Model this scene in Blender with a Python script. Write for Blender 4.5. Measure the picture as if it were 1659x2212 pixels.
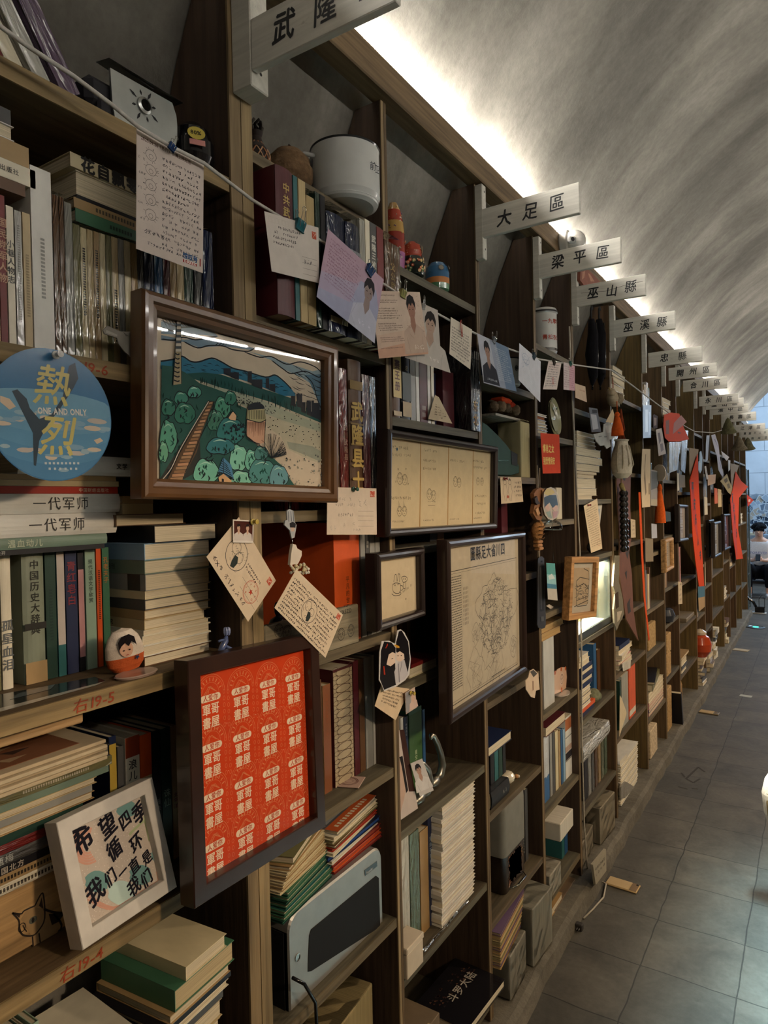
import bpy,math,random
from mathutils import Matrix,Vector
for _o in list(bpy.data.objects): bpy.data.objects.remove(_o)
SC = bpy.context.scene
COL = SC.collection
R = random.Random
# ------------------------------------------------------------------ camera
FPX,PX,PY = 1460.0,829.5,1106.0
CAMP = Vector((0.87,0.0,1.66))
MW = Matrix(((0.84048167,0.01147354,-0.54171849),(0.54141352,0.02187529,0.84047181),(-0.02149344,0.99969487,-0.01217385)))
cd = bpy.data.cameras.new('camera'); cam = bpy.data.objects.new('camera',cd); COL.objects.link(cam)
cd.sensor_fit = 'VERTICAL'; cd.sensor_height = 36.0; cd.sensor_width = 36.0; cd.lens = FPX / 2212.0 * 36.0
cd.clip_start = 0.02; cd.clip_end = 60
_r,_u,_f = MW.col[0],MW.col[1],MW.col[2]
cam.matrix_world = Matrix(((_r[0],_u[0],-_f[0],CAMP[0]),(_r[1],_u[1],-_f[1],CAMP[1]),(_r[2],_u[2],-_f[2],CAMP[2]),(0,0,0,1)))
SC.camera = cam
vs = SC.view_settings
vs.view_transform = 'Standard'; vs.look = 'None'; vs.gamma = 1.0; vs.use_curve_mapping = False
vs.exposure = 0.33
# ------------------------------------------------------------------ light levels
W_WORLD = 0.005
E_STRIP = 190.0
E_FAR = 120.0
W_PEND = 62.0
W_COOL = 70.0
W_DAY = 150.0         # daylight in the end room
w = bpy.data.worlds.new('world'); SC.world = w; w.use_nodes = True
w.node_tree.nodes['Background'].inputs[0].default_value = (0.55,0.62,0.75,1)
w.node_tree.nodes['Background'].inputs[1].default_value = W_WORLD
def lamp(name,kind,loc,power,col,size=None,size_y=None,aim=None,spread=None,radius=None,cone=None,blend=.5):
    l = bpy.data.lights.new(name,kind); l.energy = power; l.color = col
    if kind == 'AREA':
        l.shape = 'RECTANGLE'; l.size = size; l.size_y = size_y or size
        if spread: l.spread = spread
    elif radius is not None: l.shadow_soft_size = radius
    if cone and kind == 'SPOT': l.spot_size = cone; l.spot_blend = blend
    o = bpy.data.objects.new(name,l); COL.objects.link(o); o.location = loc
    if aim is not None:
        o.rotation_euler = (Vector(aim) - Vector(loc)).to_track_quat('-Z','Y').to_euler()
    return o
# added cool area light, unseen above the aisle, spread narrowed for the bluish floor patch
lamp('aisle_cool_fill','AREA',(1.24,2.4,3.30),W_COOL,(0.52,0.86,1.0),0.55,2.0,aim=(1.24,2.401,0),spread=math.radians(25))
lamp('end_room_daylight','AREA',(2.2,13.2,3.6),W_DAY,(0.60,0.79,1.0),2.0,2.5,aim=(0.2,13.6,0.8))
lamp('end_room_window_light','AREA',(1.6,11.6,2.9),W_DAY * 0.10,(0.60,0.79,1.0),0.8,0.8,aim=(0.4,9.6,0))
# ------------------------------------------------------------------ pixel -> place
def ray(px,py): return MW @ Vector((px - PX,-(py - PY),FPX))
def at(px,py,x=0.0):
    r = ray(px,py); return CAMP + r * ((x - CAMP.x) / r.x)
def atz(px,py,z=0.0):
    r = ray(px,py); return CAMP + r * ((z - CAMP.z) / r.z)
def aty(px,py,y):
    r = ray(px,py); return CAMP + r * (y / r.y)
# ------------------------------------------------------------------ colours and materials
def lin(c): return c / 12.92 if c <= 0.04045 else ((c + 0.055) / 1.055) ** 2.4
_hc = {}
def H(h):
    if h not in _hc: _hc[h] = tuple(lin(int(h[i:i + 2],16) / 255) for i in (0,2,4)) + (1.0,)
    return _hc[h]
PAL = {'cream': 'cbbd98','ivory': 'd8cfb8','white': 'd6d3ca','grey': '8d8c86','pale grey': 'b4b3ac','dark grey': '4b4a49','black': '17161a','maroon': '4d1a20','dark red': '6e1f1d',
       'red': 'a8301f','orange': 'cf5420','pink': 'c08a86','brown': '5d4028','tan': 'a1855c','beige': 'b8a47c','kraft': '9c7c50','yellow': 'c9a545','olive': '6f6b48','green': '3f6b50',
       'pale green': '8ea590','dark green': '1f3a30','teal': '2a5f60','blue': '2f5b86','pale blue': '86a6bf','navy': '1b2544','purple': '5d4a63','grey-green': '7f8674','sage': '6f8272'}
MATS = {}
def nt(name):
    m = bpy.data.materials.new(name); m.use_nodes = True; t = m.node_tree; b = t.nodes['Principled BSDF']; return m,t,b
def N(t,kind,**kw):
    n = t.nodes.new(kind)
    for k,v in kw.items(): setattr(n,k,v)
    return n
def noise(t,vec,scale,detail=3.0,rough=0.55,dist=0.0):
    n = N(t,'ShaderNodeTexNoise'); n.inputs['Scale'].default_value = scale; n.inputs['Detail'].default_value = detail
    n.inputs['Roughness'].default_value = rough; n.inputs['Distortion'].default_value = dist
    t.links.new(vec,n.inputs['Vector']); return n.outputs['Fac']
def coords(t,scale=(1,1,1),rot=(0,0,0)):
    c = N(t,'ShaderNodeTexCoord'); mp = N(t,'ShaderNodeMapping'); mp.inputs['Scale'].default_value = scale; mp.inputs['Rotation'].default_value = rot
    t.links.new(c.outputs['Object'],mp.inputs['Vector']); return mp.outputs['Vector']
def mapr(t,v,a,b,lo=0.3,hi=0.7):
    n = N(t,'ShaderNodeMapRange'); n.inputs[1].default_value = lo; n.inputs[2].default_value = hi; n.inputs[3].default_value = a; n.inputs[4].default_value = b
    t.links.new(v,n.inputs[0]); return n.outputs[0]
def mul(t,col,fac):
    n = N(t,'ShaderNodeVectorMath',operation='MULTIPLY'); t.links.new(col,n.inputs[0]); t.links.new(fac,n.inputs[1]); return n.outputs[0]
def mix(t,fac,a,b):
    n = N(t,'ShaderNodeMix',data_type='RGBA'); t.links.new(fac,n.inputs[0])
    for s,k in ((a,6),(b,7)):
        if isinstance(s,str): n.inputs[k].default_value = H(s)
        else: t.links.new(s,n.inputs[k])
    return n.outputs[2]
def bump(t,b,h,strength,dist=0.002):
    n = N(t,'ShaderNodeBump'); n.inputs['Strength'].default_value = strength; n.inputs['Distance'].default_value = dist
    t.links.new(h,n.inputs['Height']); t.links.new(n.outputs[0],b.inputs['Normal']); t.links.new(n.outputs[0],b.inputs['Coat Normal'])
def attr_mat(key,rough=0.6,metal=0.0,var=0.12,vscale=(25,25,25),bscale=None,bstr=0.2,bdist=0.001,coat=0.0,spec=0.4,stretch=None,detail=4.0,rvar=0.0,dist=0.0):
    """surface whose ink/paint colour is stored on the faces (attribute Col), broken up by procedural noise"""
    m,t,b = nt(key); MATS[key] = m
    a = N(t,'ShaderNodeAttribute',attribute_name='Col')
    f = noise(t,coords(t,vscale),1.0,detail,dist=dist)
    t.links.new(mul(t,a.outputs['Color'],mapr(t,f,1 - var,1 + var)),b.inputs['Base Color'])
    b.inputs['Roughness'].default_value = rough; b.inputs['Metallic'].default_value = metal; b.inputs['Specular IOR Level'].default_value = spec
    b.inputs['Coat Weight'].default_value = coat; b.inputs['Coat Roughness'].default_value = 0.05
    if bscale: bump(t,b,noise(t,coords(t,bscale),1.0,3.0,dist=dist),bstr,bdist)
    return m
attr_mat('matte',0.75,var=0.10)
attr_mat('paper',0.85,var=0.05,vscale=(40,40,40),spec=0.2)
attr_mat('cover',0.42,var=0.14,vscale=(18,18,10),bscale=(300,300,300),bstr=0.08)
attr_mat('gloss',0.18,var=0.05,coat=0.4)
attr_mat('pages',0.9,var=0.30,vscale=(4,900,4),spec=0.15)
attr_mat('film',0.24,var=0.14,vscale=(16,40,9),bscale=(22,42,7),bstr=1.0,bdist=0.014,coat=1.0,spec=0.6,dist=1.2)
attr_mat('metal',0.32,metal=1.0,var=0.08,bscale=(60,60,60),bstr=0.05)
attr_mat('steel',0.46,metal=0.75,var=0.06)
attr_mat('chrome',0.16,metal=1.0,var=0.05)
attr_mat('cloth',0.95,var=0.14,vscale=(90,90,90),bscale=(500,500,500),bstr=0.5,spec=0.1)
attr_mat('skin',0.55,var=0.05)
attr_mat('wood_z',0.62,var=0.42,vscale=(70,70,3.2),bscale=(150,150,6),bstr=0.35,bdist=0.002,dist=0.4,spec=0.3)
attr_mat('wood_y',0.62,var=0.42,vscale=(70,3.2,70),bscale=(150,6,150),bstr=0.35,bdist=0.002,dist=0.4,spec=0.3)
attr_mat('wood_x',0.6,var=0.22,vscale=(3,60,60),bscale=(6,140,140),bstr=0.3,bdist=0.002,dist=0.4,spec=0.3)
attr_mat('frame_wood',0.28,var=0.25,vscale=(40,12,12),coat=0.25,dist=0.3)
attr_mat('rough',0.95,var=0.35,vscale=(60,60,60),bscale=(120,120,120),bstr=0.8,bdist=0.004,spec=0.15)
XC0,ZC0 = 1.44,1.85
def special():
    # plaster of the vault
    m,t,b = nt('plaster'); MATS['plaster'] = m
    big = noise(t,coords(t,(1.1,0.8,1.1)),1.0,4,0.6,0.6)
    c = N(t,'ShaderNodeTexCoord'); sx = N(t,'ShaderNodeSeparateXYZ'); t.links.new(c.outputs['Object'],sx.inputs[0])
    def mth(op,a,b): q = N(t,'ShaderNodeMath',operation=op); [t.links.new(v,q.inputs[k]) if not isinstance(v,float) else setattr(q.inputs[k],'default_value',v) for k,v in ((0,a),(1,b))]; return q.outputs[0]
    ang = mth('ARCTAN2',mth('SUBTRACT',sx.outputs[2],ZC0),mth('SUBTRACT',sx.outputs[0],XC0))
    cb = N(t,'ShaderNodeCombineXYZ'); t.links.new(mth('MULTIPLY',ang,1.7),cb.inputs[0]); t.links.new(mth('MULTIPLY',sx.outputs[1],4.2),cb.inputs[1]); t.links.new(sx.outputs[2],cb.inputs[2])
    st = noise(t,cb.outputs[0],1.3,5,0.62,0.5)                # trowel strokes running round the vault
    fine = noise(t,coords(t,(38,38,38)),1.0,4,0.7)
    base = mix(t,mapr(t,big,0,1,0.3,0.7),'66635c','837f76')
    base = mul(t,base,mapr(t,st,0.72,1.14,0.30,0.70))
    base = mul(t,base,mapr(t,fine,0.86,1.10))
    cc = N(t,'ShaderNodeCombineXYZ'); t.links.new(mth('MULTIPLY',ang,1.1),cc.inputs[0]); t.links.new(mth('MULTIPLY',sx.outputs[1],1.5),cc.inputs[1]); t.links.new(mth('ADD',sx.outputs[2],7.0),cc.inputs[2])
    base = mul(t,base,mapr(t,noise(t,cc.outputs[0],1.0,3,0.55,0.4),0.66,1.18,0.36,0.64))   # broad damp stains
    sp = noise(t,coords(t,(9,9,9)),1.0,5,0.8)
    base = mix(t,mapr(t,sp,0.5,0.0,0.24,0.36),base,'5f594e')
    t.links.new(base,b.inputs['Base Color']); b.inputs['Roughness'].default_value = 0.95; b.inputs['Specular IOR Level'].default_value = 0.1
    bump(t,b,fine,0.35,0.004)
    # stone slabs of the floor
    m,t,b = nt('stone_slabs'); MATS['stone'] = m
    c = N(t,'ShaderNodeTexCoord'); wob = N(t,'ShaderNodeTexNoise'); wob.inputs['Scale'].default_value = 6.0
    t.links.new(c.outputs['Object'],wob.inputs['Vector'])
    ad = N(t,'ShaderNodeMix',data_type='RGBA',blend_type='LINEAR_LIGHT'); ad.inputs[0].default_value = 0.010
    t.links.new(c.outputs['Object'],ad.inputs[6]); t.links.new(wob.outputs['Color'],ad.inputs[7])
    mp = N(t,'ShaderNodeMapping'); mp.inputs['Location'].default_value = (-0.01,0.003,0); t.links.new(ad.outputs[2],mp.inputs['Vector'])
    br = N(t,'ShaderNodeTexBrick'); br.offset = 0.0; br.inputs['Scale'].default_value = 1.0; br.inputs['Brick Width'].default_value = 0.305; br.inputs['Row Height'].default_value = 0.31
    br.inputs['Mortar Size'].default_value = 0.0024; br.inputs['Color1'].default_value = H('524e46'); br.inputs['Color2'].default_value = H('45433d'); br.inputs['Mortar'].default_value = H('262420')
    t.links.new(mp.outputs[0],br.inputs['Vector'])
    f1 = noise(t,coords(t,(5,5,5)),1.0,5,0.65,0.5); f2 = noise(t,coords(t,(45,45,45)),1.0,4,0.7)
    base = mul(t,br.outputs['Color'],mapr(t,f1,0.62,1.25)); base = mul(t,base,mapr(t,f2,0.86,1.12))
    sp = noise(t,coords(t,(11,11,11)),1.0,4,0.6)
    base = mix(t,mapr(t,sp,0.6,0.0,0.22,0.33),base,'2e2a25')
    t.links.new(base,b.inputs['Base Color']); b.inputs['Roughness'].default_value = 0.6; b.inputs['Specular IOR Level'].default_value = 0.35
    bump(t,b,f2,0.3,0.003)
    # concrete kerb
    m,t,b = nt('concrete'); MATS['concrete'] = m
    f1 = noise(t,coords(t,(4,4,4)),1.0,6,0.7,0.6); f2 = noise(t,coords(t,(30,30,30)),1.0,5,0.75)
    base = mul(t,mix(t,mapr(t,f1,0,1),'4a4539','6d675b'),mapr(t,f2,0.75,1.2))
    t.links.new(base,b.inputs['Base Color']); b.inputs['Roughness'].default_value = 0.9; bump(t,b,f2,0.7,0.008)
    # whitewashed brick of the end room
    m,t,b = nt('whitewash'); MATS['whitewash'] = m
    br = N(t,'ShaderNodeTexBrick'); br.inputs['Scale'].default_value = 1.0; br.inputs['Brick Width'].default_value = 1.6; br.inputs['Row Height'].default_value = 0.42
    br.inputs['Mortar Size'].default_value = 0.006; br.inputs['Color1'].default_value = H('c3cbd2'); br.inputs['Color2'].default_value = H('b7c1ca'); br.inputs['Mortar'].default_value = H('8a949d')
    t.links.new(coords(t,(1,1,1),(math.pi / 2,0,0)),br.inputs['Vector'])
    base = mul(t,br.outputs['Color'],mapr(t,noise(t,coords(t,(4,4,4)),1.0,5),0.9,1.05))
    t.links.new(base,b.inputs['Base Color']); b.inputs['Roughness'].default_value = 0.9
    # flaking white paint on the signs
    m,t,b = nt('white_paint'); MATS['white_paint'] = m
    a = N(t,'ShaderNodeAttribute',attribute_name='Col')
    g = noise(t,coords(t,(4,70,70)),1.0,5,0.65,0.5); p = noise(t,coords(t,(14,40,40)),1.0,5,0.7)
    base = mul(t,a.outputs['Color'],mapr(t,g,0.80,1.08)); base = mix(t,mapr(t,p,0.75,0.0,0.24,0.36),base,'6e665a')
    t.links.new(base,b.inputs['Base Color']); b.inputs['Roughness'].default_value = 0.75; bump(t,b,g,0.3,0.002)
    # window-thin glass and plastic film: clear, mirror at grazing angles
    for key,tint,lo,hi,bs in (('glass',(0.97,0.98,0.97,1),0.03,0.9,0),('sleeve',(0.94,0.94,0.92,1),-0.22,0.8,1)):
        m,t,b = nt(key); MATS[key] = m; t.nodes.remove(b)
        tr = N(t,'ShaderNodeBsdfTransparent'); tr.inputs[0].default_value = tint
        gl = N(t,'ShaderNodeBsdfGlossy'); gl.inputs['Roughness'].default_value = 0.02 if not bs else 0.11
        fr = N(t,'ShaderNodeLayerWeight'); fr.inputs[0].default_value = 0.22
        mx = N(t,'ShaderNodeMixShader'); fac = mapr(t,fr.outputs['Fresnel'],lo,hi,0.0,1.0)
        if bs:
            bp = N(t,'ShaderNodeBump'); bp.inputs['Strength'].default_value = 1.0; bp.inputs['Distance'].default_value = 0.007
            t.links.new(noise(t,coords(t,(24,40,9)),1.0,3,0.6,1.2),bp.inputs['Height'])
            t.links.new(bp.outputs[0],gl.inputs['Normal'])
        t.links.new(fac,mx.inputs[0]); t.links.new(tr.outputs[0],mx.inputs[1]); t.links.new(gl.outputs[0],mx.inputs[2])
        t.links.new(mx.outputs[0],t.nodes['Material Output'].inputs['Surface'])
    for key,col,e in (('tube',(1.0,0.95,0.88),E_STRIP),('tube_far',(1.0,0.95,0.88),E_FAR),('led_green',(0.05,1.0,0.45),3.0),('led_case',(1.0,0.92,0.72),16.0),('bulb',(1.0,0.78,0.5),14.0)):
        m,t,b = nt(key); MATS[key] = m; t.nodes.remove(b); em = N(t,'ShaderNodeEmission'); em.inputs[0].default_value = col + (1,); em.inputs[1].default_value = e
        t.links.new(em.outputs[0],t.nodes['Material Output'].inputs['Surface'])
special()
# ------------------------------------------------------------------ mesh builder
I4 = Matrix.Identity(4)
class MB:
    def __init__(s,mat='matte',col='888888',T=None):
        s.v = []; s.f = []; s.m = []; s.c = []; s.sm = []; s.mat = mat; s.col = col; s.T = T
    def add(s,vs,fs,col=None,mat=None,smooth=False,T=None):
        b = len(s.v); T = T if T is not None else s.T
        if T is not None: vs = [T @ Vector(v) for v in vs]
        s.v += [tuple(v) for v in vs]
        col = H(col or s.col) if not isinstance(col,tuple) else col
        mat = mat or s.mat
        for f in fs: s.f.append([b + i for i in f]); s.m.append(mat); s.c.append(col); s.sm.append(smooth)
        return s
    def box(s,x0,x1,y0,y1,z0,z1,col=None,mat=None,b=0.0,T=None,cols=None):
        if x0 > x1: x0,x1 = x1,x0
        if y0 > y1: y0,y1 = y1,y0
        if z0 > z1: z0,z1 = z1,z0
        b = min(b,(x1 - x0) * .45,(y1 - y0) * .45,(z1 - z0) * .45)
        if b <= 0:
            vs = [(x,y,z) for x in (x0,x1) for y in (y0,y1) for z in (z0,z1)]
            F = [(0,1,3,2),(4,6,7,5),(0,4,5,1),(2,3,7,6),(0,2,6,4),(1,5,7,3)]  # -x +x -y +y -z +z
            if cols:
                for f,c in zip(F,cols): s.add([vs[i] for i in f],[(0,1,2,3)],c,mat,T=T)
                return s
            return s.add(vs,F,col,mat,T=T)
        vs = []; idx = {}
        X,Y,Z = (x0,x1),(y0,y1),(z0,z1)
        for i in (0,1):
            for j in (0,1):
                for k in (0,1):
                    sx,sy,sz = (1 if i == 0 else -1),(1 if j == 0 else -1),(1 if k == 0 else -1)
                    for a in range(3):
                        p = [X[i] + sx * b,Y[j] + sy * b,Z[k] + sz * b]; p[a] = (X[i],Y[j],Z[k])[a]
                        idx[i,j,k,a] = len(vs); vs.append(tuple(p))
        F = []
        for a in range(3):
            o = [q for q in range(3) if q != a]
            for e in (0,1):
                q = []
                for u,w_ in ((0,0),(1,0),(1,1),(0,1)):
                    t = [0,0,0]; t[a] = e; t[o[0]] = u; t[o[1]] = w_; q.append(idx[t[0],t[1],t[2],a])
                F.append(q)
        for a in range(3):
            o = [q for q in range(3) if q != a]
            for u in (0,1):
                for w_ in (0,1):
                    t0 = [0,0,0]; t1 = [0,0,0]; t1[a] = 1
                    for t in (t0,t1): t[o[0]] = u; t[o[1]] = w_
                    F.append([idx[tuple(t0) + (o[0],)],idx[tuple(t1) + (o[0],)],idx[tuple(t1) + (o[1],)],idx[tuple(t0) + (o[1],)]])
        for i in (0,1):
            for j in (0,1):
                for k in (0,1): F.append([idx[i,j,k,a] for a in range(3)])
        return s.add(vs,F,col,mat,T=T)
    def tube(s,pts,r,col=None,mat=None,n=8,caps=True,T=None,smooth=True):
        pts = [Vector(p) for p in pts]; k = len(pts); rr = r if isinstance(r,(list,tuple)) else [r] * k
        vs = []; up = None
        for i,p in enumerate(pts):
            d = (pts[min(i + 1,k - 1)] - pts[max(i - 1,0)]); d = d.normalized() if d.length > 1e-9 else Vector((0,0,1))
            if up is None: up = d.orthogonal().normalized()
            up = (up - d * up.dot(d)); up = up.normalized() if up.length > 1e-6 else d.orthogonal().normalized()
            sd = d.cross(up)
            for j in range(n):
                a = 2 * math.pi * j / n; vs.append(p + (up * math.cos(a) + sd * math.sin(a)) * rr[i])
        fs = [[i * n + j,i * n + (j + 1) % n,(i + 1) * n + (j + 1) % n,(i + 1) * n + j] for i in range(k - 1) for j in range(n)]
        if caps: fs += [list(range(n))[::-1],list(range((k - 1) * n,k * n))]
        return s.add(vs,fs,col,mat,smooth,T)
    def lathe(s,prof,c=(0,0,0),col=None,mat=None,n=24,T=None,cols=None,sx=1,sy=1,smooth=True):
        """prof: (radius, z) from bottom to top; cols: one colour per band"""
        vs = []; k = len(prof)
        for r_,z in prof:
            for j in range(n):
                a = 2 * math.pi * j / n; vs.append((c[0] + r_ * math.cos(a) * sx,c[1] + r_ * math.sin(a) * sy,c[2] + z))
        b = len(s.v)
        for i in range(k - 1):
            s.add(vs[i * n:(i + 2) * n],[[j,(j + 1) % n,n + (j + 1) % n,n + j] for j in range(n)],cols[i] if cols else col,mat,smooth,T)
        return s
    def ball(s,c,r,col=None,mat=None,n=14,T=None,s3=(1,1,1)):
        pr = [(max(1e-4,r * math.sin(math.pi * i / (n // 2 + 1))),-r * math.cos(math.pi * i / (n // 2 + 1))) for i in range(n // 2 + 2)]
        q = Matrix.Translation(c) @ Matrix.Diagonal((s3[0],s3[1],s3[2],1)); T2 = (T if T is not None else s.T)
        return s.lathe(pr,(0,0,0),col,mat,n,T=(T2 @ q) if T2 is not None else q)
    def prism(s,poly,n0,n1,col=None,mat=None,T=None,side=None):
        """poly in (y,z), extruded along x from n0 to n1"""
        k = len(poly); vs = [(n0,p[0],p[1]) for p in poly] + [(n1,p[0],p[1]) for p in poly]
        s.add(vs,[list(range(k))[::-1],list(range(k,2 * k))],col,mat,T=T)
        return s.add(vs,[[i,(i + 1) % k,k + (i + 1) % k,k + i] for i in range(k)],side or col,mat,T=T)
    def build(s,name,parent=None,loc=(0,0,0),rot=None,M=None):
        me = bpy.data.meshes.new(name); me.from_pydata(s.v,[],s.f)
        keys = []
        for m in s.m:
            if m not in keys: keys.append(m)
        for k in keys: me.materials.append(MATS[k])
        if len(keys) > 1: me.polygons.foreach_set('material_index',[keys.index(m) for m in s.m])
        if any(s.sm): me.polygons.foreach_set('use_smooth',s.sm)
        ca = me.color_attributes.new('Col','FLOAT_COLOR','CORNER'); buf = []
        for f,c in zip(s.f,s.c): buf.extend(c * len(f))
        ca.data.foreach_set('color',buf); me.update()
        o = bpy.data.objects.new(name,me); COL.objects.link(o)
        if M is not None: o.matrix_world = M
        else:
            o.location = loc
            if rot is not None: o.rotation_euler = rot
        if parent is not None: o.parent = parent
        return o
def tag(o,label=None,cat=None,group=None,kind=None):
    if label: o['label'] = label
    if cat: o['category'] = cat
    if group: o['group'] = group
    if kind: o['kind'] = kind
    return o
def thing(name,label,cat,loc=(0,0,0),rot=(0,0,0),group=None,M=None):
    o = bpy.data.objects.new(name,None); o.empty_display_size = 0.05; COL.objects.link(o)
    if M is not None: o.matrix_world = M
    else: o.location = loc; o.rotation_euler = rot
    return tag(o,label,cat,group)
def solo(name,mb,label,cat,loc=(0,0,0),rot=None,group=None,M=None):
    return tag(mb.build(name,None,loc,rot,M),label,cat,group)
def pose(x,y,z,rx=0,ry=0,rz=0):
    return Matrix.Translation((x,y,z)) @ Matrix.Rotation(rz,4,'Z') @ Matrix.Rotation(ry,4,'Y') @ Matrix.Rotation(rx,4,'X')
def copy_tree(o,parent=None):
    c = o.copy(); COL.objects.link(c)
    if parent is not None: c.parent = parent
    for ch in o.children:
        d = ch.copy(); COL.objects.link(d); d.parent = c
        for g in ch.children:
            e = g.copy(); COL.objects.link(e); e.parent = d
    return c
# ------------------------------------------------------------------ lettering and drawing on flat faces
_gl = {}
def glyph(ch,bold=0.0):
    k = (ch,bold)
    if k not in _gl:
        c = bpy.data.curves.new('g','FONT'); c.body = ch; c.size = 1.0; c.resolution_u = 2; c.offset = bold
        o = bpy.data.objects.new('g',c); COL.objects.link(o)
        me = o.to_mesh(); vs = [(v.co.x,v.co.y) for v in me.vertices]; fs = [list(p.vertices) for p in me.polygons]
        o.to_mesh_clear(); bpy.data.objects.remove(o); bpy.data.curves.remove(c)
        w_ = max([v[0] for v in vs] or [0.3]) + 0.06
        _gl[k] = (vs,fs,w_)
    return _gl[k]
def text(mb,s,y,z,n,size,col='1a1a1a',vertical=False,bold=0.0,rot=0.0,sy=1.0,sz=1.0,mat=None,T=None,gap=0.0,shear=0.0,align='l',face=None):
    """flat letters in the local y-z plane at x=n; (y,z) = start of the baseline (or top of a vertical column)"""
    F = face or (lambda a,b: (n,a,b))
    gs = [glyph(c,0.0 if ord(c) > 0x2000 else min(bold,.03)) for c in s]
    tot = sum((1.0 if ord(c) > 0x2000 else g[2]) for c,g in zip(s,gs)) * size * sy + gap * max(0,len(s) - 1)
    cx = 0.0 if align == 'l' else (-tot / 2 if align == 'c' else -tot); cz = 0.0
    ca,sa = math.cos(rot),math.sin(rot)
    for c,(vs,fs,w_) in zip(s,gs):
        if vs and c != ' ':
            pts = []
            for (a,b) in vs:
                if vertical: a -= (0.5 if ord(c) > 0x2000 else w_ / 2); b -= 0.85
                a,b = (a + shear * b) * size * sy + cx,b * size * sz + cz
                if vertical: a -= cx
                pts.append(F(y + a * ca - b * sa,z + a * sa + b * ca))
            mb.add(pts,fs,col,mat,T=T)
            if ord(c) > 0x2000 and bold > .008:                 # brush weight: the same strokes laid again a little to each side
                w2 = bold * .75 * size
                A0 = Vector(F(y,z)); nn = (Vector(F(y + 1,z)) - A0).cross(Vector(F(y,z + 1)) - A0).normalized()
                for q_,(du,dv) in enumerate(((w2,0),(-w2,0),(0,w2),(0,-w2))):
                    o_ = Vector(F(y + du,z + dv)) - A0 + nn * (.00002 * (q_ + 1)); mb.add([Vector(p) + o_ for p in pts],fs,col,mat,T=T)
        if vertical: cz -= size * sz + gap
        else: cx += (1.0 if ord(c) > 0x2000 else w_) * size * sy + gap
def line(mb,pts,n,wd,col='222222',T=None,mat=None,closed=False):
    """a pen line: ribbon of width wd through (y,z) points at x=n"""
    if closed: pts = list(pts) + [pts[0]]
    k = len(pts); vs = []
    for i,p in enumerate(pts):
        a = pts[max(i - 1,0)]; b = pts[min(i + 1,k - 1)]; dx,dy = b[0] - a[0],b[1] - a[1]; L = math.hypot(dx,dy) or 1e-9
        if isinstance(wd,(list,tuple)): q_ = i / max(1,k - 1) * (len(wd) - 1); j_ = min(int(q_),len(wd) - 2); w_ = (wd[j_] + (wd[j_ + 1] - wd[j_]) * (q_ - j_)) / 2
        else: w_ = wd / 2
        ox,oy = -dy / L * w_,dx / L * w_
        vs += [(n,p[0] + ox,p[1] + oy),(n,p[0] - ox,p[1] - oy)]
    mb.add(vs,[[2 * i,2 * i + 1,2 * i + 3,2 * i + 2] for i in range(k - 1)],col,mat,T=T)
def poly(mb,pts,n,col,T=None,mat=None): mb.add([(n,p[0],p[1]) for p in pts],[list(range(len(pts)))],col,mat,T=T)
def rect(mb,y0,y1,z0,z1,n,col,T=None,mat=None): poly(mb,[(y0,z0),(y1,z0),(y1,z1),(y0,z1)],n,col,T,mat)
def ell(cy,cz,ry,rz,k=20,a0=0,a1=2 * math.pi,rot=0.0):
    out = []
    for i in range(k):
        a = a0 + (a1 - a0) * i / (k if a1 - a0 > 6.28 else k - 1); p,q = ry * math.cos(a),rz * math.sin(a)
        out.append((cy + p * math.cos(rot) - q * math.sin(rot),cz + p * math.sin(rot) + q * math.cos(rot)))
    return out
def scrawl(mb,rg,y0,y1,z,h,n,col='2a2a30',wd=0.0006,fill=0.9,T=None,slant=0.0,rot=None):
    """a line of illegible handwriting"""
    y = y0
    while y < y1 - h * 0.5:
        cw = h * rg.uniform(0.7,1.05)
        if rg.random() < fill:
            for _ in range(rg.randint(3,5)):
                a = [(y + rg.uniform(0,cw * .8),z + rg.uniform(0,h * .9)) for _ in range(rg.choice((2,2,3)))]
                if slant: a = [(p[0],p[1] + slant * (p[0] - y0)) for p in a]
                line(mb,a,n,wd,col,T)
        y += cw
# ------------------------------------------------------------------ the tunnel: floor, vault, walls
XC,ZC,RV,YE = 1.44,1.85,1.70,10.85
def struct(name,mb): return tag(mb.build(name),kind='structure')
f = MB('stone'); f.box(-0.9,6.0,-1.6,14.9,-0.05,0.0); struct('floor',f)
def vault():
    m = MB('plaster'); n = 40; A = [(XC - RV,0.0)] ; A = []
    for i in range(n + 1):
        a = math.pi - math.pi * i / n; A.append((XC + RV * math.cos(a),ZC + RV * math.sin(a)))
    ys = [-1.6 + (YE + 1.6) * k / 24 for k in range(25)]
    vs = [(x,y,z) for y in ys for x,z in A]; q = n + 1
    m.add(vs,[[k * q + i,k * q + i + 1,(k + 1) * q + i + 1,(k + 1) * q + i] for k in range(24) for i in range(n)],smooth=True)
    # thickness of the arch at its mouth
    B = [(XC + (RV + 0.12) * math.cos(math.pi - math.pi * i / n),ZC + (RV + 0.12) * math.sin(math.pi - math.pi * i / n)) for i in range(n + 1)]
    vs = [(x,YE,z) for x,z in A] + [(x,YE,z) for x,z in B]
    m.add(vs,[[i,i + 1,q + i + 1,q + i] for i in range(n)])
    struct('ceiling',m)
vault()
m = MB('plaster'); m.box(XC - RV - 0.12,XC - RV,-1.6,YE,0.0,ZC + 0.002); struct('wall_left',m)
m = MB('plaster'); m.box(XC + RV,XC + RV + 0.12,-1.6,YE,0.0,ZC + 0.002); struct('wall_right',m)
m = MB('plaster'); m.box(XC - RV - 0.12,XC + RV + 0.12,-1.72,-1.6,0.0,3.7); struct('wall_back',m)
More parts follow.
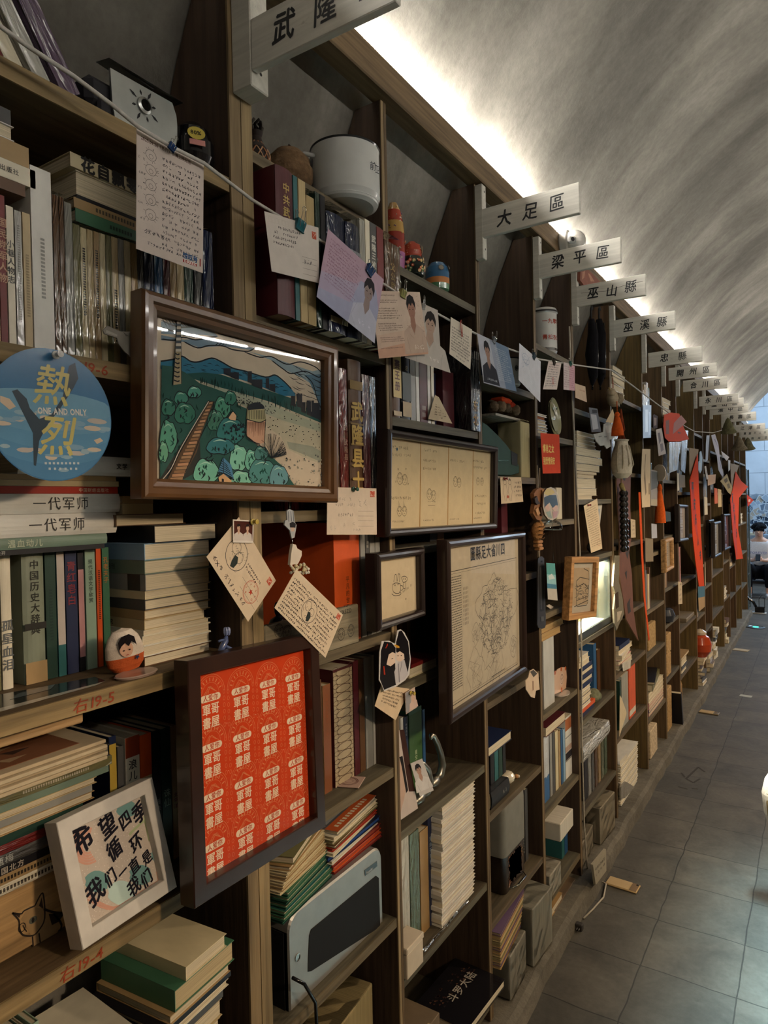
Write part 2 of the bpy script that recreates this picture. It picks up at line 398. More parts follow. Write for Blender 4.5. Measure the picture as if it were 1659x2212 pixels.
# end room beyond the tunnel's mouth
m = MB('whitewash'); m.box(-0.9,6.0,14.8,14.92,0.0,4.6); struct('wall_front',m)
m = MB('whitewash'); m.box(-1.0,-0.9,YE,14.92,0.0,4.6); struct('wall_end_room',m)
m = MB('whitewash'); m.box(-1.0,6.0,YE + 0.001,14.92,4.6,4.7); struct('ceiling_end_room',m)
m = MB('whitewash'); m.box(5.9,6.0,YE,14.8,0.0,4.6); struct('wall_end_room_side',m)
k = MB('concrete')
rg = R(5)
ys = [-1.5 + 0.12 * i for i in range(int((YE + 1.5) / 0.12) + 1)]
prof = []
for y in ys:
    e = rg.uniform(-0.006,0.006); h_ = rg.uniform(-0.003,0.002)
    prof.append([(-0.255,y,0.0),(-0.255,y,0.062),(0.040 + e,y,0.062 + h_),(0.058 + e,y,0.050 + h_),(0.066 + e,y,0.0)])
vs = [p for pr in prof for p in pr]
k.add(vs,[[i * 5 + j,i * 5 + j + 1,(i + 1) * 5 + j + 1,(i + 1) * 5 + j] for i in range(len(ys) - 1) for j in range(4)],smooth=False)
k.add(prof[0],[(0,1,2,3,4)]); k.add(prof[-1],[(4,3,2,1,0)])
tag(k.build('trim_1'),kind='structure')
# the opposite side of the aisle: low cupboard wall with its own cove
m = MB('wood_y','3a2a1c'); m.box(2.80,2.86,-1.5,YE - 0.1,2.60,2.70,b=0.004); m.box(2.86,XC + RV,-1.5,YE - 0.1,0.0,0.06)
for i in range(22): m.box(2.84,XC + RV,-1.45 + i * 0.55,-1.42 + i * 0.55,0.0,2.62,'33261b')
for z in (0.4,0.76,1.1,1.45,1.8,2.2): m.box(2.86,XC + RV,-1.5,YE - 0.1,z,z + 0.025,'3c2e21')
struct('trim_2',m)
# ------------------------------------------------------------------ the bookcase
POSTS = [-0.60,-0.04,0.925,1.391,1.910,2.400,2.850,3.459,4.180,4.765,5.294,6.120,6.619,7.079,8.003,8.588,9.229,9.931,10.766]
SHELF = {0: [2.242,1.877,1.402,1.043,0.69,0.33],1: [2.242,1.877,1.402,1.043,0.69,0.33],2: [2.318,2.014,1.650,1.352,1.024,0.659,0.30],3: [2.252,1.872,1.55,1.213,0.856,0.492,0.12],
         4: [2.05,1.742,1.401,1.036,0.687,0.35],5: [2.242,1.910,1.580,1.234,0.862,0.497,0.16],6: [2.05,1.660,1.40,1.046,0.705,0.305],
         7: [2.19,1.80,1.42,1.052,0.77,0.445],8: [2.10,1.66,1.32,0.984,0.708,0.335],9: [2.16,1.78,1.40,1.05,0.806,0.440],10: [2.05,1.70,1.36,1.02,0.682,0.338],
         11: [2.2,1.8,1.42,1.06,0.64],12: [2.0,1.6,1.2,0.85,0.46],13: [2.1,1.7,1.3,0.9,0.5],14: [2.1,1.7,1.3,0.95,0.55],15: [2.0,1.6,1.25,0.85,0.5],16: [2.1,1.7,1.3,0.9,0.5],17: [2.1,1.7,1.3,0.9,0.45]}
def wallx(z): return XC - RV if z < ZC else XC - math.sqrt(max(0.01,RV * RV - (z - ZC) ** 2))
case = thing('bookcase','long built-in dark wooden bookcase along the whole left wall under the vault','bookcase',(0,0,0.0))
def posts():
    rg = R(2)
    for i,y in enumerate(POSTS):
        wd = 0.056 if i == 2 else 0.022
        near = i < 4
        zb = 0.0625; zt = 2.622
        m = MB('wood_z')
        # side board cut to the curve of the vault
        P = [(0.0,zb),(0.0,zt),(wallx(zt) + 0.004,zt)]
        for z in (2.5,2.4,2.3,2.15,2.0,1.86): P.append((wallx(z) + 0.005,z))
        P.append((XC - RV + 0.005,zb)); n = len(P)
        c = ['42342a','3d2f23','3a2c21'][i % 3] if i < 7 else ['5c4a33','503c28','61502f'][i % 3]
        vs = [(p[0],y - wd,p[1]) for p in P] + [(p[0],y,p[1]) for p in P]
        m.add(vs,[list(range(n)),list(range(2 * n - 1,n - 1,-1))] + [[j,n + j,n + (j + 1) % n,(j + 1) % n] for j in range(n)],c)
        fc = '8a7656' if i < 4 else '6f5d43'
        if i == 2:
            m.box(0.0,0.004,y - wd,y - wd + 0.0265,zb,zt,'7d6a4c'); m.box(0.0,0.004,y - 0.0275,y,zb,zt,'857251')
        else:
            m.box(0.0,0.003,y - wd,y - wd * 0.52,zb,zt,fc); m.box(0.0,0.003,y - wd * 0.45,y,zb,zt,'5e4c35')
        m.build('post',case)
    for k,zs in SHELF.items():
        y0 = POSTS[k] + 0.001; y1 = POSTS[k + 1] - (0.056 if k + 1 == 2 else 0.022) - 0.001
        for z in zs:
            if k < 2: c,ce,th = '5b4a34','86714d',0.026
            else: c,ce,th = ['4c4436','514837','565041'][k % 3],['57503f','5a4c38','625640'][k % 3],0.022
            m = MB('wood_y'); xb = wallx(z) + 0.006
            xf = 0.0 if (k < 2 or z < 2.2) else -0.002
            m.box(xb,xf - 0.003,y0,y1,z - th,z,c); m.box(xf - 0.003,xf,y0,y1,z - th,z - 0.0005,ce)
            if k == 1 and z in (1.877,1.402,1.043):
                s,yy = {1.877: ('右19-6',0.548),1.402: ('右19-5',0.545),1.043: ('右19-4',0.515)}[z]
                text(m,s,yy,z - 0.022,xf + 0.0006,0.021,'8c3a1c',bold=0.01,shear=0.1,sy=1.15)
            m.build('shelf_board',case)
    m = MB('wood_y','6e5a40'); m.box(-0.022,0.030,-1.4,YE - 0.08,2.622,2.700,b=0.003); m.build('top_beam',case)
posts()
# cove tubes behind the beams
def tubes(x,z,key,where,far):
    rg = R(8); y = -1.2; k = 0
    while y < YE - 0.3:
        L = 0.56
        m = MB(key); m.tube([(0,0,0),(0,L,0)],0.008,n=10)
        fx = MB('matte','c9c6bd'); fx.box(-0.012,0.012,0.0,L,-0.016,-0.008)
        e = thing('tube_light',f'slim glowing tube light lying on the {where}','lamp',(x,y,z),group='tube lights along the ' + where)
        m.build('tube',e); fx.build('batten',e)
        y += 0.60 + rg.uniform(0,0.04); k += 1
tubes(0.004,2.7165,'tube','top beam of the bookcase',False)
tubes(2.84,2.7165,'tube_far','beam across the aisle',True)
# pendant lamps over the far side of the aisle (outside the frame, seen in the glass)
for j,y in enumerate((0.75,2.75,4.6,6.4,8.2,9.9)):
    e = thing('pendant_lamp','conical metal pendant lamp hanging over the aisle','lamp',(2.05,y,2.15),group='pendant lamps over the aisle')
    m = MB('matte','a8977a'); m.lathe([(0.12,0.0),(0.045,0.09),(0.02,0.12),(0.012,0.14)],n=20); m.tube([(0,0,0.14),(0,0,math.sqrt(RV ** 2 - (2.05 - XC) ** 2) + ZC - 2.15)],0.003,'222222'); m.build('lamp_shade',e)
    b = MB('bulb'); b.ball((0,0,0.045),0.022); b.build('bulb',e)
    lamp('pendant_light','SPOT',(2.05,y,2.15 - 0.012),W_PEND,(1.0,0.76,0.51),radius=0.07,aim=(2.05,y + .0005,0),cone=math.radians(166),blend=.12)
# ------------------------------------------------------------------ place-name boards standing out from the posts
def signs():
    L = [(2,'武隆區','nearest and largest of the white name boards, its far end cut by the frame',2.417,2.505,0.052,0.345,0.885,.05),(4,'大足區','white name board reading 大足區, second from the camera',2.453,2.538,0.024,0.321,0,.047),
         (5,'梁平區','white three-character name board just below the round camera dome',2.462,2.547,0.02,0.315,0,.047),(6,'巫山縣','white name board with a long crack, reading 巫山縣',2.465,2.549,0.016,0.302,0,.047),
         (7,'巫溪縣','white name board with sharp black lettering, fifth from the camera',2.453,2.539,0.02,0.309,0,.047),(8,'忠 縣','white name board with only two characters, 忠縣',2.418,2.503,0.042,0.328,0,.046),
         (9,'開州區','seventh white name board from the camera, a little below the two-character one',2.425,2.506,0.05,0.337,0,.044),(10,'合川區','eighth white name board, lowest of a close trio on the posts',2.416,2.498,0.054,0.338,0,.044),
         (11,'永川區','ninth white name board, covering most of the board behind it',2.405,2.483,0.046,0.334,0,.044),(12,'璧山區','white name board mostly hidden behind the ninth board',2.43,2.51,0.03,0.33,0,.044),
         (13,'渝中區','eleventh white name board, its letter tops cut off by the boards in front',2.43,2.51,0.03,0.33,0,.044),(14,'長壽區','twelfth white name board, beside the brightest end of the cove light',2.44,2.53,0.03,0.33,0,.044),
         (16,'江津區','white name board reading 江津區, third from the far end',2.43,2.52,0.02,0.34,0,.044),(17,'重慶市人民','grey-white board with the longest row of characters, near the far end',2.42,2.51,0.02,0.36,0,.03),
         (18,'南岸區','farthest and lowest of the white name boards',2.42,2.50,0.02,0.33,0,.034)]
    for i,s,lab,z0,z1,x0,x1,yy,sz in L:
        rg = R(i); y = (yy or POSTS[i] - 0.018)
        e = thing('place_sign',lab,'sign',(0,y,z0))
        b = MB('white_paint','c3c0b4'); hz = 2.615 - z0; lo = 2.392 - z0
        xb = max(0.026,x0)
        wd = 0.028 if i != 2 else 0.045
        b.box(0.0045,0.030 if i != 2 else 0.05,-0.008,wd - 0.008,lo,hz,b=0.002)
        for zz in (lo + 0.03,hz - 0.02):
            rx = 0.0302 if i != 2 else 0.0502
            b.add([(rx,p[0],p[1]) for p in ell(wd / 2 - 0.006,zz,0.0035,0.0035,10)],[list(range(10))],'2b2520')
        b.build('backing_strip',e)
        b = MB('white_paint','d0cdc2'); h = z1 - z0; xs = xb + 0.0005
        if i == 2: xs = 0.0505
        tilt = rg.uniform(-.012,.012)
        T = Matrix.Translation((xs,0,0)) @ Matrix.Rotation(tilt,4,'Y') @ Matrix.Translation((-xs,0,0))
        b.box(xs,x1,-0.0075,0.0085,0,h,b=0.0015,T=T)
        F = lambda a,c: (a,-0.0079,c)
        n = len(s); span = (x1 - xs)
        for k,ch in enumerate(s):
            fr = (0.16 + k * 0.27) if n == 3 else (0.08 + k * 0.17)
            if s[1] == ' ': fr = (0.22,0.4,0.56)[k]
            if i == 2: fr = 0.16 + k * 0.30
            text(b,ch,xs + span * fr,h * 0.5 - sz * 0.38 + rg.uniform(-.003,.003),0,sz,['1c1d1f','232528','303233'][min(k,2)],bold=(0.034,0.022,0.012)[min(k,2)],face=F,T=T,rot=rg.uniform(-.05,.05),shear=0.12,sz=1.08)
        if i == 6: line_x(b,[(xs + .02,h * .62),(xs + .12,h * .5),(xs + .2,h * .62),(x1 - .01,h * .66)],F,T)
        b.build('sign_board',e)
def line_x(mb,pts,F,T):
    for a,c in zip(pts,pts[1:]):
        mb.add([F(a[0],a[1]),F(c[0],c[1]),F(c[0],c[1] + .0015),F(a[0],a[1] + .0015)],[(0,1,2,3)],'4a4238',T=T)
signs()
# ------------------------------------------------------------------ flat things: local frame y = right, z = up, x = out of the face
def flat(M,n=0.0):
    """photo pixel -> point of the sheet's own plane"""
    Mi = M.inverted(); o = Mi @ CAMP
    def f(px,py):
        d = Mi.to_3x3() @ ray(px,py); t = (n - o.x) / d.x; return (o.y + d.y * t,o.z + d.z * t)
    return f
def zm(f,ox,oy,s): return lambda *q: [f(ox + a / s,oy + b / s) for a,b in q]
PROF = {'step': [(0,-.034),(0,-.006),(.003,-.001),(.008,0),(.016,0),(.019,-.005),(.026,-.006),(.031,-.012),(.031,-.018)],
        'round': [(0,-.034),(0,-.010),(.001,-.005),(.004,-.0015),(.009,0),(.014,-.0015),(.0175,-.005),(.019,-.011),(.019,-.016)],
        'flat': [(0,-.030),(0,-.001),(.001,0),(.019,0),(.020,-.001),(.020,-.010)],
        'deep': [(0,-.030),(0,-.001),(.001,0),(.0165,0),(.0175,-.001),(.0175,-.010)]}
def frame(label,p,prof,col,paper,art,pane='glass',scale=1.0,mat='frame_wood',name='picture_frame',art_name='print',dep=1.0):
    x,y,z,rx,ry,rz,w,h = p; M = pose(x,y,z,rx,ry,rz)
    e = thing(name,label,'picture frame',M=M)
    P = [(t * scale,n * (scale if n > -.03 else dep)) for t,n in PROF[prof]]
    m = MB(mat,col); vs = []
    for t,n in P + [(P[-1][0],-0.030 * dep)]: vs += [(n,sy * (w / 2 - t),sz * (h / 2 - t)) for sy,sz in ((-1,-1),(1,-1),(1,1),(-1,1))]
    k = len(P) + 1
    m.add(vs,[[i * 4 + j,i * 4 + (j + 1) % 4,(i + 1) * 4 + (j + 1) % 4,(i + 1) * 4 + j] for i in range(k - 1) for j in range(4)],smooth=False)
    m.box(-0.033 * dep,-0.030 * dep,-w / 2 + .002,w / 2 - .002,-h / 2 + .002,h / 2 - .002)
    m.build('frame',e)
    bw = P[-1][0]; n = P[-1][1] - 0.004; wi,hi = w / 2 - bw + .003,h / 2 - bw + .003
    a = MB('paper',paper); a.box(n - .001,n,-wi,wi,-hi,hi); art(a,n + .0002,wi - .003,hi - .003,flat(M,n)); a.build(art_name,e)
    if pane:
        g = MB(pane); rect(g,-wi,wi,-hi,hi,n + 0.0035,'ffffff'); g.build('glass_pane' if pane == 'glass' else 'plastic_cover',e)
    return e
CLIP = lambda p,wi,hi: (max(-wi,min(wi,p[0])),max(-hi,min(hi,p[1])))
def art_painting(a,n,wi,hi,f):
    rg = R(11); q0 = zm(f,320,640,3.95)
    def q(*pts): return [CLIP(p,wi,hi) for p in q0(*pts)]
    lv = [0]
    def N_(): lv[0] += 1; return n + 0.0000075 * lv[0]
    def P(col,*pts): poly(a,q(*pts),N_(),col)
    def L(wd,col,*pts): line(a,smooth(q(*pts)),N_(),wd,col)
    INK = '23282d'
    rect(a,-wi,wi,-hi,hi,N_(),'d3c3ae')
    # storm clouds
    P('8296a6',(110,215),(330,205),(560,270),(600,345),(470,330),(300,330),(110,320)); P('7d93a5',(110,330),(300,370),(520,360),(700,390),(900,440),(880,460),(640,425),(430,435),(300,390),(110,375))
    P('93a6b0',(850,470),(1050,520),(1250,590),(1400,640),(1570,650),(1570,1020),(1480,990),(1440,880),(1380,740),(1300,690),(1150,620),(1050,545)); P('5d7d92',(1340,670),(1570,690),(1570,1020),(1470,970),(1430,830))
    for k in range(9): L([.0003,.0016,.0003],INK,(115 + 28 * k,165 + rg.uniform(0,20)),(135 + 24 * k,215),(160 + 25 * k,262))
    for c in [((110,205),(250,260),(380,262),(470,230)),((110,262),(300,330),(450,352),(590,345)),((300,385),(420,440),(520,420),(640,425),(720,455),(850,470),(910,440)),((110,365),(220,375),(300,350),(400,372),(470,362)),((590,265),(700,320),(860,330),(1000,380),(1090,420),(1200,430),(1350,480),(1400,460)),
              ((820,475),(950,520),(1050,515),(1180,580),(1300,560),(1420,600),(1500,650),(1570,640)),((1050,545),(1150,620),(1220,660),(1340,640),(1450,690),(1570,700)),((1340,500),(1450,540),(1560,540)),((1330,670),(1400,740),(1440,870),(1500,960),(1570,990))]: L([.0006] + [.0022] * (len(smooth([(0,0)] * len(c))) - 2) + [.0005],INK,*c)
    for k in range(26): u = rg.uniform(1200,1500); v = 570 + (u - 1200) * .6 + rg.uniform(-20,230); L([.0003,.0015,.0003],INK,(u,v),(u + 35,v + 22),(u + 80,v + rg.uniform(20,50)))
    for k in range(5): L([.0003,.0016,.0003],INK,(560 + 30 * k,420),(590 + 30 * k,405),(620 + 28 * k,375))
    # hills
    P('387a98',(105,555),(215,540),(290,515),(360,557),(430,562),(540,530),(620,560),(720,615),(830,640),(1000,690),(1080,672),(1150,720),(1220,790),(1265,850),(1150,850),(900,745),(640,665),(300,660),(105,620))
    L(.0024,INK,(105,555),(215,538),(290,513),(360,555),(430,560),(540,528),(620,558),(720,613),(830,640),(1000,690),(1080,672),(1150,720),(1220,790))
    for k in range(40): u = rg.uniform(280,1150); v = 575 + max(0,(u - 620)) * .33 + rg.uniform(0,60); L([.0003,.0013,.0003],'1d3947',(u,v),(u + 22,v + rg.uniform(-6,6)),(u + 45,v + 8))
    # river
    P('c6bda6',(480,730),(620,770),(900,840),(1250,990),(1500,1085),(1555,1030),(1535,1668),(1200,1660),(1000,1300),(900,900),(560,780)); P('b3b6a2',(480,740),(700,800),(1000,900),(1250,1010),(1480,1100),(1480,1160),(1150,1060),(800,930),(600,820)); P('a9ab9b',(1180,1240),(1400,1280),(1530,1330),(1530,1420),(1350,1360),(1200,1300))
    P('d3c3ae',(1000,1100),(1130,1200),(1180,1300),(1380,1400),(1530,1430),(1530,1668),(1250,1660),(1150,1450),(1000,1300))
    # far bank and city
    P('2c5a58',(320,660),(470,650),(620,668),(900,765),(1220,870),(1530,1040),(1500,1085),(1250,990),(1050,905),(800,830),(600,775),(480,735),(360,700))
    for k in range(60): u = rg.uniform(420,1250); v = 700 + (u - 420) * .31 + rg.uniform(-30,25); L([.0002,.002,.0002],'173431',(u,v - 30),(u + 4,v),(u + 2,v + 24))
    for u,v,ww,hh in ((640,660,60,45),(700,690,70,40),(845,730,35,90),(880,760,90,50),(1000,780,28,80),(1030,800,50,50),(1215,930,40,80),(1265,940,45,110),(1300,985,45,80),(1350,1010,60,120),(1400,1030,60,120),(1440,1045,80,70)): P('34373f',(u,v),(u,v - hh),(u + ww,v - hh),(u + ww,v + ww * .4))
    for u,v in ((1260,820),(1345,880),(1395,885)): L(.0009,'d3c3ae',(u - 6,v + 100),(u - 6,v),(u + 30,v),(u + 32,v + 20))
    for k in range(120):
        u = rg.uniform(1000,1500); v = rg.uniform(900,1300)
        if v > 900 + (u - 1000) * .36 and v < 1130 + (u - 1000) * .4: poly(a,[CLIP(p,wi,hi) for p in ell(*q((u,v))[0],.0016,.0009,7,rot=-.3)],N_(),INK)
    for k in range(70):
        u = rg.uniform(560,1000); v = 790 + (u - 560) * .3 + rg.uniform(0,55); poly(a,[CLIP(p,wi,hi) for p in ell(*q((u,v))[0],.0018,.0009,7,rot=-.3)],N_(),INK)
    for k in range(75):
        u = rg.uniform(1060,1520); v = rg.uniform(1330,1660)
        if v > 1360 - (u - 1060) * .2: poly(a,[CLIP(p,wi,hi) for p in ell(*q((u,v))[0],rg.uniform(.001,.003),rg.uniform(.0008,.0022),8)],N_(),rg.choice(['a39f91','a39f91','3a4046','8b8d84']))
    # wooded slope
    P('38615a',(105,590),(200,600),(310,655),(430,745),(560,790),(640,820),(720,830),(760,930),(830,960),(830,1200),(890,1250),(1000,1330),(1100,1420),(1150,1460),(1200,1560),(1240,1655),(700,1625),(90,1590))
    P('3b3d3b',(500,890),(560,900),(430,1200),(440,1480),(280,1590),(90,1590),(260,1280),(400,1080))
    for c,x,y,rx,ry in (('4f9080',270,870,60,55),('66a58e',160,1200,75,140),('7ab396',120,1330,40,90),('45806f',300,1000,90,90),('45806f',160,950,60,70),('5ea088',620,950,70,90),('4a8675',690,870,50,60),('6cab92',560,1060,70,90),('3b7875',690,1150,120,110),('74b39a',480,1500,110,110),('80bca2',760,1380,80,110),('6fae96',870,1400,60,90),('80bca2',780,1560,90,70),('518680',960,1500,120,110),('68959a',1100,1540,80,100),('3d767a',600,1280,120,70),('4d8a7a',380,820,60,50),('50807a',950,1340,60,60)):
        pts = ell(0,0,1,1,28); pts = q(*[(x + rx * p[0] * (1 + .1 * math.sin(7 * i)),y + ry * p[1] * (1 + .1 * math.cos(5 * i))) for i,p in enumerate(pts)]); z_ = N_(); poly(a,pts,z_,c); line(a,pts,z_ + .000003,.0014,INK,closed=True)
        for k in range(int(rx / 14)):
            u,v = x + rx * rg.uniform(-.6,.6),y + ry * rg.uniform(-.65,.55); L([.0004,.0034,.0004],rg.choice([INK,'1d4a40','2a5c50']),(u,v),(u + rg.uniform(-12,12),v + 16),(u + rg.uniform(-10,10),v + 34))
        L([.0003,.0022,.0003],'a9cdb9',(x - rx * .5,y - ry * .55),(x,y - ry * .75),(x + rx * .45,y - ry * .55))
    for k in range(90):
        u = rg.uniform(110,1100); v = rg.uniform(700,1600)
        if v < 740 + (u - 110) * .25 or (u > 800 and v < 1330): continue
        if 180 < u < 530 and abs((u - 520) + (v - 890) * .5) < 60: continue
        L([.0003,.0026,.0003],rg.choice([INK,'1c3a33','27524a']),(u,v),(u + rg.uniform(-25,25),v + 25),(u + rg.uniform(-20,20),v + 50))
    for k in range(24): u = rg.uniform(600,800); v = rg.uniform(1090,1230); P(INK,(u,v),(u + 14,v - 22),(u + 24,v + 4))
    # stairway down the slope
    P('5a4736',(505,905),(545,900),(440,1170),(400,1330),(270,1565),(150,1570),(260,1330),(380,1120))
    for k in range(22):
        t = k / 21; xl,yl = 505 - 330 * t,910 + 640 * t; xr = xl + 30 + 75 * t; P(['a4805f','8d6a4c','b98a68'][k % 3],(xl,yl),(xr,yl - 8),(xr - 4,yl + 10 + 8 * t),(xl - 4,yl + 14 + 8 * t))
    L(.0013,'cfc3b2',(500,900),(420,1030),(330,1180),(250,1320),(180,1470),(110,1565)); L(.0013,INK,(545,905),(520,1030),(440,1180),(380,1330),(300,1500))
    # chimney
    P('9b8c6f',(232,180),(262,180),(265,470),(268,750),(196,760),(216,480)); L(.001,INK,(232,180),(216,480),(196,760)); L(.001,INK,(262,180),(265,470),(268,750))
    for k in range(12): v = 190 + 24 * k; P(['474d52','b8b0a2'][k % 2],(231 - k * 1.1,v),(263,v),(264,v + 22),(230 - k * 1.1,v + 22))
    for k in range(7): v = 490 + 38 * k; L(.002,INK,(214 - k * 2,v),(236,v + 12),(250,v + 4))
    # water tower
    P('c99c80',(828,1060),(982,1060),(976,1250),(935,1262),(886,1240),(824,1190)); P('a8a078',(830,965),(978,965),(988,1055),(930,1078),(822,1050)); z_ = N_(); poly(a,q(*[(905 + 72 * math.cos(t * .3),960 - 52 * math.sin(t * .3)) for t in range(11)] + [(835,975)]),z_,'2d3136')
    for k in range(11): L(.0011,INK,(836 + 14 * k,975),(834 + 14.5 * k,1052))
    for k in range(16): u = 835 + 9.5 * k; L([.0016,.0004],'6d4a38',(u,1075),(u + rg.uniform(-2,2),rg.uniform(1120,1220)))
    L(.0015,INK,(822,1050),(930,1078),(988,1055)); L(.0013,INK,(824,1060),(824,1200),(886,1245),(935,1262)); L(.0013,INK,(985,1060),(976,1250),(990,1330))
    # cottages
    P('d7ad87',(668,1040),(705,985),(735,1020),(728,1062),(684,1055)); L(.0013,INK,(660,1040),(705,985),(745,1035)); P('4d7d9d',(580,1500),(622,1375),(690,1440),(715,1565),(628,1525)); P('c99f74',(582,1545),(625,1515),(695,1575),(690,1612),(590,1600)); L(.002,INK,(575,1535),(625,1512),(715,1568)); L(.0015,INK,(622,1375),(626,1515))
    for k in range(6): L(.0013,INK,(586 + 4 * k,1500 - 20 * k),(622,1510 - 18 * k)); L(.0013,INK,(630,1510 - 18 * k),(705 - 9 * k,1550 - 20 * k))
    P(INK,(610,1600),(610,1555),(628,1560),(628,1605))
    # bare bush
    for k in range(46):
        an = rg.uniform(-.3,2.6); x,y = 1035,1380; pts = [(x,y)]
        for s in range(4): an += rg.uniform(-.35,.35); x += 32 * math.cos(an); y -= 48 * abs(math.sin(an)) + 4; pts.append((x,y))
        L([.0011] + [.0007] * (len(smooth(pts)) - 1),INK,*pts)
def smooth(p):
    if len(p) < 3: return p
    o = [p[0]]
    for i in range(len(p) - 1):
        a = p[max(i - 1,0)]; b = p[i]; c = p[i + 1]; d = p[min(i + 2,len(p) - 1)]
        for t in (.25,.5,.75,1.0):
            o.append(tuple(.5 * (2 * b[k] + (c[k] - a[k]) * t + (2 * a[k] - 5 * b[k] + 4 * c[k] - d[k]) * t * t + (3 * b[k] - a[k] - 3 * c[k] + d[k]) * t ** 3) for k in (0,1)))
    return o
def L_fix(): pass
frame('large ink and colour landscape painting in a brown wooden frame, with river, tower and stairway',(0.058,0.862,1.824,-0.025,0.008,-0.068,0.439,0.309),'step','5b3d22','d3c3ae',art_painting,art_name='painting',scale=1.0)
def face_doodle(a,n,y,z,r,rg,col='2c2a2c',T=None):
    line(a,ell(y,z,r,r * 1.1,14),n,.0009,col,T,closed=True)
    for s in (-1,1): line(a,ell(y + s * r * .38,z + r * .05,r * .14,r * .2,7),n,.0009,col,T,closed=True)
    line(a,[(y - r * .25,z - r * .45),(y,z - r * .58),(y + r * .25,z - r * .45)],n,.0008,col,T)
    for k in range(7): an = .3 + k * .42; line(a,[(y + r * math.cos(an),z + 1.1 * r * math.sin(an)),(y + r * .6 * math.cos(an + .3),z + r * .75 * math.sin(an + .3))],n,.0008,col,T)
def art_four(a,n,wi,hi,f):
    rg = R(3); q = zm(f,690,720,4.366); D = '2d2a2e'
    rect(a,-wi,wi,-hi,hi,n,'cbb998'); n += .0001
    for u,v in ((950,955),(1214,1222),(1446,1452)):
        y = q((u,1400))[0][0]; rect(a,y - .0018,y + .0018,-hi,hi,n,'a67a3c'); rect(a,y - .0006,y + .0006,-hi,hi,n + .0001,'7b5526')
    w4 = 2 * wi / 4
    for k in range(4):
        c = -wi + w4 * (k + .5)
        for z in ((hi * .78,hi * .62),(hi * .8,hi * .55,hi * .36),(hi * .62,),(hi * .68,hi * .5))[k]: scrawl(a,rg,c - w4 * .32,c + w4 * rg.uniform(.15,.38),z,.009,n,'3a3637')
        if k != 3: face_doodle(a,n,c - .012,hi * (.12 if k != 1 else -.22),.013,rg); face_doodle(a,n,c + .010,hi * (.10 if k != 1 else -.25),.012,rg)
        if k == 3:
            for d in (-.014,.014): face_doodle(a,n,c + d,hi * .16,.010,rg)
        if k == 0:
            for d in (-.012,.010): face_doodle(a,n,c + d,-hi * .62,.011,rg); line(a,[(c + d - .004,-hi * .62 + .012),(c + d - .005,-hi * .62 + .026),(c + d,-hi * .62 + .013)],n,.0008,D)
            for y,z in ((-.02,.3),(.015,.32),(-.03,.02),(.026,-.02)): line(a,[(c + y,z * hi),(c + y - .003,z * hi + .005),(c + y,z * hi + .003),(c + y + .003,z * hi + .005),(c + y,z * hi)],n,.0007,D)
            scrawl(a,rg,c - w4 * .36,c + w4 * .3,-hi * .36,.009,n,D); poly(a,[(c - .03,hi * .78),(c - .026,hi * .82),(c - .022,hi * .78),(c - .026,hi * .72)],n,'23506a')
        if k == 1: scrawl(a,rg,c - .02,c + .022,-hi * .42,.005,n,D); line(a,[(c - .018,-hi * .5),(c + .018,-hi * .5)],n,.0008,D)
        if k == 3:
            for z in (-.28,-.5,-.75): scrawl(a,rg,c - w4 * .2,c + w4 * .3,z * hi,.009,n,D)
        scrawl(a,rg,c - w4 * .3,c + w4 * .1,-hi * .88,.006,n,'6a6058')
frame('long dark frame with four doodled and signed beige cards side by side under film',(0.05,1.606,1.704,-0.010,0.031,-0.013,0.610,0.249),'round','261d1a','cbb998',art_four,pane='sleeve',art_name='signed_card')
def art_small(a,n,wi,hi,f):
    rg = R(4); q = zm(f,420,920,2.963); D = '2f2a28'
    rect(a,-wi,wi,-hi,hi,n,'cdbb9e'); n += .0001
    for k in range(60): y,z = rg.uniform(-wi,wi),rg.uniform(-hi,hi); poly(a,ell(y,z,.0004,.0004,5),n,'8b7a60')
    for c in [((1270,1010),(1268,1040),(1275,1065),(1300,1072),(1318,1060),(1318,1015)),((1262,1075),(1285,1088),(1320,1078),(1312,1058)),((1268,1015),(1290,1005),(1318,1012)),((1318,1020),(1335,1028),(1332,1048),(1318,1052)),((1275,1000),(1282,955),(1292,955),(1294,995)),((1298,995),(1304,950),(1314,955),(1310,1000)),((1330,985),(1325,970),(1345,962),(1362,975),(1355,995),(1335,1000),(1330,985)),((1340,1000),(1335,1035),(1350,1038),(1352,1000))]: line(a,smooth(q(*c)),n,.0015,D)
    for u,v in ((1283,1020),(1302,1016),(1340,980),(1350,980)): poly(a,ell(*q((u,v))[0],.002,.002,7),n,D)
    p = q((1325,1085))[0]; scrawl(a,rg,p[0],p[0] + .055,p[1] + .002,.008,n,D,slant=.25); line(a,ell(*q((1352,1108))[0],.003,.0018,9),n,.0009,D,closed=True)
frame('smallest dark round-edged frame, holding a pen doodle of a rabbit in a cup',(0.05,1.353,1.464,-0.012,-0.001,0.069,0.242,0.172),'round','271d1a','cdbb9e',art_small,art_name='drawing')
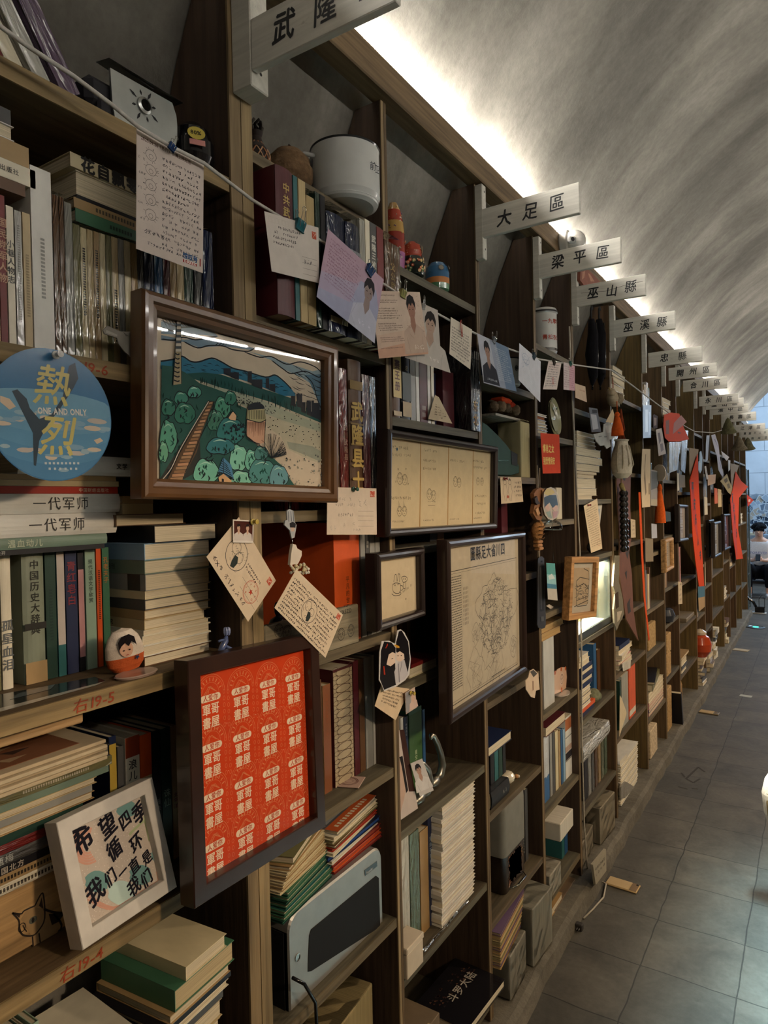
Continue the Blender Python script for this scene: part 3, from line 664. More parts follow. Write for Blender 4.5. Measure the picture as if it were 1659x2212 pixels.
def art_map(a,n,wi,hi,f):
    rg = R(6); D = '33302d'
    rect(a,-wi,wi,-hi,hi,n,'bcae98'); n += .0001
    text(a,'圖縣足大省川四',0.02,hi * .80,n,.040,'1f1d1c',bold=.03,align='c',gap=.002,sz=1.05)
    y0,y1,z0,z1 = -wi * .93,wi * .93,-hi * .95,hi * .70
    for d,wd in ((0,.0022),(.007,.0008)): line(a,[(y0 + d,z0 + d),(y1 - d,z0 + d),(y1 - d,z1 - d),(y0 + d,z1 - d)],n,wd,D,closed=True)
    yt = y0 + wi * .30
    for k in range(46):
        z = z1 - .016 - k * .0066
        if z < z0 + .02: break
        y = y0 + .012
        while y < yt - .004:
            L_ = rg.uniform(.004,.012); line(a,[(y,z),(min(y + L_,yt - .003),z)],n,.0026,'5a544c'); y += L_ + .002
    line(a,[(yt,z0 + .01),(yt,z1 - .01)],n,.0006,D)
    for k in range(4): 
        for j in range(9): yy = yt + .012 + k * .010; line(a,[(yy,z1 - .05 - j * .012),(yy,z1 - .058 - j * .012)],n,.003,'6a635a')
    # county outline filled with rivers and roads
    cy,cz = wi * .28,-hi * .08; B = []
    for k in range(60):
        t = 2 * math.pi * k / 60; r_ = 1 + .22 * math.sin(3 * t + 1) + .16 * math.sin(5 * t) + rg.uniform(-.07,.07); B.append((cy + wi * .52 * r_ * math.cos(t),cz + hi * .56 * r_ * math.sin(t)))
    line(a,B,n,.0014,D,closed=True)
    inside = lambda y,z: ((y - cy) / (wi * .5)) ** 2 + ((z - cz) / (hi * .55)) ** 2 < 1
    for k in range(330):
        y,z = cy + wi * .55 * rg.uniform(-1,1),cz + hi * .58 * rg.uniform(-1,1)
        if not inside(y,z): continue
        an = rg.uniform(0,6.3); p = [(y,z)]
        for s in range(rg.randint(4,11)):
            an += rg.uniform(-.7,.7); y += .007 * math.cos(an); z += .007 * math.sin(an)
            if not inside(y,z): break
            p.append((y,z))
        if len(p) > 2: line(a,p,n,rg.choice([.0010,.0012,.0019]),rg.choice([D,'55504a','4a4540']))
    for k in range(260):
        y,z = cy + wi * .5 * rg.uniform(-1,1),cz + hi * .55 * rg.uniform(-1,1)
        if inside(y,z): line(a,[(y,z),(y + rg.uniform(.003,.007),z)],n,.0022,'55504a')
    for oy,oz,s in ((-wi * .32,-hi * .70,.06),(-wi * .30,-hi * .2,.03),(wi * .80,-hi * .62,.035),(wi * .2,-hi * .80,.07)):
        pt = [(oy + s * (1 + rg.uniform(-.3,.3)) * math.cos(k * .45),oz + s * (1 + rg.uniform(-.3,.3)) * math.sin(k * .45)) for k in range(14)]; line(a,pt,n,.001,D,closed=True)
        for k in range(14): p = [(oy + s * rg.uniform(-.8,.8),oz + s * rg.uniform(-.8,.8)) for _ in range(3)]; line(a,p,n,.0006,D)
    line(a,[(wi * .1,-hi * .9),(wi * .5,-hi * .9)],n,.0022,D)
frame('tall dark frame with an old black-line county map headed by seven bold characters',(0.06,1.844,1.325,-0.012,0.002,0.063,0.646,0.471),'round','2a1d18','bcae98',art_map,scale=1.15,art_name='map_sheet')
def art_orange(a,n,wi,hi,f):
    W = 'e9d9bf'; rg = R(7); LI = 'd98a5c'
    rect(a,-wi,wi,-hi,hi,n,'cb4218'); n += .0001
    cw = 2 * wi / 4; ch = 2 * hi / 4.08
    for i in range(4):
        for j in range(4):
            c = -wi + cw * (i + .52); t = hi - ch * j - ch * .06 - i * .002
            for r_,wd in ((.46,.0007),(.41,.0005),(.27,.0005)): line(a,ell(c,t - cw * .48,cw * r_,cw * r_ * 1.0,18,0.0,math.pi),n,wd,LI)
            for k in range(9): an = .35 + k * .31; line(a,[(c + cw * .30 * math.cos(an),t - cw * .48 + cw * .30 * math.sin(an)),(c + cw * .38 * math.cos(an),t - cw * .48 + cw * .38 * math.sin(an))],n,.0018,LI)
            for k in range(6): line(a,[(c - cw * .22 + k * cw * .03,t - cw * .47),(c + rg.uniform(-.08,.08) * cw,t - cw * .30),(c + cw * .22 - k * cw * .02,t - cw * (.46 - .01 * k))],n,.0005,LI)
            for s in (-1,1):
                for k in range(6): zz = t - cw * (.5 + k * .155); line(a,ell(c + s * cw * .43,zz,cw * .035,cw * .05,6 + k % 3),n,.0005,LI,closed=True)
            z = t - cw * .56; P = ell(c - cw * .24,z,cw * .08,cw * .08,8,math.pi / 2,1.5 * math.pi) + ell(c + cw * .24,z,cw * .08,cw * .08,8,-math.pi / 2,math.pi / 2)
            poly(a,P,n,W); text(a,'人爱你',c,z - cw * .052,n + .0001,cw * .15,'b23a16',bold=.02,align='c',gap=cw * .01)
            text(a,'軍哥',c,z - cw * .36,n,cw * .27,W,bold=.02,align='c',sz=1.02); text(a,'書屋',c,z - cw * .66,n,cw * .27,W,bold=.02,align='c',sz=1.02)
            for k in range(8):
                if k != 4: line(a,[(c - cw * .2 + k * cw * .055,z - cw * .74),(c - cw * .17 + k * cw * .055,z - cw * .74)],n,.0022,LI)
            poly(a,ell(c + cw * .5,z - cw * .70,.0007,.0007,6),n,W)
frame('dark wooden frame with a bright orange sheet of repeated bookshop labels',(0.062,0.858,1.235,-0.043,-0.053,0.026,0.331,0.369),'deep','2e1a12','cb4218',art_orange,scale=1.5,art_name='label_sheet')
def art_white(a,n,wi,hi,f):
    rg = R(9); q = zm(f,0,1440,2.866)
    rect(a,-wi,wi,-hi,hi,n,'c2b5a8'); n += .0001
    for k in range(700): y,z = rg.uniform(-wi,wi),rg.uniform(-hi,hi); poly(a,ell(y,z,.0007,.0007,5),n,rg.choice(['d8cdc2','b3a599','e2d9cf']))
    n += .0001
    def C(col,*p): poly(a,[CLIP(v,wi,hi) for v in q(*p)],n,col)
    for c,x,y,r_ in (('6f9693',780,880,62),('6f9693',600,1330,75),('6f9693',870,1290,70),('6f9693',975,1170,42),('b9d0c9',750,1400,85)): C(c,*[(x + r_ * 1.0 * math.cos(t * .35) * (1 + .1 * math.sin(4 * t)),y + r_ * .9 * math.sin(t * .35)) for t in range(18)])
    n += .0001
    for k in range(5): line(a,[CLIP(v,wi,hi) for v in smooth(q(*[(540 + (100 - 16 * k) * math.cos(t * .5 + 1),1110 + (110 - 16 * k) * math.sin(t * .5 + 1)) for t in range(9)]))],n,.003,'cf9c88')
    line(a,[CLIP(v,wi,hi) for v in smooth(q((800,1040),(850,990),(900,960),(960,1060),(940,900)))],n,.004,'a9b48a')
    for k in range(3): line(a,[CLIP(v,wi,hi) for v in smooth(q((540,1400 + 20 * k),(660,1480 + 10 * k),(820,1490),(960,1400),(1000,1250 + 20 * k)))],n,.002,'cf9c88')
    n += .0002; INK = '17151f'
    def T(s,u0,v0,u1,v1,sz):
        p0,p1 = q((u0,v0))[0],q((u1,v1))[0]; r_ = math.atan2(p1[1] - p0[1],p1[0] - p0[0]); L_ = math.hypot(p1[0] - p0[0],p1[1] - p0[1])
        text(a,s,p0[0],p0[1],n,sz,INK,bold=.045,rot=r_,gap=(L_ - len(s) * sz) / max(1,len(s) - 1) if len(s) > 1 else 0,shear=.15,sz=1.15)
    for ch,u,v,sz in (('希',470,1190,.036),('望',640,1080,.030),('四',755,1020,.022),('季',840,985,.027),('循',685,1215,.026),('环',825,1165,.024),('我',560,1500,.030),('们',665,1375,.020),('一',745,1330,.017),('直',815,1300,.020),('是',895,1240,.018),('我',810,1440,.023),('们',890,1380,.021)):
        p0 = q((u,v))[0]; text(a,ch,p0[0],p0[1],n,sz,INK,bold=.04,rot=.38 - .02,shear=.2,sz=1.15)
    poly(a,ell(*q((1000,1240))[0],.002,.004,8),n,INK)
frame('thick white frame leaning on the shelf edge, with black brush lettering on glittering white',(-0.002,0.616,1.148,0.028,-0.267,0.027,0.165,0.172),'flat','c9c3ba','c2b5a8',art_white,pane=None,mat='matte',art_name='lettering_sheet',scale=1.0)
def art_house(a,n,wi,hi,f):
    rg = R(10); q = zm(f,940,820,3.770); D = '3d3a37'
    rect(a,-wi,wi,-hi,hi,n,'bdb1a0'); n += .0001; rect(a,-wi * .72,wi * .72,-hi * .70,hi * .78,n,'b79f82'); n += .0001
    for c in [((1150,1640),(1180,1610),(1270,1625),(1275,1760),(1150,1800),(1150,1640)),((1160,1690),(1210,1660),(1270,1700)),((1150,1700),(1150,1860)),((1130,1870),(1300,1790)),((1270,1630),(1250,1560),(1210,1520)),((1150,1960),(1230,1860),(1310,1800))]: line(a,[CLIP(v,wi * .72,hi * .75) for v in q(*c)],n,.003,D)
    for k in range(90):
        u,v = rg.uniform(1150,1275),rg.uniform(1660,1790); line(a,[CLIP(p,wi * .7,hi * .7) for p in q((u,v),(u + rg.uniform(-25,25),v + rg.uniform(-18,18)))],n,.002,rg.choice([D,'5d5850']))
frame('pale wooden frame with an ink sketch of an old house, hanging from a cord',(0.075,2.706,1.306,-0.069,0.038,-0.181,0.237,0.247),'deep','a5794a','bdb1a0',art_house,scale=1.3,art_name='sketch',mat='wood_y')
# ------------------------------------------------------------------ paper things: cards, notes, photo prints
def sheet(name,label,cat,quad,x0,col,draw=None,group=None,seed=1,thick=.0005,mat='paper',T=None,extra=None):
    """quad: TL, TR, BR, BL seen in the photo, lying in the plane x = x0"""
    P = [at(px,py,x0) for px,py in quad]; c = sum(P,Vector()) / len(P)
    e = P[1] - P[0]; rx = math.atan2(e.z,e.y) if len(quad) == 4 else 0
    M = pose(x0,c.y,c.z,rx,0,0); Mi = M.inverted(); L = [((Mi @ p).y,(Mi @ p).z) for p in P]
    m = MB(mat,col); m.prism(L,-thick,0)
    if draw:
        W = math.hypot(L[1][0] - L[0][0],L[1][1] - L[0][1]); Hh = math.hypot(L[3][0] - L[0][0],L[3][1] - L[0][1])
        def uv(u,v): return tuple(L[0][k] * (1 - u) * (1 - v) + L[1][k] * u * (1 - v) + L[2][k] * u * v + L[3][k] * (1 - u) * v for k in (0,1))
        draw(Pen(m,uv,W,Hh,R(seed),flat(M)))
    o = solo(name,m,label,cat,M=M,group=group)
    return o
class Pen:
    def __init__(s,m,uv,W,H_,rg,f): s.m = m; s.uv = uv; s.W = W; s.H = H_; s.rg = rg; s.n = .00012; s.f = f
    def up(s): s.n += .00001
    def poly(s,col,*pts): s.up(); poly(s.m,[s.uv(*p) for p in pts],s.n,col)
    def rect(s,col,u0,v0,u1,v1): s.poly(col,(u0,v0),(u1,v0),(u1,v1),(u0,v1))
    def line(s,col,wd,*pts,closed=False,sm=False): line(s.m,[s.uv(*p) for p in (smooth(list(pts)) if sm else pts)],s.n + .000006,wd,col,closed=closed)
    def ell(s,col,u,v,ru,rv,fill=True,wd=.0006,k=16,a0=0,a1=2 * math.pi):
        p = ell(u,v,ru,rv,k,a0,a1); s.poly(col,*p) if fill else s.line(col,wd,*p,closed=a1 - a0 > 6.2)
    def hand(s,col,u0,u1,v,h,wd=.0006,fill=.9,up=False):
        rg = s.rg; asp = s.H / s.W; u = u0
        while u < u1 - h * asp * .4:
            cw = h * asp * rg.uniform(.75,1.0)
            if rg.random() < fill:
                for _ in range(rg.randint(3,5)): s.line(col,wd,*[(u + rg.uniform(0,cw * .85),v - rg.uniform(0,h * .85)) for _ in range(rg.choice((2,2,3)))])
            u += cw
    def block(s,col,u0,u1,v0,v1,rows,wd=.0006,fill=.9,ragged=.15):
        h = (v1 - v0) / rows
        for i in range(rows): s.hand(col,u0,u1 - s.rg.uniform(0,ragged) * (u1 - u0),v0 + h * (i + .85),h * .72,wd,fill)
    def print_(s,col,u0,u1,v0,v1,rows,ragged=.2):
        h = (v1 - v0) / rows
        for i in range(rows):
            u = u0; ue = u1 - s.rg.uniform(0,ragged) * (u1 - u0)
            while u < ue: w_ = s.rg.uniform(.01,.035); s.line(col,h * .42 * s.H,(u,v0 + h * (i + .5)),(min(u + w_,ue),v0 + h * (i + .5))); u += w_ + .008
    def text(s,t,u,v,h,col,bold=0.0,vertical=False,align='l',sy=1.0,gap=0.0):
        p = s.uv(u,v); q = s.uv(u + .05,v); r_ = math.atan2(q[1] - p[1],q[0] - p[0]); s.up()
        text(s.m,t,p[0],p[1],s.n,h,col,bold=bold,vertical=vertical,rot=r_,align=align,sy=sy,gap=gap)
    def person(s,u,v,h,shirt,hair='1d1a1b',skin='b98f78',line_=None):
        """printed head-and-shoulders portrait: top of the hair at v, total height h"""
        a = s.H / s.W; w_ = h * a
        s.poly(shirt,(u - w_ * .42,v + h),(u - w_ * .36,v + h * .62),(u - w_ * .12,v + h * .50),(u + w_ * .12,v + h * .50),(u + w_ * .36,v + h * .62),(u + w_ * .42,v + h))
        s.poly(skin,(u - w_ * .07,v + h * .34),(u + w_ * .07,v + h * .34),(u + w_ * .09,v + h * .52),(u,v + h * .66),(u - w_ * .09,v + h * .52))
        s.ell(skin,u,v + h * .24,w_ * .125,h * .175,k=16)
        s.poly(hair,*[(u + w_ * x,v + h * y) for x,y in ((-.15,.26),(-.16,.14),(-.11,.03),(0,-.01),(.11,.03),(.16,.14),(.15,.26),(.11,.18),(.05,.13),(0,.19),(-.06,.14),(-.11,.19))])
        for d in (-.055,.055): s.ell('2a2020',u + w_ * d,v + h * .245,w_ * .022,h * .010,k=7); s.line('2a2020',.0004,(u + w_ * (d - .03),v + h * .215),(u + w_ * (d + .03),v + h * .21))
        s.line('8a5a4c',.0004,(u,v + h * .26),(u + w_ * .012,v + h * .30)); s.line('8f4b45',.0006,(u - w_ * .035,v + h * .345),(u + w_ * .035,v + h * .345))
        if line_:
            for d in (-1,1): s.line(line_,.0005,(u + w_ * .09 * d,v + h * .52),(u,v + h * .68)); s.line(line_,.0005,(u + w_ * .28 * d,v + h * .72),(u + w_ * .22 * d,v + h))
    def stamp(s,u,v,r_,col='b8402c'):
        a = s.H / s.W; s.ell(col,u,v,r_ * a,r_,False,.0008,24); s.ell(col,u,v,r_ * a * .9,r_ * .9,False,.0004,24)
        s.poly(col,*[(u + r_ * a * (.3 if k % 2 == 0 else .13) * math.sin(k * math.pi / 5),v - r_ * (.3 if k % 2 == 0 else .13) * math.cos(k * math.pi / 5)) for k in range(10)])
        for k,ch in enumerate('BJYXSZD'): an = math.pi * (1.25 - k * .24); p = (u + r_ * a * .66 * math.cos(an) - .012,v - r_ * .66 * math.sin(an) + .02); s.text(ch,p[0],p[1],r_ * s.H * .3,col)
    def codes(s,u,v,du,k=6,col='b9b0a2'):
        for i in range(k): s.line(col,.0005,(u + i * du,v),(u + (i + .75) * du,v),(u + (i + .75) * du,v + .09),(u + i * du,v + .09),closed=True)
    def seal(s,u,v,du=.09,dv=.12):
        s.rect('b4553f',u,v,u + du,v + dv)
        for k in range(5): s.line('e4cdb8',.0006,(u + du * s.rg.random(),v + dv * s.rg.random()),(u + du * s.rg.random(),v + dv * s.rg.random()))
    def cat_roundel(s,u,v,r_):
        a = s.H / s.W; s.ell('4b4a4a',u,v,r_ * a,r_,False,.0011,26); D = '3a3a3a'
        for x,y,q in ((-.35,-.3,.42),(.3,-.05,.36)): s.ell(D,u + r_ * a * x,v + r_ * y,r_ * a * q,r_ * q,False,.0008,14)
        s.poly('2e3532',*[(u + r_ * a * x,v + r_ * y) for x,y in ((-.1,.1),(.2,0),(.45,.3),(.42,.75),(.1,.9),(-.05,.55))])
        for k in range(34): x,y = s.rg.uniform(-.8,.8),s.rg.uniform(-.8,.8); s.line(D,.0006,(u + r_ * a * x,v + r_ * y),(u + r_ * a * (x + s.rg.uniform(-.18,.18)),v + r_ * (y + s.rg.uniform(-.18,.18))))
INKB = '34323a'
def d_emark(p):
    p.rect('c4b6ac',0,0,1,1); p.up()
    for i in range(22):
        for j in range(26): p.line('b3a59c',.0005,(.05 + i * .042,.16 + j * .03),(.056 + i * .042,.16 + j * .03))
    p.text('2025.09.26《热烈》台灣上映纪念',.06,.075,.0069,'4a2a24',bold=.02,sy=.92)
    for k in range(5):
        u,v = .2,.17 + k * .125; p.ell('55504d',u,v,.075,.045,False,.0007,12); p.ell('55504d',u,v + .01,.03,.02,False,.0006,8)
        for _ in range(7): a = p.rg.uniform(0,6.3); p.line('55504d',.0006,(u + .08 * math.cos(a),v + .05 * math.sin(a)),(u + .11 * math.cos(a),v + .065 * math.sin(a)))
        p.hand('55504d',.02,.12,v + .07,.03,.0005)
    p.block(INKB,.36,.97,.12,.90,15,.0007,.9,.1); p.hand(INKB,.1,.4,.84,.05,.0008); p.hand(INKB,.15,.9,.93,.035,.0007)
    p.text('惊叹号',.68,.925,.0105,'234a73',bold=.05,sy=.95); p.rect('8f2f2a',.68,.94,.90,.965); p.text('E-MARK',.70,.962,.0062,'e6d5cc',bold=.03); p.rect('8f2f2a',.945,.88,.965,.95)
sheet('letter_card','white handwritten card headed 2025.09.26 hanging from the cord at the upper left','card',[(295,276),(440,352),(438,590),(294,537)],.034,'c9bdb4',d_emark,seed=21)
def d_pc(p):
    p.codes(.06,.06,.06); p.seal(.86,.10,.09,.13); p.block(INKB,.10,.72,.16,.52,4,.0007,.8,.4); p.hand('a59c92',.45,.72,.8,.2,.0006,.5); p.hand(INKB,.68,.86,.72,.1,.0008)
    for v in (.60,.70,.80,.90): p.line('6b655f',.0005,(.64,v),(.95,v))
sheet('postcard','white postcard in the teal clip, under the maroon dictionary','postcard',[(571,456),(688,492),(690,612),(587,586)],.055,'c9bfb5',d_pc,seed=22)
def d_pink(p):
    p.poly('9fa0b8',(0,1),(0,.86),(.5,.72),(.62,.3),(.9,.25),(1,.5),(1,1)); p.poly('aa9db2',(0,.86),(0,.62),(.55,.40),(.62,.3),(.5,.72)); p.up()
    p.block('7a4d63',.06,.60,.07,.70,13,.0004,.95,.2); p.person(.78,.16,.84,'b3b3c1','2b262a','8e7d78'); p.line('8d8ca0',.0006,(.62,.62),(.55,.86),(.66,1)); p.hand('d9d5e2',.68,.92,.9,.10,.0008)
sheet('photo_card','lilac letter sheet with a printed portrait, hanging point down from a blue clip','card',[(709,494.5),(829,604),(805.5,739),(684,641)],.062,'b297a6',d_pink,seed=23)
def d_fa(p):
    p.poly('c49a82',(0,1),(0,.86),(.5,.80),(1,.78),(1,1)); p.poly('c6aa97',(0,.86),(0,.66),(1,.55),(1,.78),(.5,.80)); p.up()
    for v0,v1,r_ in ((.04,.08,1),(.12,.18,2),(.24,.42,5),(.47,.60,4),(.68,.77,3),(.84,.87,1)): p.block('5a4a44',.06,.55,v0,v1,r_,.0005,.95,.3)
    p.person(.76,.05,.92,'b9a08e','221e1e','9b7260','5d4a42')
    for k in range(26): u,v = p.rg.uniform(.62,1),p.rg.uniform(.05,.75); p.line('8a7064',.0006,(u,v),(u + p.rg.uniform(-.05,.05),v + p.rg.uniform(-.06,.06)))
    p.hand('e6d8ca',.72,.95,.92,.10,.0008)
sheet('photo_card','cream to peach letter sheet with a black-haired portrait, in front of a grey one','card',[(800.4,627.8),(906.7,631),(925,764.5),(819,774.6)],.060,'c7b19f',d_fa,seed=24)
def d_fb(p): p.rect('b3aaa0',0,0,1,1); p.person(.62,.08,.95,'b5aca2','25211f','a88d7c','3e3a38'); p.hand('e6e0d8',.5,.9,.93,.08,.0007)
sheet('photo_card','grey printed portrait half hidden behind the peach letter sheet','card',[(905,652),(945.5,670),(954,795.5),(878,769.6)],.048,'b3aaa0',d_fb,seed=25)
sheet('note_card','white handwritten note held by a red paperclip on the cord','card',[(974,685),(1019.7,712),(1016,798),(971,764.5)],.050,'cabfae',lambda p: (p.codes(.1,.06,.1,3),p.block(INKB,.06,.95,.2,.86,9,.0009,.95,.12),p.hand(INKB,.3,.7,.95,.06,.0008)),seed=26)
def d_blue(p):
    p.poly('66788f',(.42,0),(1,0),(1,1),(.5,1)); p.poly('9097a6',(.36,0),(.56,0),(.66,1),(.44,1)); p.up(); p.person(.24,.08,.90,'2a2a31','1b191b','957566','55555c'); p.block('b9bfc8',.48,.95,.12,.85,16,.0006,.9,.3); p.hand('d5d8de',.12,.4,.92,.07,.0008)
sheet('photo_card','blue-grey portrait print of a man in a dark shirt beside a block of lettering','card',[(1030.6,719.7),(1098,751),(1116,846),(1045,827)],.05,'a9abb4',d_blue,seed=27)
def d_sk(p): p.ell('8f9bb0',.3,.27,.16,.13,False,.0012,18); p.ell('8f9bb0',.3,.3,.11,.1,False,.0008,14); [p.line('8f9bb0',.0008,(.3 + p.rg.uniform(-.2,.2),.2 + p.rg.uniform(-.1,.3)),(.3 + p.rg.uniform(-.2,.2),.3 + p.rg.uniform(-.1,.3))) for k in range(20)]; [p.line('b5bcc8',.0006,(.2,.62 + .06 * k),(.8,.64 + .06 * k)) for k in range(4)]
sheet('drawing_sheet','white sheet with a faint blue pencil portrait hanging from the cord','drawing',[(1122,741.4),(1168,781),(1167,869),(1120,820)],.052,'cccbd0',d_sk,seed=28)
def d_st(p): [p.line('6f6a70',.0010,(.1,.1 + .085 * k),(.85,.1 + .085 * k)) for k in range(10)]; p.block(INKB,.1,.85,.06,.92,10,.0008,.5,.3); p.text('爱',.55,.8,.03,'a8564a')
sheet('note_card','narrow lined note card with a leaning lower edge, left of its pink-lined neighbour','card',[(1185,780),(1212.7,785),(1203,841.5),(1173,841)],.05,'cdbdb3',d_st,seed=29)
sheet('note_card','lined note card with a pink-printed half at the end of the white cord','card',[(1217.5,782),(1241.6,791),(1241.6,844),(1217.5,841.5)],.05,'c9b9b6',lambda p: (p.rect('c79aa0',.5,0,1,1),p.block('8d6570',.06,.94,.08,.92,10,.0009,.8,.1)),seed=30)
sheet('note_card','beige note card pinned just below the pink-lined card','card',[(1242,828),(1264.5,835),(1268,869),(1243,859)],.03,'c2a88e',lambda p: p.hand('8f5a48',.4,.9,.4,.12,.0010),seed=31)
def d_pc2(p):
    p.codes(.07,.03,.05); p.seal(.86,.06,.10,.13); p.block('8f867d',.15,.62,.18,.42,2,.0006,.8,.3); p.hand('8f867d',.6,.85,.4,.2,.0006); p.hand('7b736b',.2,.5,.62,.10,.0006); p.hand('a39a90',.05,.25,.92,.14,.0005); p.hand('8f867d',.5,.65,.93,.08,.0006); p.hand('8f867d',.3,.58,.85,.14,.0006,.6)
    for v in (.50,.60,.70,.82): p.line('6b655f',.0005,(.60,v),(.93,v))
sheet('postcard','cream postcard with a green push pin, under the corner of the landscape painting','postcard',[(707,1052),(813,1055),(814,1155),(706,1155)],.030,'cbb9a4',d_pc2,seed=32)
def d_dl(p): p.hand('3b3436',.06,.80,.93,.12,.0009); p.cat_roundel(.30,.46,.27); p.stamp(.78,.62,.20); p.seal(.88,.08,.08,.12); p.block('4d4545',.5,.85,.30,.46,2,.0008); p.line('6b655f',.0005,(.55,.6),(.95,.6)); p.line('6b655f',.0005,(.6,.75),(.98,.75))
sheet('postcard','tilted cream postcard with a red round stamp, pinned to the light post','postcard',[(516,1117),(596,1254),(536,1343),(446,1203)],.026,'cdb99e',d_dl,seed=33)
def d_dr(p): p.codes(.12,.04,.05); p.seal(.90,.05,.07,.12); p.block('322e30',.04,.97,.14,.97,10,.0009,.95,.08); p.rect('cbb79c',.32,.30,.60,.72); p.cat_roundel(.46,.5,.25)
sheet('postcard','tilted cream postcard densely written all over, hanging below a beaded charm','postcard',[(640,1230),(741,1328),(703,1421),(593,1313)],.052,'cdb99e',d_dr,seed=34)
def d_two(p): p.rect('4a2319',.05,.06,.95,.90); [p.person(u,.18,.72,'c9bdb2','241a18','c59f86') for u in (.27,.70)]
sheet('photo_print','small square photo of two people in white shirts on a dark red ground','photo',[(503,1122),(548,1124),(547,1173),(503.5,1172)],.030,'d6ccc0',d_two,seed=35)
def d_cp(p):
    for u in (.2,.42): p.ell('3c3630',u,.2,.07,.09,False,.0014,12); p.line('3c3630',.0014,(u - .05,.3),(u - .09,.55),(u - .03,.92)); p.line('3c3630',.0014,(u + .05,.3),(u + .09,.55),(u + .02,.92)); p.poly('6a5d50',(u - .07,.12),(u,.02),(u + .07,.12))
    p.ell('a0523a',.3,.75,.05,.06); p.block('3c3630',.6,.95,.12,.8,4,.0014,.8)
sheet('drawing_sheet','torn beige sheet with two cartoon figures, pinned left of the leather hanging','drawing',[(1080.6,1031),(1125.7,1031),(1130.5,1084),(1083,1088.4)],.012,'bda78a',d_cp,seed=36)
def d_red(p): p.text('博肖之女',.06,.46,.033,'e2bf6e',bold=.04,sy=.95); p.text('别爱情保安',.06,.76,.030,'e2bf6e',bold=.04,sy=.85)
sheet('paper_slip','bright red paper slip with two lines of gold lettering','card',[(1167.6,935),(1208,939),(1211,1022),(1172.6,1023)],.030,'c4401f',d_red,seed=37)
sheet('letter_sheet','curling cream letter densely typed, hanging above the house sketch','letter',[(1261,1093),(1290,1077),(1301,1185),(1277,1194.5)],.012,'cdb795',lambda p: (p.block('57493c',.1,.92,.08,.9,18,.0009,.95,.1),p.ell('a5503c',.75,.85,.12,.07,False,.0012)),seed=38)
sheet('note_card','small cream note card hanging by a corner under the paper figures','card',[(824,1479),(885,1488),(855,1556),(809.5,1525)],.012,'cbb394',lambda p: (p.codes(.1,.75,.08,3),p.block('4a3f38',.15,.9,.12,.72,5,.0008)),seed=39)
def d_two2(p): p.rect('8d8a8c',.02,.02,.5,.98); p.person(.72,.12,.85,'c3a698','1b1718','c9a48e')
sheet('photo_print','small photo print of a long-haired figure beside the hanging note card','photo',[(875,1497),(896,1484),(900.5,1528),(877,1543)],.020,'bba394',d_two2,seed=40)
# cut-out paper figures: a generic couple in dark and pale robes
def cutout(name,label,cat,outline,x0,edge,parts,z=None,thick=.0015):
    P = [at(px,py,x0) for px,py in outline]; c = sum(P,Vector()) / len(P); M = Matrix.Translation(c); f = flat(M)
    m = MB('gloss',edge); m.prism([f(*q) for q in outline],-thick,0); n = .0001
    for col,pts in parts: poly(m,[f(*q) for q in pts],n,col); n += .00006
    return solo(name,m,label,cat,M=M)
zc = lambda *q: [(780 + a / 5.028,1340 + b / 5.028) for a,b in q]
cutout('paper_figure','cut-out paper couple, one dark-robed and one pale-robed, pinned to the post','paper cut-out',zc((395,110),(430,97),(470,130),(520,230),(540,420),(525,590),(480,650),(380,720),(250,770),(225,700),(195,650),(200,350),(225,225),(300,220),(370,255)),.022,'c9c4c0',
       [('17151a',zc((215,330),(250,230),(330,240),(375,300),(370,480),(380,700),(250,755),(205,640))),('17151a',zc((380,240),(410,120),(440,110),(510,230),(530,420),(505,580),(470,440),(380,340))),('b7b2b4',zc((400,450),(470,430),(510,580),(470,640),(375,690),(360,560))),('d6bda9',zc((300,370),(340,345),(372,360),(370,460),(320,500),(275,480))),('d9c0ac',zc((378,360),(420,335),(465,365),(470,420),(420,450),(380,430))),
        ('7f7b80',zc((400,470),(408,470),(420,670),(410,675))),('7f7b80',zc((440,450),(446,450),(425,560),(420,560))),('a4311f',zc((240,500),(250,495),(262,590),(245,590))),('a4311f',zc((262,300),(285,250),(290,270),(268,305))),('c08a2e',zc((355,268),(370,262),(412,280),(415,300),(385,298))),('2a2224',zc((318,420),(345,410),(345,418))),('2a2224',zc((385,385),(405,380),(405,390))),('2a2224',zc((425,380),(440,375),(438,388)))])
def standing_print(name,label,quad,y0,col,draw,seed):
    pass
sheet('photo_card','small white photo card of a standing figure, leaning on the middle shelf','card',[(886.6,1649.5),(912,1638.5),(937,1707.5),(907,1720)],.002,'b5aea9',lambda p: (p.person(.45,.08,.8,'c3bdb8','1d1a1b','a2806e','57504c')),seed=41)
sheet('photo_card','tall print of a face in profile standing against the post, dark brown beside it','photo',[(861,1577),(873,1576),(903,1746),(866,1771)],-.004,'b9aaa0',lambda p: (p.poly('3a211a',(.15,0),(1,0),(1,.78),(.6,.74),(.5,.45)),p.poly('b79a88',(0,.34),(.3,.42),(.42,.7),(0,.92)),p.poly('1c1718',(0,.3),(.35,.3),(.55,.72),(.4,.74),(.2,.42))),seed=42)
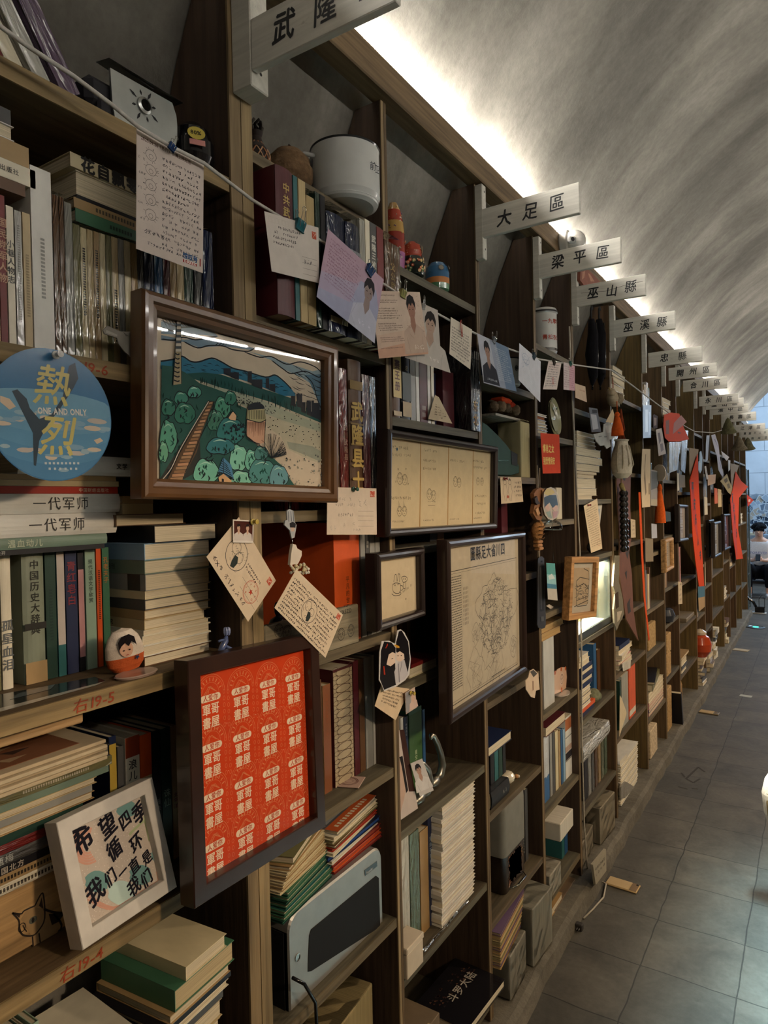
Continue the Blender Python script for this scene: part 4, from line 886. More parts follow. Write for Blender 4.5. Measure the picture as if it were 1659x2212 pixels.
# round film disc
def disc():
    c = (0.024,.5145,1.786); M = Matrix.Translation(c); r_ = .0868; f = flat(M); q = zm(f,0,480,2.963)
    m = MB('gloss','3f6f95'); m.prism(ell(0,0,r_,r_,64),-.002,0); n = .0001; rg = R(12); ins = lambda p: (p[0] * min(1,r_ * .985 / math.hypot(*p)),p[1] * min(1,r_ * .985 / math.hypot(*p)))
    # sky and cloud printing
    for k in range(7): v0 = -r_ + 2 * r_ * k / 7; poly(m,[ins(p) for p in ell(0,v0 * .5 - r_ * .2,r_ * 1.1,r_ * (.75 - k * .09),30)],n + k * 1e-5,['476f90','4a7699','4f7d9f','5685a6','5d8cab','6592ae','6b97b0'][k])
    n += .0002
    for k in range(60):
        u,v = rg.uniform(-r_,r_),rg.choice([rg.uniform(-r_,-r_ * .45),rg.uniform(-r_ * .25,r_ * .05)])
        if math.hypot(u,v) < r_ * .9: poly(m,[ins(p) for p in ell(u,v,rg.uniform(.004,.016),rg.uniform(.0015,.004),10)],n + k * 1e-6,rg.choice(['93a9b3','b5aaa0','8aa5b4','c4b3a0','7d9db2']))
    n += .0001
    for pts in ([(0,1150),(0,1110),(60,1130),(100,1180),(60,1200)],[(600,1395),(640,1380),(660,1400),(620,1420)]): poly(m,[ins(p) for p in q(*pts)],n,'c9b299')
    poly(m,[ins(p) for p in q((75,1080),(110,1070),(170,1130),(190,1190),(250,1260),(330,1230),(400,1120),(440,920),(480,900),(500,1000),(470,1060),(380,1200),(300,1300),(250,1400),(230,1560),(215,1555),(210,1350),(130,1190))],n,'3a4650'); n += .0001
    for s,u,v,sz in (('熱',200,1130,.052),('烈',235,1460,.052)):
        p = q((u,v))[0]; text(m,s,p[0],p[1],n,sz,'c0b26e',bold=.018,shear=.22,sz=1.08)
    p = q((240,1225))[0]; text(m,'ONE AND ONLY',p[0],p[1],n + .0001,.0115,'d9d2c6',bold=.03,rot=.06,sy=.74)
    for k in range(9): p = q((285 + 26 * k,1550))[0]; rect(m,p[0],p[0] + .003,p[1],p[1] + .003,n,'b9c2c4')
    for k in range(6): p = q((310 + 34 * k,1585))[0]; rect(m,p[0],p[0] + .003,p[1],p[1] + .003,n,'b9c2c4')
    solo('round_sign',m,'round blue sky-printed disc with gold brush characters, pinned to the shelf edge','sign',M=M)
    pin('c8c6c0',at(120,767,.030),'clear push pin holding the round blue disc')
def pin(col,p,label,x=.0):
    m = MB('gloss',col); T = Matrix.Rotation(math.pi / 2,4,'Y'); m.lathe([(.0005,-.012),(.0005,0),(.0055,0),(.0055,.002),(.003,.003),(.0025,.008),(.0045,.010),(.0045,.012),(.0001,.0125)],n=12,T=T)
    solo('push_pin',m,label,'push pin',loc=p)
disc()
pin('1d4538',at(763,1057,.032),'dark green push pin in the cream postcard under the painting'); pin('b7a04c',at(545,1127,.033),'brass push pin in the small square photo'); pin('b7a04c',at(887,1497,.023),'brass push pin in the small long-haired photo print')
pin('8a2f24',at(1271,1091,.015),'red push pin in the curling typed letter'); pin('8a2f24',at(1089,1034,.015),'red push pin in the torn cartoon sheet')
# cords along the shelf fronts
def cord(label,pts,x,r_,col,flat_=1.0,mat='cloth'):
    P = [at(px,py,x if not isinstance(x,list) else x[i]) for i,(px,py) in enumerate(pts)]; m = MB(mat,col)
    Q = []
    for a,b in zip(P,P[1:]):
        for t in (0,.25,.5,.75): Q.append(a.lerp(b,t))
    Q.append(P[-1]); m.tube([p - P[0] for p in Q],r_,n=8); solo('clothesline',m,label,'cord',loc=P[0])
cord('white flat cord strung along the shelf fronts from the camera to the umbrella frame',[(-30,35),(60,100),(160,165),(240,225),(300,275),(372,318),(440,352),(545,432),(640,490),(700,524),(790,588),(868,640),(920,664),(975,694),(1030,722),(1100,754),(1165,776),(1240,788),(1320,799)],.044,.0030,'b9b4ac')
cord('thin white cord continuing from the umbrella post towards the far bays',[(1320,799),(1365,832),(1405,862),(1440,888),(1475,918),(1500,932),(1540,935),(1575,925)],.044,.0035,'b9b4ac')
# binder clips on the cord
def clip(label,px,py,x,col,rot,s=1.0):
    p = at(px,py,x); e = thing('binder_clip',label,'clip',M=pose(p.x,p.y,p.z,rot,0,0))
    b = MB('metal',col); b.mat = 'gloss'; w_ = .0105 * s; h_ = .0125 * s
    vs = [(n_,y,z) for y in (-w_,w_) for n_,z in ((-.0015,-h_),(.0045 * s,h_ * .2),(.0045 * s,h_ * .5),(-.0055 * s,h_ * .5),(-.0055 * s,h_ * .2),(.0012,-h_))]
    b.add(vs,[[i,(i + 1) % 6,6 + (i + 1) % 6,6 + i] for i in range(5)] + [(0,1,2,3,4,5),(11,10,9,8,7,6)]); b.build('clip_body',e)
    for s_,nm in ((1,.004),(-1,-.006)):
        h = MB('chrome','b9b7b2'); h.tube([(nm * s,-.005 * s,-h_ * .6),(nm * 1.3 * s,-.005 * s,h_ * .4),(nm * 1.6 * s,-.003 * s,h_ * 1.7),(nm * 1.6 * s,-.0045 * s,h_ * 2.1),(nm * 1.6 * s,0,h_ * 2.4),(nm * 1.6 * s,.0045 * s,h_ * 2.1),(nm * 1.6 * s,.003 * s,h_ * 1.7),(nm * 1.3 * s,.005 * s,h_ * .4),(nm * s,.005 * s,-h_ * .6)],.0006 * s,n=6); h.build('wire_handle',e)
clip('teal binder clip holding the upper white postcard',649,484,.058,'1f5a63',-.15,1.1); clip('blue binder clip holding the lilac letter sheet',800,582,.065,'233f66',-.55,1.1)
clip('olive binder clip holding the peach letter sheet',871,632,.063,'8d8a55',-.1); clip('steel binder clip holding the grey portrait print',914,660,.052,'8e8c88',.1,.8)
clip('dark teal binder clip on the corner of the pencil portrait',1154,768,.055,'34454f',-.5); clip('grey binder clip above the blue-grey portrait print',1068,733,.053,'6b7076',-.3,.9); clip('dark binder clip on the narrow lined card',1197,783,.052,'3a3430',-.2,.9); clip('sea-green binder clip on the pink-lined card',1233,785,.052,'3f7468',-.3,.9); clip('blue binder clip under the emblazoned white letter card heading',372,316,.047,'1f3a66',-.4,.6)
def paperclip():
    p = at(997,708,.054); m = MB('gloss','a8433a'); P = [(.0,-.004,.018),(0,-.004,-.02),(0,0,-.025),(0,.004,-.02),(0,.004,.016),(0,0,.021),(0,-.0025,.016),(0,-.0025,-.014)]
    m.tube([Vector(q) for q in P],.0009,n=6); solo('paper_clip',m,'red paper clip on the white handwritten note','clip',M=pose(p.x,p.y,p.z,.1,0,0))
paperclip()
# beaded acrylic charm under the painting
def charm():
    top = at(625,1090,.036); e = thing('charm','clear acrylic charm with a pearl cluster hanging above the written postcard','charm',loc=top)
    def L(px,py,x=.036): return at(px,py,x) - top
    g = MB('gloss','9a9c9e'); f0 = lambda pts,n0,n1,col: g.prism([(L(*q).y,L(*q).z) for q in pts],n0,n1,col)
    zz = lambda *q: [(440 + a / 5.184,1090 + b / 5.184) for a,b in q]
    f0(zz((925,70),(955,50),(1000,70),(1015,200),(1035,230),(1010,370),(980,380),(960,290),(900,230),(905,180),(930,170)),-.0015,.0015,'a9abac'); n = .0016
    poly(g,[(L(*q).y,L(*q).z) for q in zz((955,210),(990,190),(1025,215),(1020,260),(960,255))],n,'2b2a2e'); poly(g,[(L(*q).y,L(*q).z) for q in zz((965,255),(1015,255),(1005,300),(975,300))],n,'c6ab98')
    for u in (935,965,990): poly(g,[(L(*q).y,L(*q).z) for q in zz((u,75),(u + 6,75),(u + 16,190),(u + 8,190))],n,'5d5f66')
    g.build('acrylic_figure',e)
    h = MB('gloss','d3c6b4'); h.prism([(L(*q).y,L(*q).z) for q in zz((985,440),(1020,450),(1035,490),(1085,520),(1085,570),(1060,630),(1040,665),(955,675),(965,560))],-.003,.003); h.build('hand_tag',e)
    b = MB('gloss','cdbf9c'); rg = R(5)
    for k in range(34): p = L(440 + rg.uniform(975,1180) / 5.184,1090 + rg.uniform(660,770) / 5.184); b.ball((p.x + rg.uniform(-.002,.004),p.y,p.z),.0032,rg.choice(['cdbf9c','d9d0bd','c2b086']),n=8)
    b.build('pearl_cluster',e)
    c = MB('chrome','9d9b96'); c.tube([L(625,1082),L(626,1098)],.0008); c.tube([L(630,1160),L(632,1172),L(632,1178)],.0008); c.build('link',e)
charm()
# ------------------------------------------------------------------ books
ORD = ['first','second','third','fourth','fifth','sixth','seventh','eighth','ninth','tenth','eleventh','twelfth','thirteenth','fourteenth','fifteenth','sixteenth','seventeenth','eighteenth','nineteenth','twentieth']
ORD += ['twenty-' + o for o in ORD[:9]] + ['thirtieth'] + ['thirty-' + o for o in ORD[:9]]
def rot3(X,Y,Z): return Matrix((X,Y,Z)).transposed().to_4x4()
ORI = {'stand': I4,'lie': rot3((1,0,0),(0,0,1),(0,-1,0)),'fore': rot3((-1,0,0),(0,0,1),(0,1,0)),'head': rot3((0,-1,0),(0,0,1),(-1,0,0)),'standfore': Matrix.Rotation(math.pi,4,'Z')}
PAGE = 'c4b79c'
def book(t,Hh,D,col,M,label,group=None,pages=True,title='',tc='20201f',mat='cover',hard=False,sleeve=False,page=PAGE,band=None,bold=.02,name='book',tsz=None,tpos=.92,label2=None,blocks=None,flap=.0):
    c = PAL.get(col,col); m = MB(mat,c); bt = min(.0022 if hard else .0012,t * .12); bu = min(.005,t * .14) if hard else 0.0
    h = t / 2
    if t > .004:
        k = 6 if bu else 1; Y = [-h + t * i / k for i in range(k + 1)]; X = [bu * (1 - (2 * y / t) ** 2) for y in Y]
        vs = [(x,y,z) for z in (0,Hh) for x,y in zip(X,Y)] + [(x - bt,y,z) for z in (0,Hh) for x,y in zip(X,Y)]; q = k + 1
        m.add(vs,[[i,i + 1,q + i + 1,q + i] for i in range(k)] + [[2 * q + i,3 * q + i,3 * q + i + 1,2 * q + i + 1] for i in range(k)] + [[q + i,q + i + 1,3 * q + i + 1,3 * q + i] for i in range(k)] + [[i,2 * q + i,2 * q + i + 1,i + 1] for i in range(k)])
        for s in (-1,1): m.box(-D,-bt * .5,s * h,s * (h - bt),0,Hh)
    else: m.box(-D,0,-h,h,0,Hh)
    n = bu + .0003
    if band:
        for z0,z1,bc in band: m.add([(n if not bu else n,-h * .98,z0 * Hh),(n,h * .98,z0 * Hh),(n,h * .98,z1 * Hh),(n,-h * .98,z1 * Hh)],[(0,1,2,3)],PAL.get(bc,bc))
    n += .0003
    lying = M['lie'] if isinstance(M,dict) else False
    if title:
        sz = tsz or min(t * .62,Hh * .8 / len(title))
        if lying: text(m,title,Hh * (1 - tpos),-sz * .36,0,sz,tc,bold=bold,face=lambda a,b: (n,b,Hh - a),gap=sz * .1)
        else: text(m,title,0,Hh * tpos,n,sz,tc,bold=bold,vertical=True,gap=sz * .12)
    if blocks:                                       # small illegible lettering
        for z0,z1,w_,bc in blocks:
            z = z0 * Hh
            while z < z1 * Hh: m.add([(n,-w_ * t / 2,z),(n,w_ * t / 2,z),(n,w_ * t / 2,z + t * w_ * .55),(n,-w_ * t / 2,z + t * w_ * .55)],[(0,1,2,3)],bc); z += t * w_ * .9
    Mw = M['M'] if isinstance(M,dict) else M
    o = solo(name,m,label,name.replace('_',' ') if name != 'book' else 'book',M=Mw,group=group)
    if pages and t > .004:
        p = MB('pages',page); p.box(-D + .003,-bt,-h + bt,h - bt,.0025,Hh - .0025); p.build('page_block',o)
    if sleeve:
        rg = R(int(t * 1e5) + int(Hh * 1e4)); s = MB('sleeve','ffffff'); e = .0012; ny,nz = 3,9
        g = lambda: rg.uniform(0,.0028); zt = Hh + flap
        fr = [[(bu + e + g(),-h - e + (t + 2 * e) * j / ny,zt * i / nz) for j in range(ny + 1)] for i in range(nz + 1)]; vs = [v for r_ in fr for v in r_]; s.add(vs,[[i * (ny + 1) + j,i * (ny + 1) + j + 1,(i + 1) * (ny + 1) + j + 1,(i + 1) * (ny + 1) + j] for i in range(nz) for j in range(ny)],smooth=True)
        sd = [(-.05 * k if k else bu + e,-h - e - g() * .3,zt * i / 6) for i in range(7) for k in range(2)]; s.add(sd,[[2 * i,2 * i + 1,2 * i + 3,2 * i + 2] for i in range(6)],smooth=True)
        if flap: s.add([(bu + e,-h,zt),(bu + e,h,zt),(-.03,h * .6 + g(),zt + flap * .4),(-.04,-h,zt + flap * .2)],[(0,1,2,3)])
        s.build('plastic_sleeve',o)
    return o
def put(ori,t,Hh,D,xf,y0,z0,yaw=0.0,lean=0.0):
    Rm = ORI[ori]; C = [Rm @ Vector((x,y,z)) for x in (-D,0) for y in (-t / 2,t / 2) for z in (0,Hh)]
    mx = max(c.x for c in C); my = min(c.y for c in C); mz = min(c.z for c in C); cy = (max(c.y for c in C) + my) / 2; cx = (mx + min(c.x for c in C)) / 2
    T = Matrix.Translation((xf - mx,y0 - my,z0 - mz)) @ Rm
    if yaw or lean:
        piv = Vector((xf - mx + cx,y0 - my + cy,z0)); T = Matrix.Translation(piv) @ Matrix.Rotation(yaw,4,'Z') @ Matrix.Rotation(lean,4,'X') @ Matrix.Translation(-piv) @ T
    return {'M': T,'lie': ori in ('lie','fore','head')}
def cname(c): return c if c in PAL else None
def bay(y,zb):
    k = max(i for i,p in enumerate(POSTS) if p < y or i == 0); k = min(k,len(POSTS) - 2); wd = .056 if k + 1 == 2 else .022
    up = [z for z in SHELF[max(0,min(17,k))] if z > zb + .03]
    return POSTS[k] + .001,POSTS[k + 1] - wd - .001,(min(up) - .0285 if up else 2.618)
def row(zb,xf,py,where,items,kind='book',D=.125,group=None,mirror=None):
    """standing books; items: (left px, right px, top py, colour, options)"""
    D = min(D,xf - wallx(zb + .12) - .008); last = -9
    for i,it in enumerate(items):
        a,b,tp,col = it[:4]; o = dict(it[4]) if len(it) > 4 else {}
        y0 = max(at(a,py,xf).y,last + .0004); y1 = at(b,py,xf).y; last = y1; t = y1 - y0
        if t < .002: t = .002; last = y0 + t
        Hh = o.pop('H',None) or at((a + b) / 2,tp,xf).z - zb
        if not o.pop('free',False):
            l0,l1,zm_ = bay((y0 + y1) / 2 if i else y1,zb); y0 = max(y0,l0); y1 = min(y1,l1); t = y1 - y0; last = y1; Hh = min(Hh,zm_ - zb - (.006 if o.get('sleeve') else 0) - o.get('flap',0) * 1.4)
            if t < .004: continue
        dx = o.pop('dx',0.0); lab = o.pop('label',None) or f"{o.pop('cn', None) or cname(col) or 'plain'} {o.get('name', kind)}, {ORD[i]} from left in row {where}"; o.pop('cn',None)
        lean = o.pop('lean',0.0); dd = o.pop('D',D)
        book(t - .0006,Hh,dd,col,put('stand',t - .0006,Hh,dd,xf + dx,y0,zb,0,lean),lab,group or f'books in the row {where}',**o)
def stack(zb,xf,pref,where,items,dep=.13,group=None,kind='book'):
    """lying books listed from the top: (top py, bottom py, left px, right px, colour, orientation, options)"""
    z = zb; n = len(items)
    for j,it in enumerate(reversed(items)):
        tp,bp,a,b,col,ori = it[:6]; o = dict(it[6]) if len(it) > 6 else {}
        t = max(.003,at(pref,tp,xf).z - at(pref,bp,xf).z); y0 = at(a,bp,xf).y; y1 = at(b,bp,xf).y; w_ = y1 - y0
        if a < -40: y0 = y1 - .20; w_ = .20
        l0,l1,zm_ = bay((y0 + y1) / 2,z); mg = abs(o.get('yaw',0)) * .085; l0 += mg; l1 -= mg; y0 = max(y0,l0); w_ = min(y1,l1) - y0; o.pop('free',0)
        if z + t > zm_: print('DROP',where,j,round(z + t - zm_,4)); continue
        d = min(o.pop('dep',dep),xf - wallx(z) - .01)
        Hh,D = (w_,d) if ori in ('lie','fore') else (d,w_)
        i = n - 1 - j; lab = o.pop('label',None) or f"{o.pop('cn', None) or cname(col) or 'plain'} {o.get('name', kind)}, {ORD[i]} from top of stack {where}"; o.pop('cn',None)
        book(t - .0004,Hh,D,col,put(ori,t - .0004,Hh,D,xf + o.pop('dx',0),y0,z,o.pop('yaw',0)),lab,group or f'books in the stack {where}',**o); z += t
    return z
TXT = lambda lo=.35,hi=.85,w=.45,c='3a3833': [(lo,hi,w,c)]
# --- leftmost bay, top shelf
for i,(px,py,col,L_,nm) in enumerate(((20,108,'dark red',.10,'small dark red book leaning at the left end of the top shelf'),(60,132,'ivory',.25,'ivory book in clear film leaning left on the top shelf'),(118,160,'pale grey',.24,'pale grey book in clear film leaning between an ivory and a purple one'),(186,186,'purple',.27,'purple-brown book in crinkled film leaning at the right of the leaning group'))):
    t = .022 if i < 3 else .030; y = at(px,py,-.02).y - t * 1.25
    book(t,L_,.12,col,put('stand',t,L_,.12,-.02,y,2.2428 + t * .32,0,.56),nm,'leaning books on the top shelf',sleeve=i > 0,mat='film' if i else 'cover',title='史记' if i == 0 else '',tc='d8c9b0')
def speaker_box():
    xf = -.035; p = at(238,235,xf); e = thing('radio','silver fronted radio with petal-shaped slots on the top shelf','radio',loc=(xf,p.y,2.2425)); L = lambda px,py: at(px,py,xf) - Vector((xf,p.y,2.2425))
    q = [L(*v) for v in ((238,146),(372,222),(381,250),(383,272),(383,300),(380,312),(374,330),(250,262),(243,222))]; z0 = 0.0; q = [(v.y,max(.001,v.z)) for v in q]
    m = MB('metal','b7bbb8'); m.prism(q,-.004,0); m.build('front_plate',e)
    f = lambda px,py: (lambda v: (v.y,v.z))(L(px,py))
    s = MB('matte','14130f'); c = f(311,229)
    for k in range(8): an = k * math.pi / 4 + .3; r0,r1 = .016,(.030 if k % 2 else .024); line(s,[(c[0] + r0 * math.cos(an),c[1] + r0 * math.sin(an)),(c[0] + (r0 + r1) / 2 * math.cos(an),c[1] + (r0 + r1) / 2 * math.sin(an)),(c[0] + r1 * math.cos(an),c[1] + r1 * math.sin(an))],.0004,[.001,.0045,.001],'17161a')
    poly(s,[f(250,137),f(268,148),f(340,192),f(330,193)],.0004,'22211f'); s.build('slots',e)
    d = MB('metal','8f928f'); T = Matrix.Translation((0,c[0],c[1])) @ Matrix.Rotation(math.pi / 2,4,'Y'); d.lathe([(.013,0),(.013,.003),(.009,.005),(.0085,.002),(.0001,.002)],cols=['9fa3a0','b5b9b6','8a8d8a','1c1b1a'],T=T,n=24); d.build('speaker_ring',e)
    b = MB('matte','15141a'); zt = max(v[1] for v in q); yl = q[0][0] - .018; b.box(-.11,-.0045,yl,q[3][0] - .006,0.0,zt * .5,b=.004); b.box(-.10,-.008,yl - .016,q[1][0] * .5,zt * .3,zt * .8,b=.01); b.build('body',e)
    fl = MB('metal','a9aca6'); a0,a1 = f(232,118),f(388,222); fl.add([(-.03,a0[0],a0[1]),(.004,a0[0],a0[1] - .006),(.010,a1[0],a1[1] - .004),(-.03,a1[0],a1[1])],[(0,1,2,3)]); fl.build('top_flap',e)
speaker_box()
def black_ball():
    p = at(416,330,-.045); e = thing('helmet','small black rounded case with a yellow and pink sticker beside the radio','case',loc=(p.x,p.y,2.2425))
    m = MB('gloss','0f0e10'); m.lathe([(.016,0),(.030,.005),(.037,.025),(.037,.050),(.030,.072),(.016,.085),(.0005,.088)],n=24); m.build('shell',e)
    s = MB('paper','b3a24a'); T = Matrix.Rotation(-.55,4,'Z'); T2 = T @ Matrix.Translation((.0385,0,.050)) @ Matrix.Rotation(-.18,4,'Y'); s.add([(.0004,p[0],p[1]) for p in ell(0,.004,.015,.012,16)],[list(range(16))],T=T2); text(s,'80%',-.010,.001,.0008,.010,'2c2a1c',bold=.03,T=T2)
    s.box(-.001,.0003,-.012,.014,-.018,-.008,'b98079',T=T2); s.build('sticker',e)
black_ball()
# --- leftmost bay, second shelf
zr = 1.8775
row(zr,-.03,600,'left of the tall white box file',[(-22,-1,430,'tan'),(0,15,423,'dark red',dict(title='国民党军人物',tc='b98d70',tsz=.013,tpos=.85)),(17,33,447,'ivory',dict(title='小巷人物志',tc='2b2a28',tsz=.0105,tpos=.76)),(35,50,457,'pale grey',dict(blocks=TXT(.2,.9,.4,'8d8b84'),mat='film')),(52,69,462,'beige',dict(blocks=TXT(.25,.7,.4,'8d7b58'))),(71,116,367,'white',dict(label='tall narrow white box file standing left of the film-wrapped row',blocks=[(.3,.62,.2,'8d8b84')],cn='white'))])
stack(at(60,428,-.03).z,-.03,40,'above the dark red spine, upper left',[(252,284,-60,24,'dark grey','lie'),(286,318,-60,31,'white','fore'),(318,362,-60,63,'tan','lie',dict(title='大红灯笼',tc='57452f')),(362,402,-60,77,'ivory','lie',dict(title='四川大学出版社',tc='57534a',tsz=.008,tpos=.42)),(402,428,-60,55,'brown','lie')])
ws = dict(sleeve=True,mat='film',flap=.004)
row(zr,-.035,640,'of film-wrapped books above number 19-6',[(119,132,424,'brown',ws),(133,143,428,'brown',ws),(144,160,440,'grey',ws),(161,176,486,'olive',ws),(177,190,494,'cream',dict(blocks=TXT(),**ws)),(191,204,498,'beige',ws),(205,217,502,'tan',dict(blocks=TXT(),**ws)),(218,230,506,'cream',ws),(231,243,510,'olive',ws),(244,257,514,'beige',dict(blocks=TXT(.2,.6),**ws)),(258,270,518,'grey',ws),(271,284,522,'cream',ws),(285,298,527,'tan',ws),(299,311,531,'dark grey',ws),(313,333,537,'navy',ws),(335,352,545,'blue',ws),(354,368,560,'maroon',ws),(369,383,566,'tan',ws),(384,398,572,'beige',ws),(399,418,578,'dark green',ws),(420,438,520,'black',ws),(440,462,500,'navy',ws)])
stack(at(240,512,-.035).z + .012,-.05,200,'lying across the film-wrapped row',[(338,368,152,318,'cream','lie',dict(title='花自飘零',tc='1d1b19',tsz=.024,bold=.06,tpos=.88)),(370,424,168,318,'ivory','fore',dict(dx=-.004)),(426,434,166,318,'black','lie'),(436,458,160,318,'tan','lie',dict(blocks=TXT(.2,.7,.4,'4f4636'))),(462,490,164,330,'green','lie',dict(blocks=TXT(.3,.6,.3,'1e332a')))],dep=.11)
# --- leftmost bay, third shelf
zr = 1.4025
row(zr,-.125,1380,'behind the egg-shaped cushion',[(-30,1,1200,'olive'),(4,27,1200,'ivory',dict(title='孤星血泪',tc='5b5f62',tsz=.017,tpos=.52,hard=True)),(50,98,1186,'grey-green',dict(title='中国历史大辞典',tc='26261f',tsz=.0145,tpos=.92,band=[(.40,.45,'25231f'),(0.0,.16,'a1855c')],hard=True,cn='thick grey-green')),(101,124,1190,'dark green',dict(blocks=TXT(.3,.7,.3,'17302a'))),(126,143,1190,'teal',dict(band=[(.25,.99,'b3a9a0')],cn='torn teal')),(145,170,1191,'navy',dict(title='青红皂白',tc='7d2a33',tsz=.016)),(172,185,1194,'black',dict(band=[(.12,.86,'b08080')])),(188,210,1187,'pale green',dict(title='现代汉语文学欣赏',tc='3f4f45',tsz=.008)),(212,223,1182,'orange',dict(blocks=TXT(.4,.8,.4,'5a2c18'))),(225,240,1182,'green',dict(title='孔老夫子',tc='b5743a',tsz=.010))])
zt = at(200,1184,-.125).z
stack(zt,-.10,120,'laid over the egg cushion row',[(958,1003,-60,292,'white','lie',dict(hard=True,title='文学',tpos=.2,tsz=.01,cn='white rounded')),(1005,1017,-60,250,'tan','lie'),(1018,1031,-60,256,'beige','lie'),(1032,1048,-60,254,'red','lie',dict(title='中国财经出版社',tc='d7b79a',tsz=.007,tpos=.35)),(1050,1093,-60,257,'white','lie',dict(hard=True,title='一代军师',tc='2b2a28',tsz=.021,tpos=.74,bold=.0,cn='upper white rounded')),(1095,1143,-60,250,'white','lie',dict(hard=True,title='一代军师',tc='2b2a28',tsz=.021,tpos=.74,bold=.0,cn='lower white rounded')),(1146,1170,-60,230,'sage','lie',dict(hard=True,title='温血动儿',tc='b6bda3',tsz=.012,tpos=.8)),(1172,1183,-60,226,'black','lie',dict(title='公司公开',tc='a9a59c',tsz=.006))],dep=.12)
zt = stack(zr,-.055,330,'with bare page edges by light post',[(1112,1150,330,468,'black','head',dict(dx=.004)),(1153,1189,312,456,'pale blue','head',dict(title='海上',tsz=.012)),(1191,1221,312,456,'sage','head',dict(title='生活月刊',tsz=.010)),(1223,1259,314,456,'grey','head',dict(band=[(.1,.35,'2a2726')])),(1261,1279,313,454,'cream','head',dict(title='散文',tsz=.009)),(1281,1304,313,455,'dark grey','head',dict(title='之三',tc='c9c3b5',tsz=.012)),(1306,1326,312,455,'tan','head'),(1329,1351,312,446,'beige','head',dict(title='文学研究',tsz=.009)),(1353,1365,310,455,'ivory','head'),(1366,1387,308,456,'ivory','head'),(1389,1413,310,457,'white','head'),(1415,1437,312,457,'brown','head')],dep=.13)
stack(zt,-.09,300,'under the landscape painting corner',[(1037,1053,264,330,'tan','lie'),(1055,1078,264,330,'beige','lie'),(1083,1108,250,400,'brown','head')],dep=.10)
# --- leftmost bay, fourth shelf
zr = 1.0435
def cat_box():
    xf = -.075; y1 = at(160,2000,xf).y; y0 = y1 - .27; z1 = at(80,1890,xf).z
    e = thing('wooden_box','pale wooden box painted with a black-line cat on the fourth shelf','box',loc=(xf,y1,zr)); f = flat(Matrix.Translation((xf,y1,zr))); q = zm(f,0,1440,2.866)
    m = MB('wood_y','b08d5f'); m.box(-.15,0,y0 - y1,0,0,z1 - zr,b=.003); m.build('body',e)
    a = MB('matte','33291f'); n = .0004
    poly(a,q((130,1560),(180,1480),(220,1490),(270,1500),(330,1520),(370,1600),(330,1720),(250,1760),(205,1770),(190,1660)),n,'a4855c'); n += .0001
    for c,wd in ((((75,1525),(115,1570),(120,1620),(140,1660),(200,1665),(240,1630),(275,1560),(270,1430),(255,1405),(215,1480)),.0022),(((75,1525),(130,1530),(150,1510),(215,1480)),.0022),(((270,1500),(330,1520),(410,1525)),.003),(((330,1530),(380,1600),(345,1700),(360,1730)),.003),(((200,1670),(205,1760),(195,1775),(215,1765),(240,1765)),.0022),(((240,1650),(255,1755)),.002),(((140,1600),(150,1620),(165,1640)),.0015)): line(a,smooth(q(*c)),n,wd,'2b2119')
    poly(a,q((240,1480),(258,1425),(268,1500)),n,'3a2a20'); poly(a,q((90,1530),(125,1535),(118,1555)),n,'3a2a20'); poly(a,ell(*q((203,1568))[0],.006,.005,12),n,'5b5c50'); poly(a,ell(*q((203,1568))[0],.0022,.004,8),n + .0001,'17120e'); line(a,ell(*q((135,1615))[0],.005,.006,12),n,.0012,'2b2119',closed=True)
    poly(a,q((300,1530),(400,1525),(360,1580),(320,1600)),n,'2b2119'); p = q((5,1925))[0]; text(a,'寄笑××',p[0],p[1],n,.012,'2b2119',bold=.02,rot=.35); a.build('cat_drawing',e)
    return z1
zc1 = cat_box()
stack(zc1,-.065,110,'on top of the cat-painted box',[(1640,1668,-60,240,'dark grey','fore',dict(name='magazine',mat='film',page='6d6a60')),(1669,1690,-60,243,'olive','lie',dict(name='magazine',mat='film',blocks=TXT(.2,.7,.3,'b7ad94'))),(1691,1706,-60,236,'sage','lie',dict(name='magazine')),(1707,1722,-60,210,'beige','fore',dict(name='magazine')),(1723,1738,-60,200,'grey','lie',dict(name='magazine')),(1740,1758,-60,205,'tan','fore',dict(name='magazine')),(1760,1778,-60,180,'dark green','lie',dict(name='magazine')),(1780,1800,-60,170,'dark red','lie',dict(mat='film')),(1802,1826,-60,150,'dark grey','lie',dict(mat='film',title='金瓶梅',tc='9c9c96',tsz=.012,tpos=.6)),(1828,1846,-60,150,'black','lie',dict(title='中国北方',tc='b3a99a',tsz=.010,tpos=.55)),(1848,1868,-60,140,'tan','lie',dict(blocks=TXT(.1,.6,.4,'30281f'))),(1869,1890,-60,150,'ivory','lie',dict(mat='film',blocks=TXT(.1,.7,.4,'4a4238')))],dep=.15)
row(zr,-.09,1640,'behind the thick white frame',[(236,252,1590,'navy',dict(band=[(.55,.95,'b79a3f')],cn='navy and yellow')),(254,268,1612,'dark grey'),(271,302,1590,'ivory',dict(title='浪儿童救助',tc='2b2723',tsz=.0165,band=[(.86,1.0,'8f3a1d')],tpos=.84,cn='orange-topped ivory')),(304,328,1585,'orange',dict(band=[(.4,.7,'c9a878')],title='不',tpos=.4,tsz=.014)),(331,347,1577,'black',dict(title='画像',tc='8c8a84',tpos=.5,tsz=.010)),(349,369,1572,'dark green',dict(title='诛仙',tc='9fb3a2',tsz=.015,tpos=.55)),(371,384,1568,'tan',dict(title='太平洋',tc='6b2a24',tsz=.009,tpos=.5)),(387,402,1575,'maroon')],D=.14)
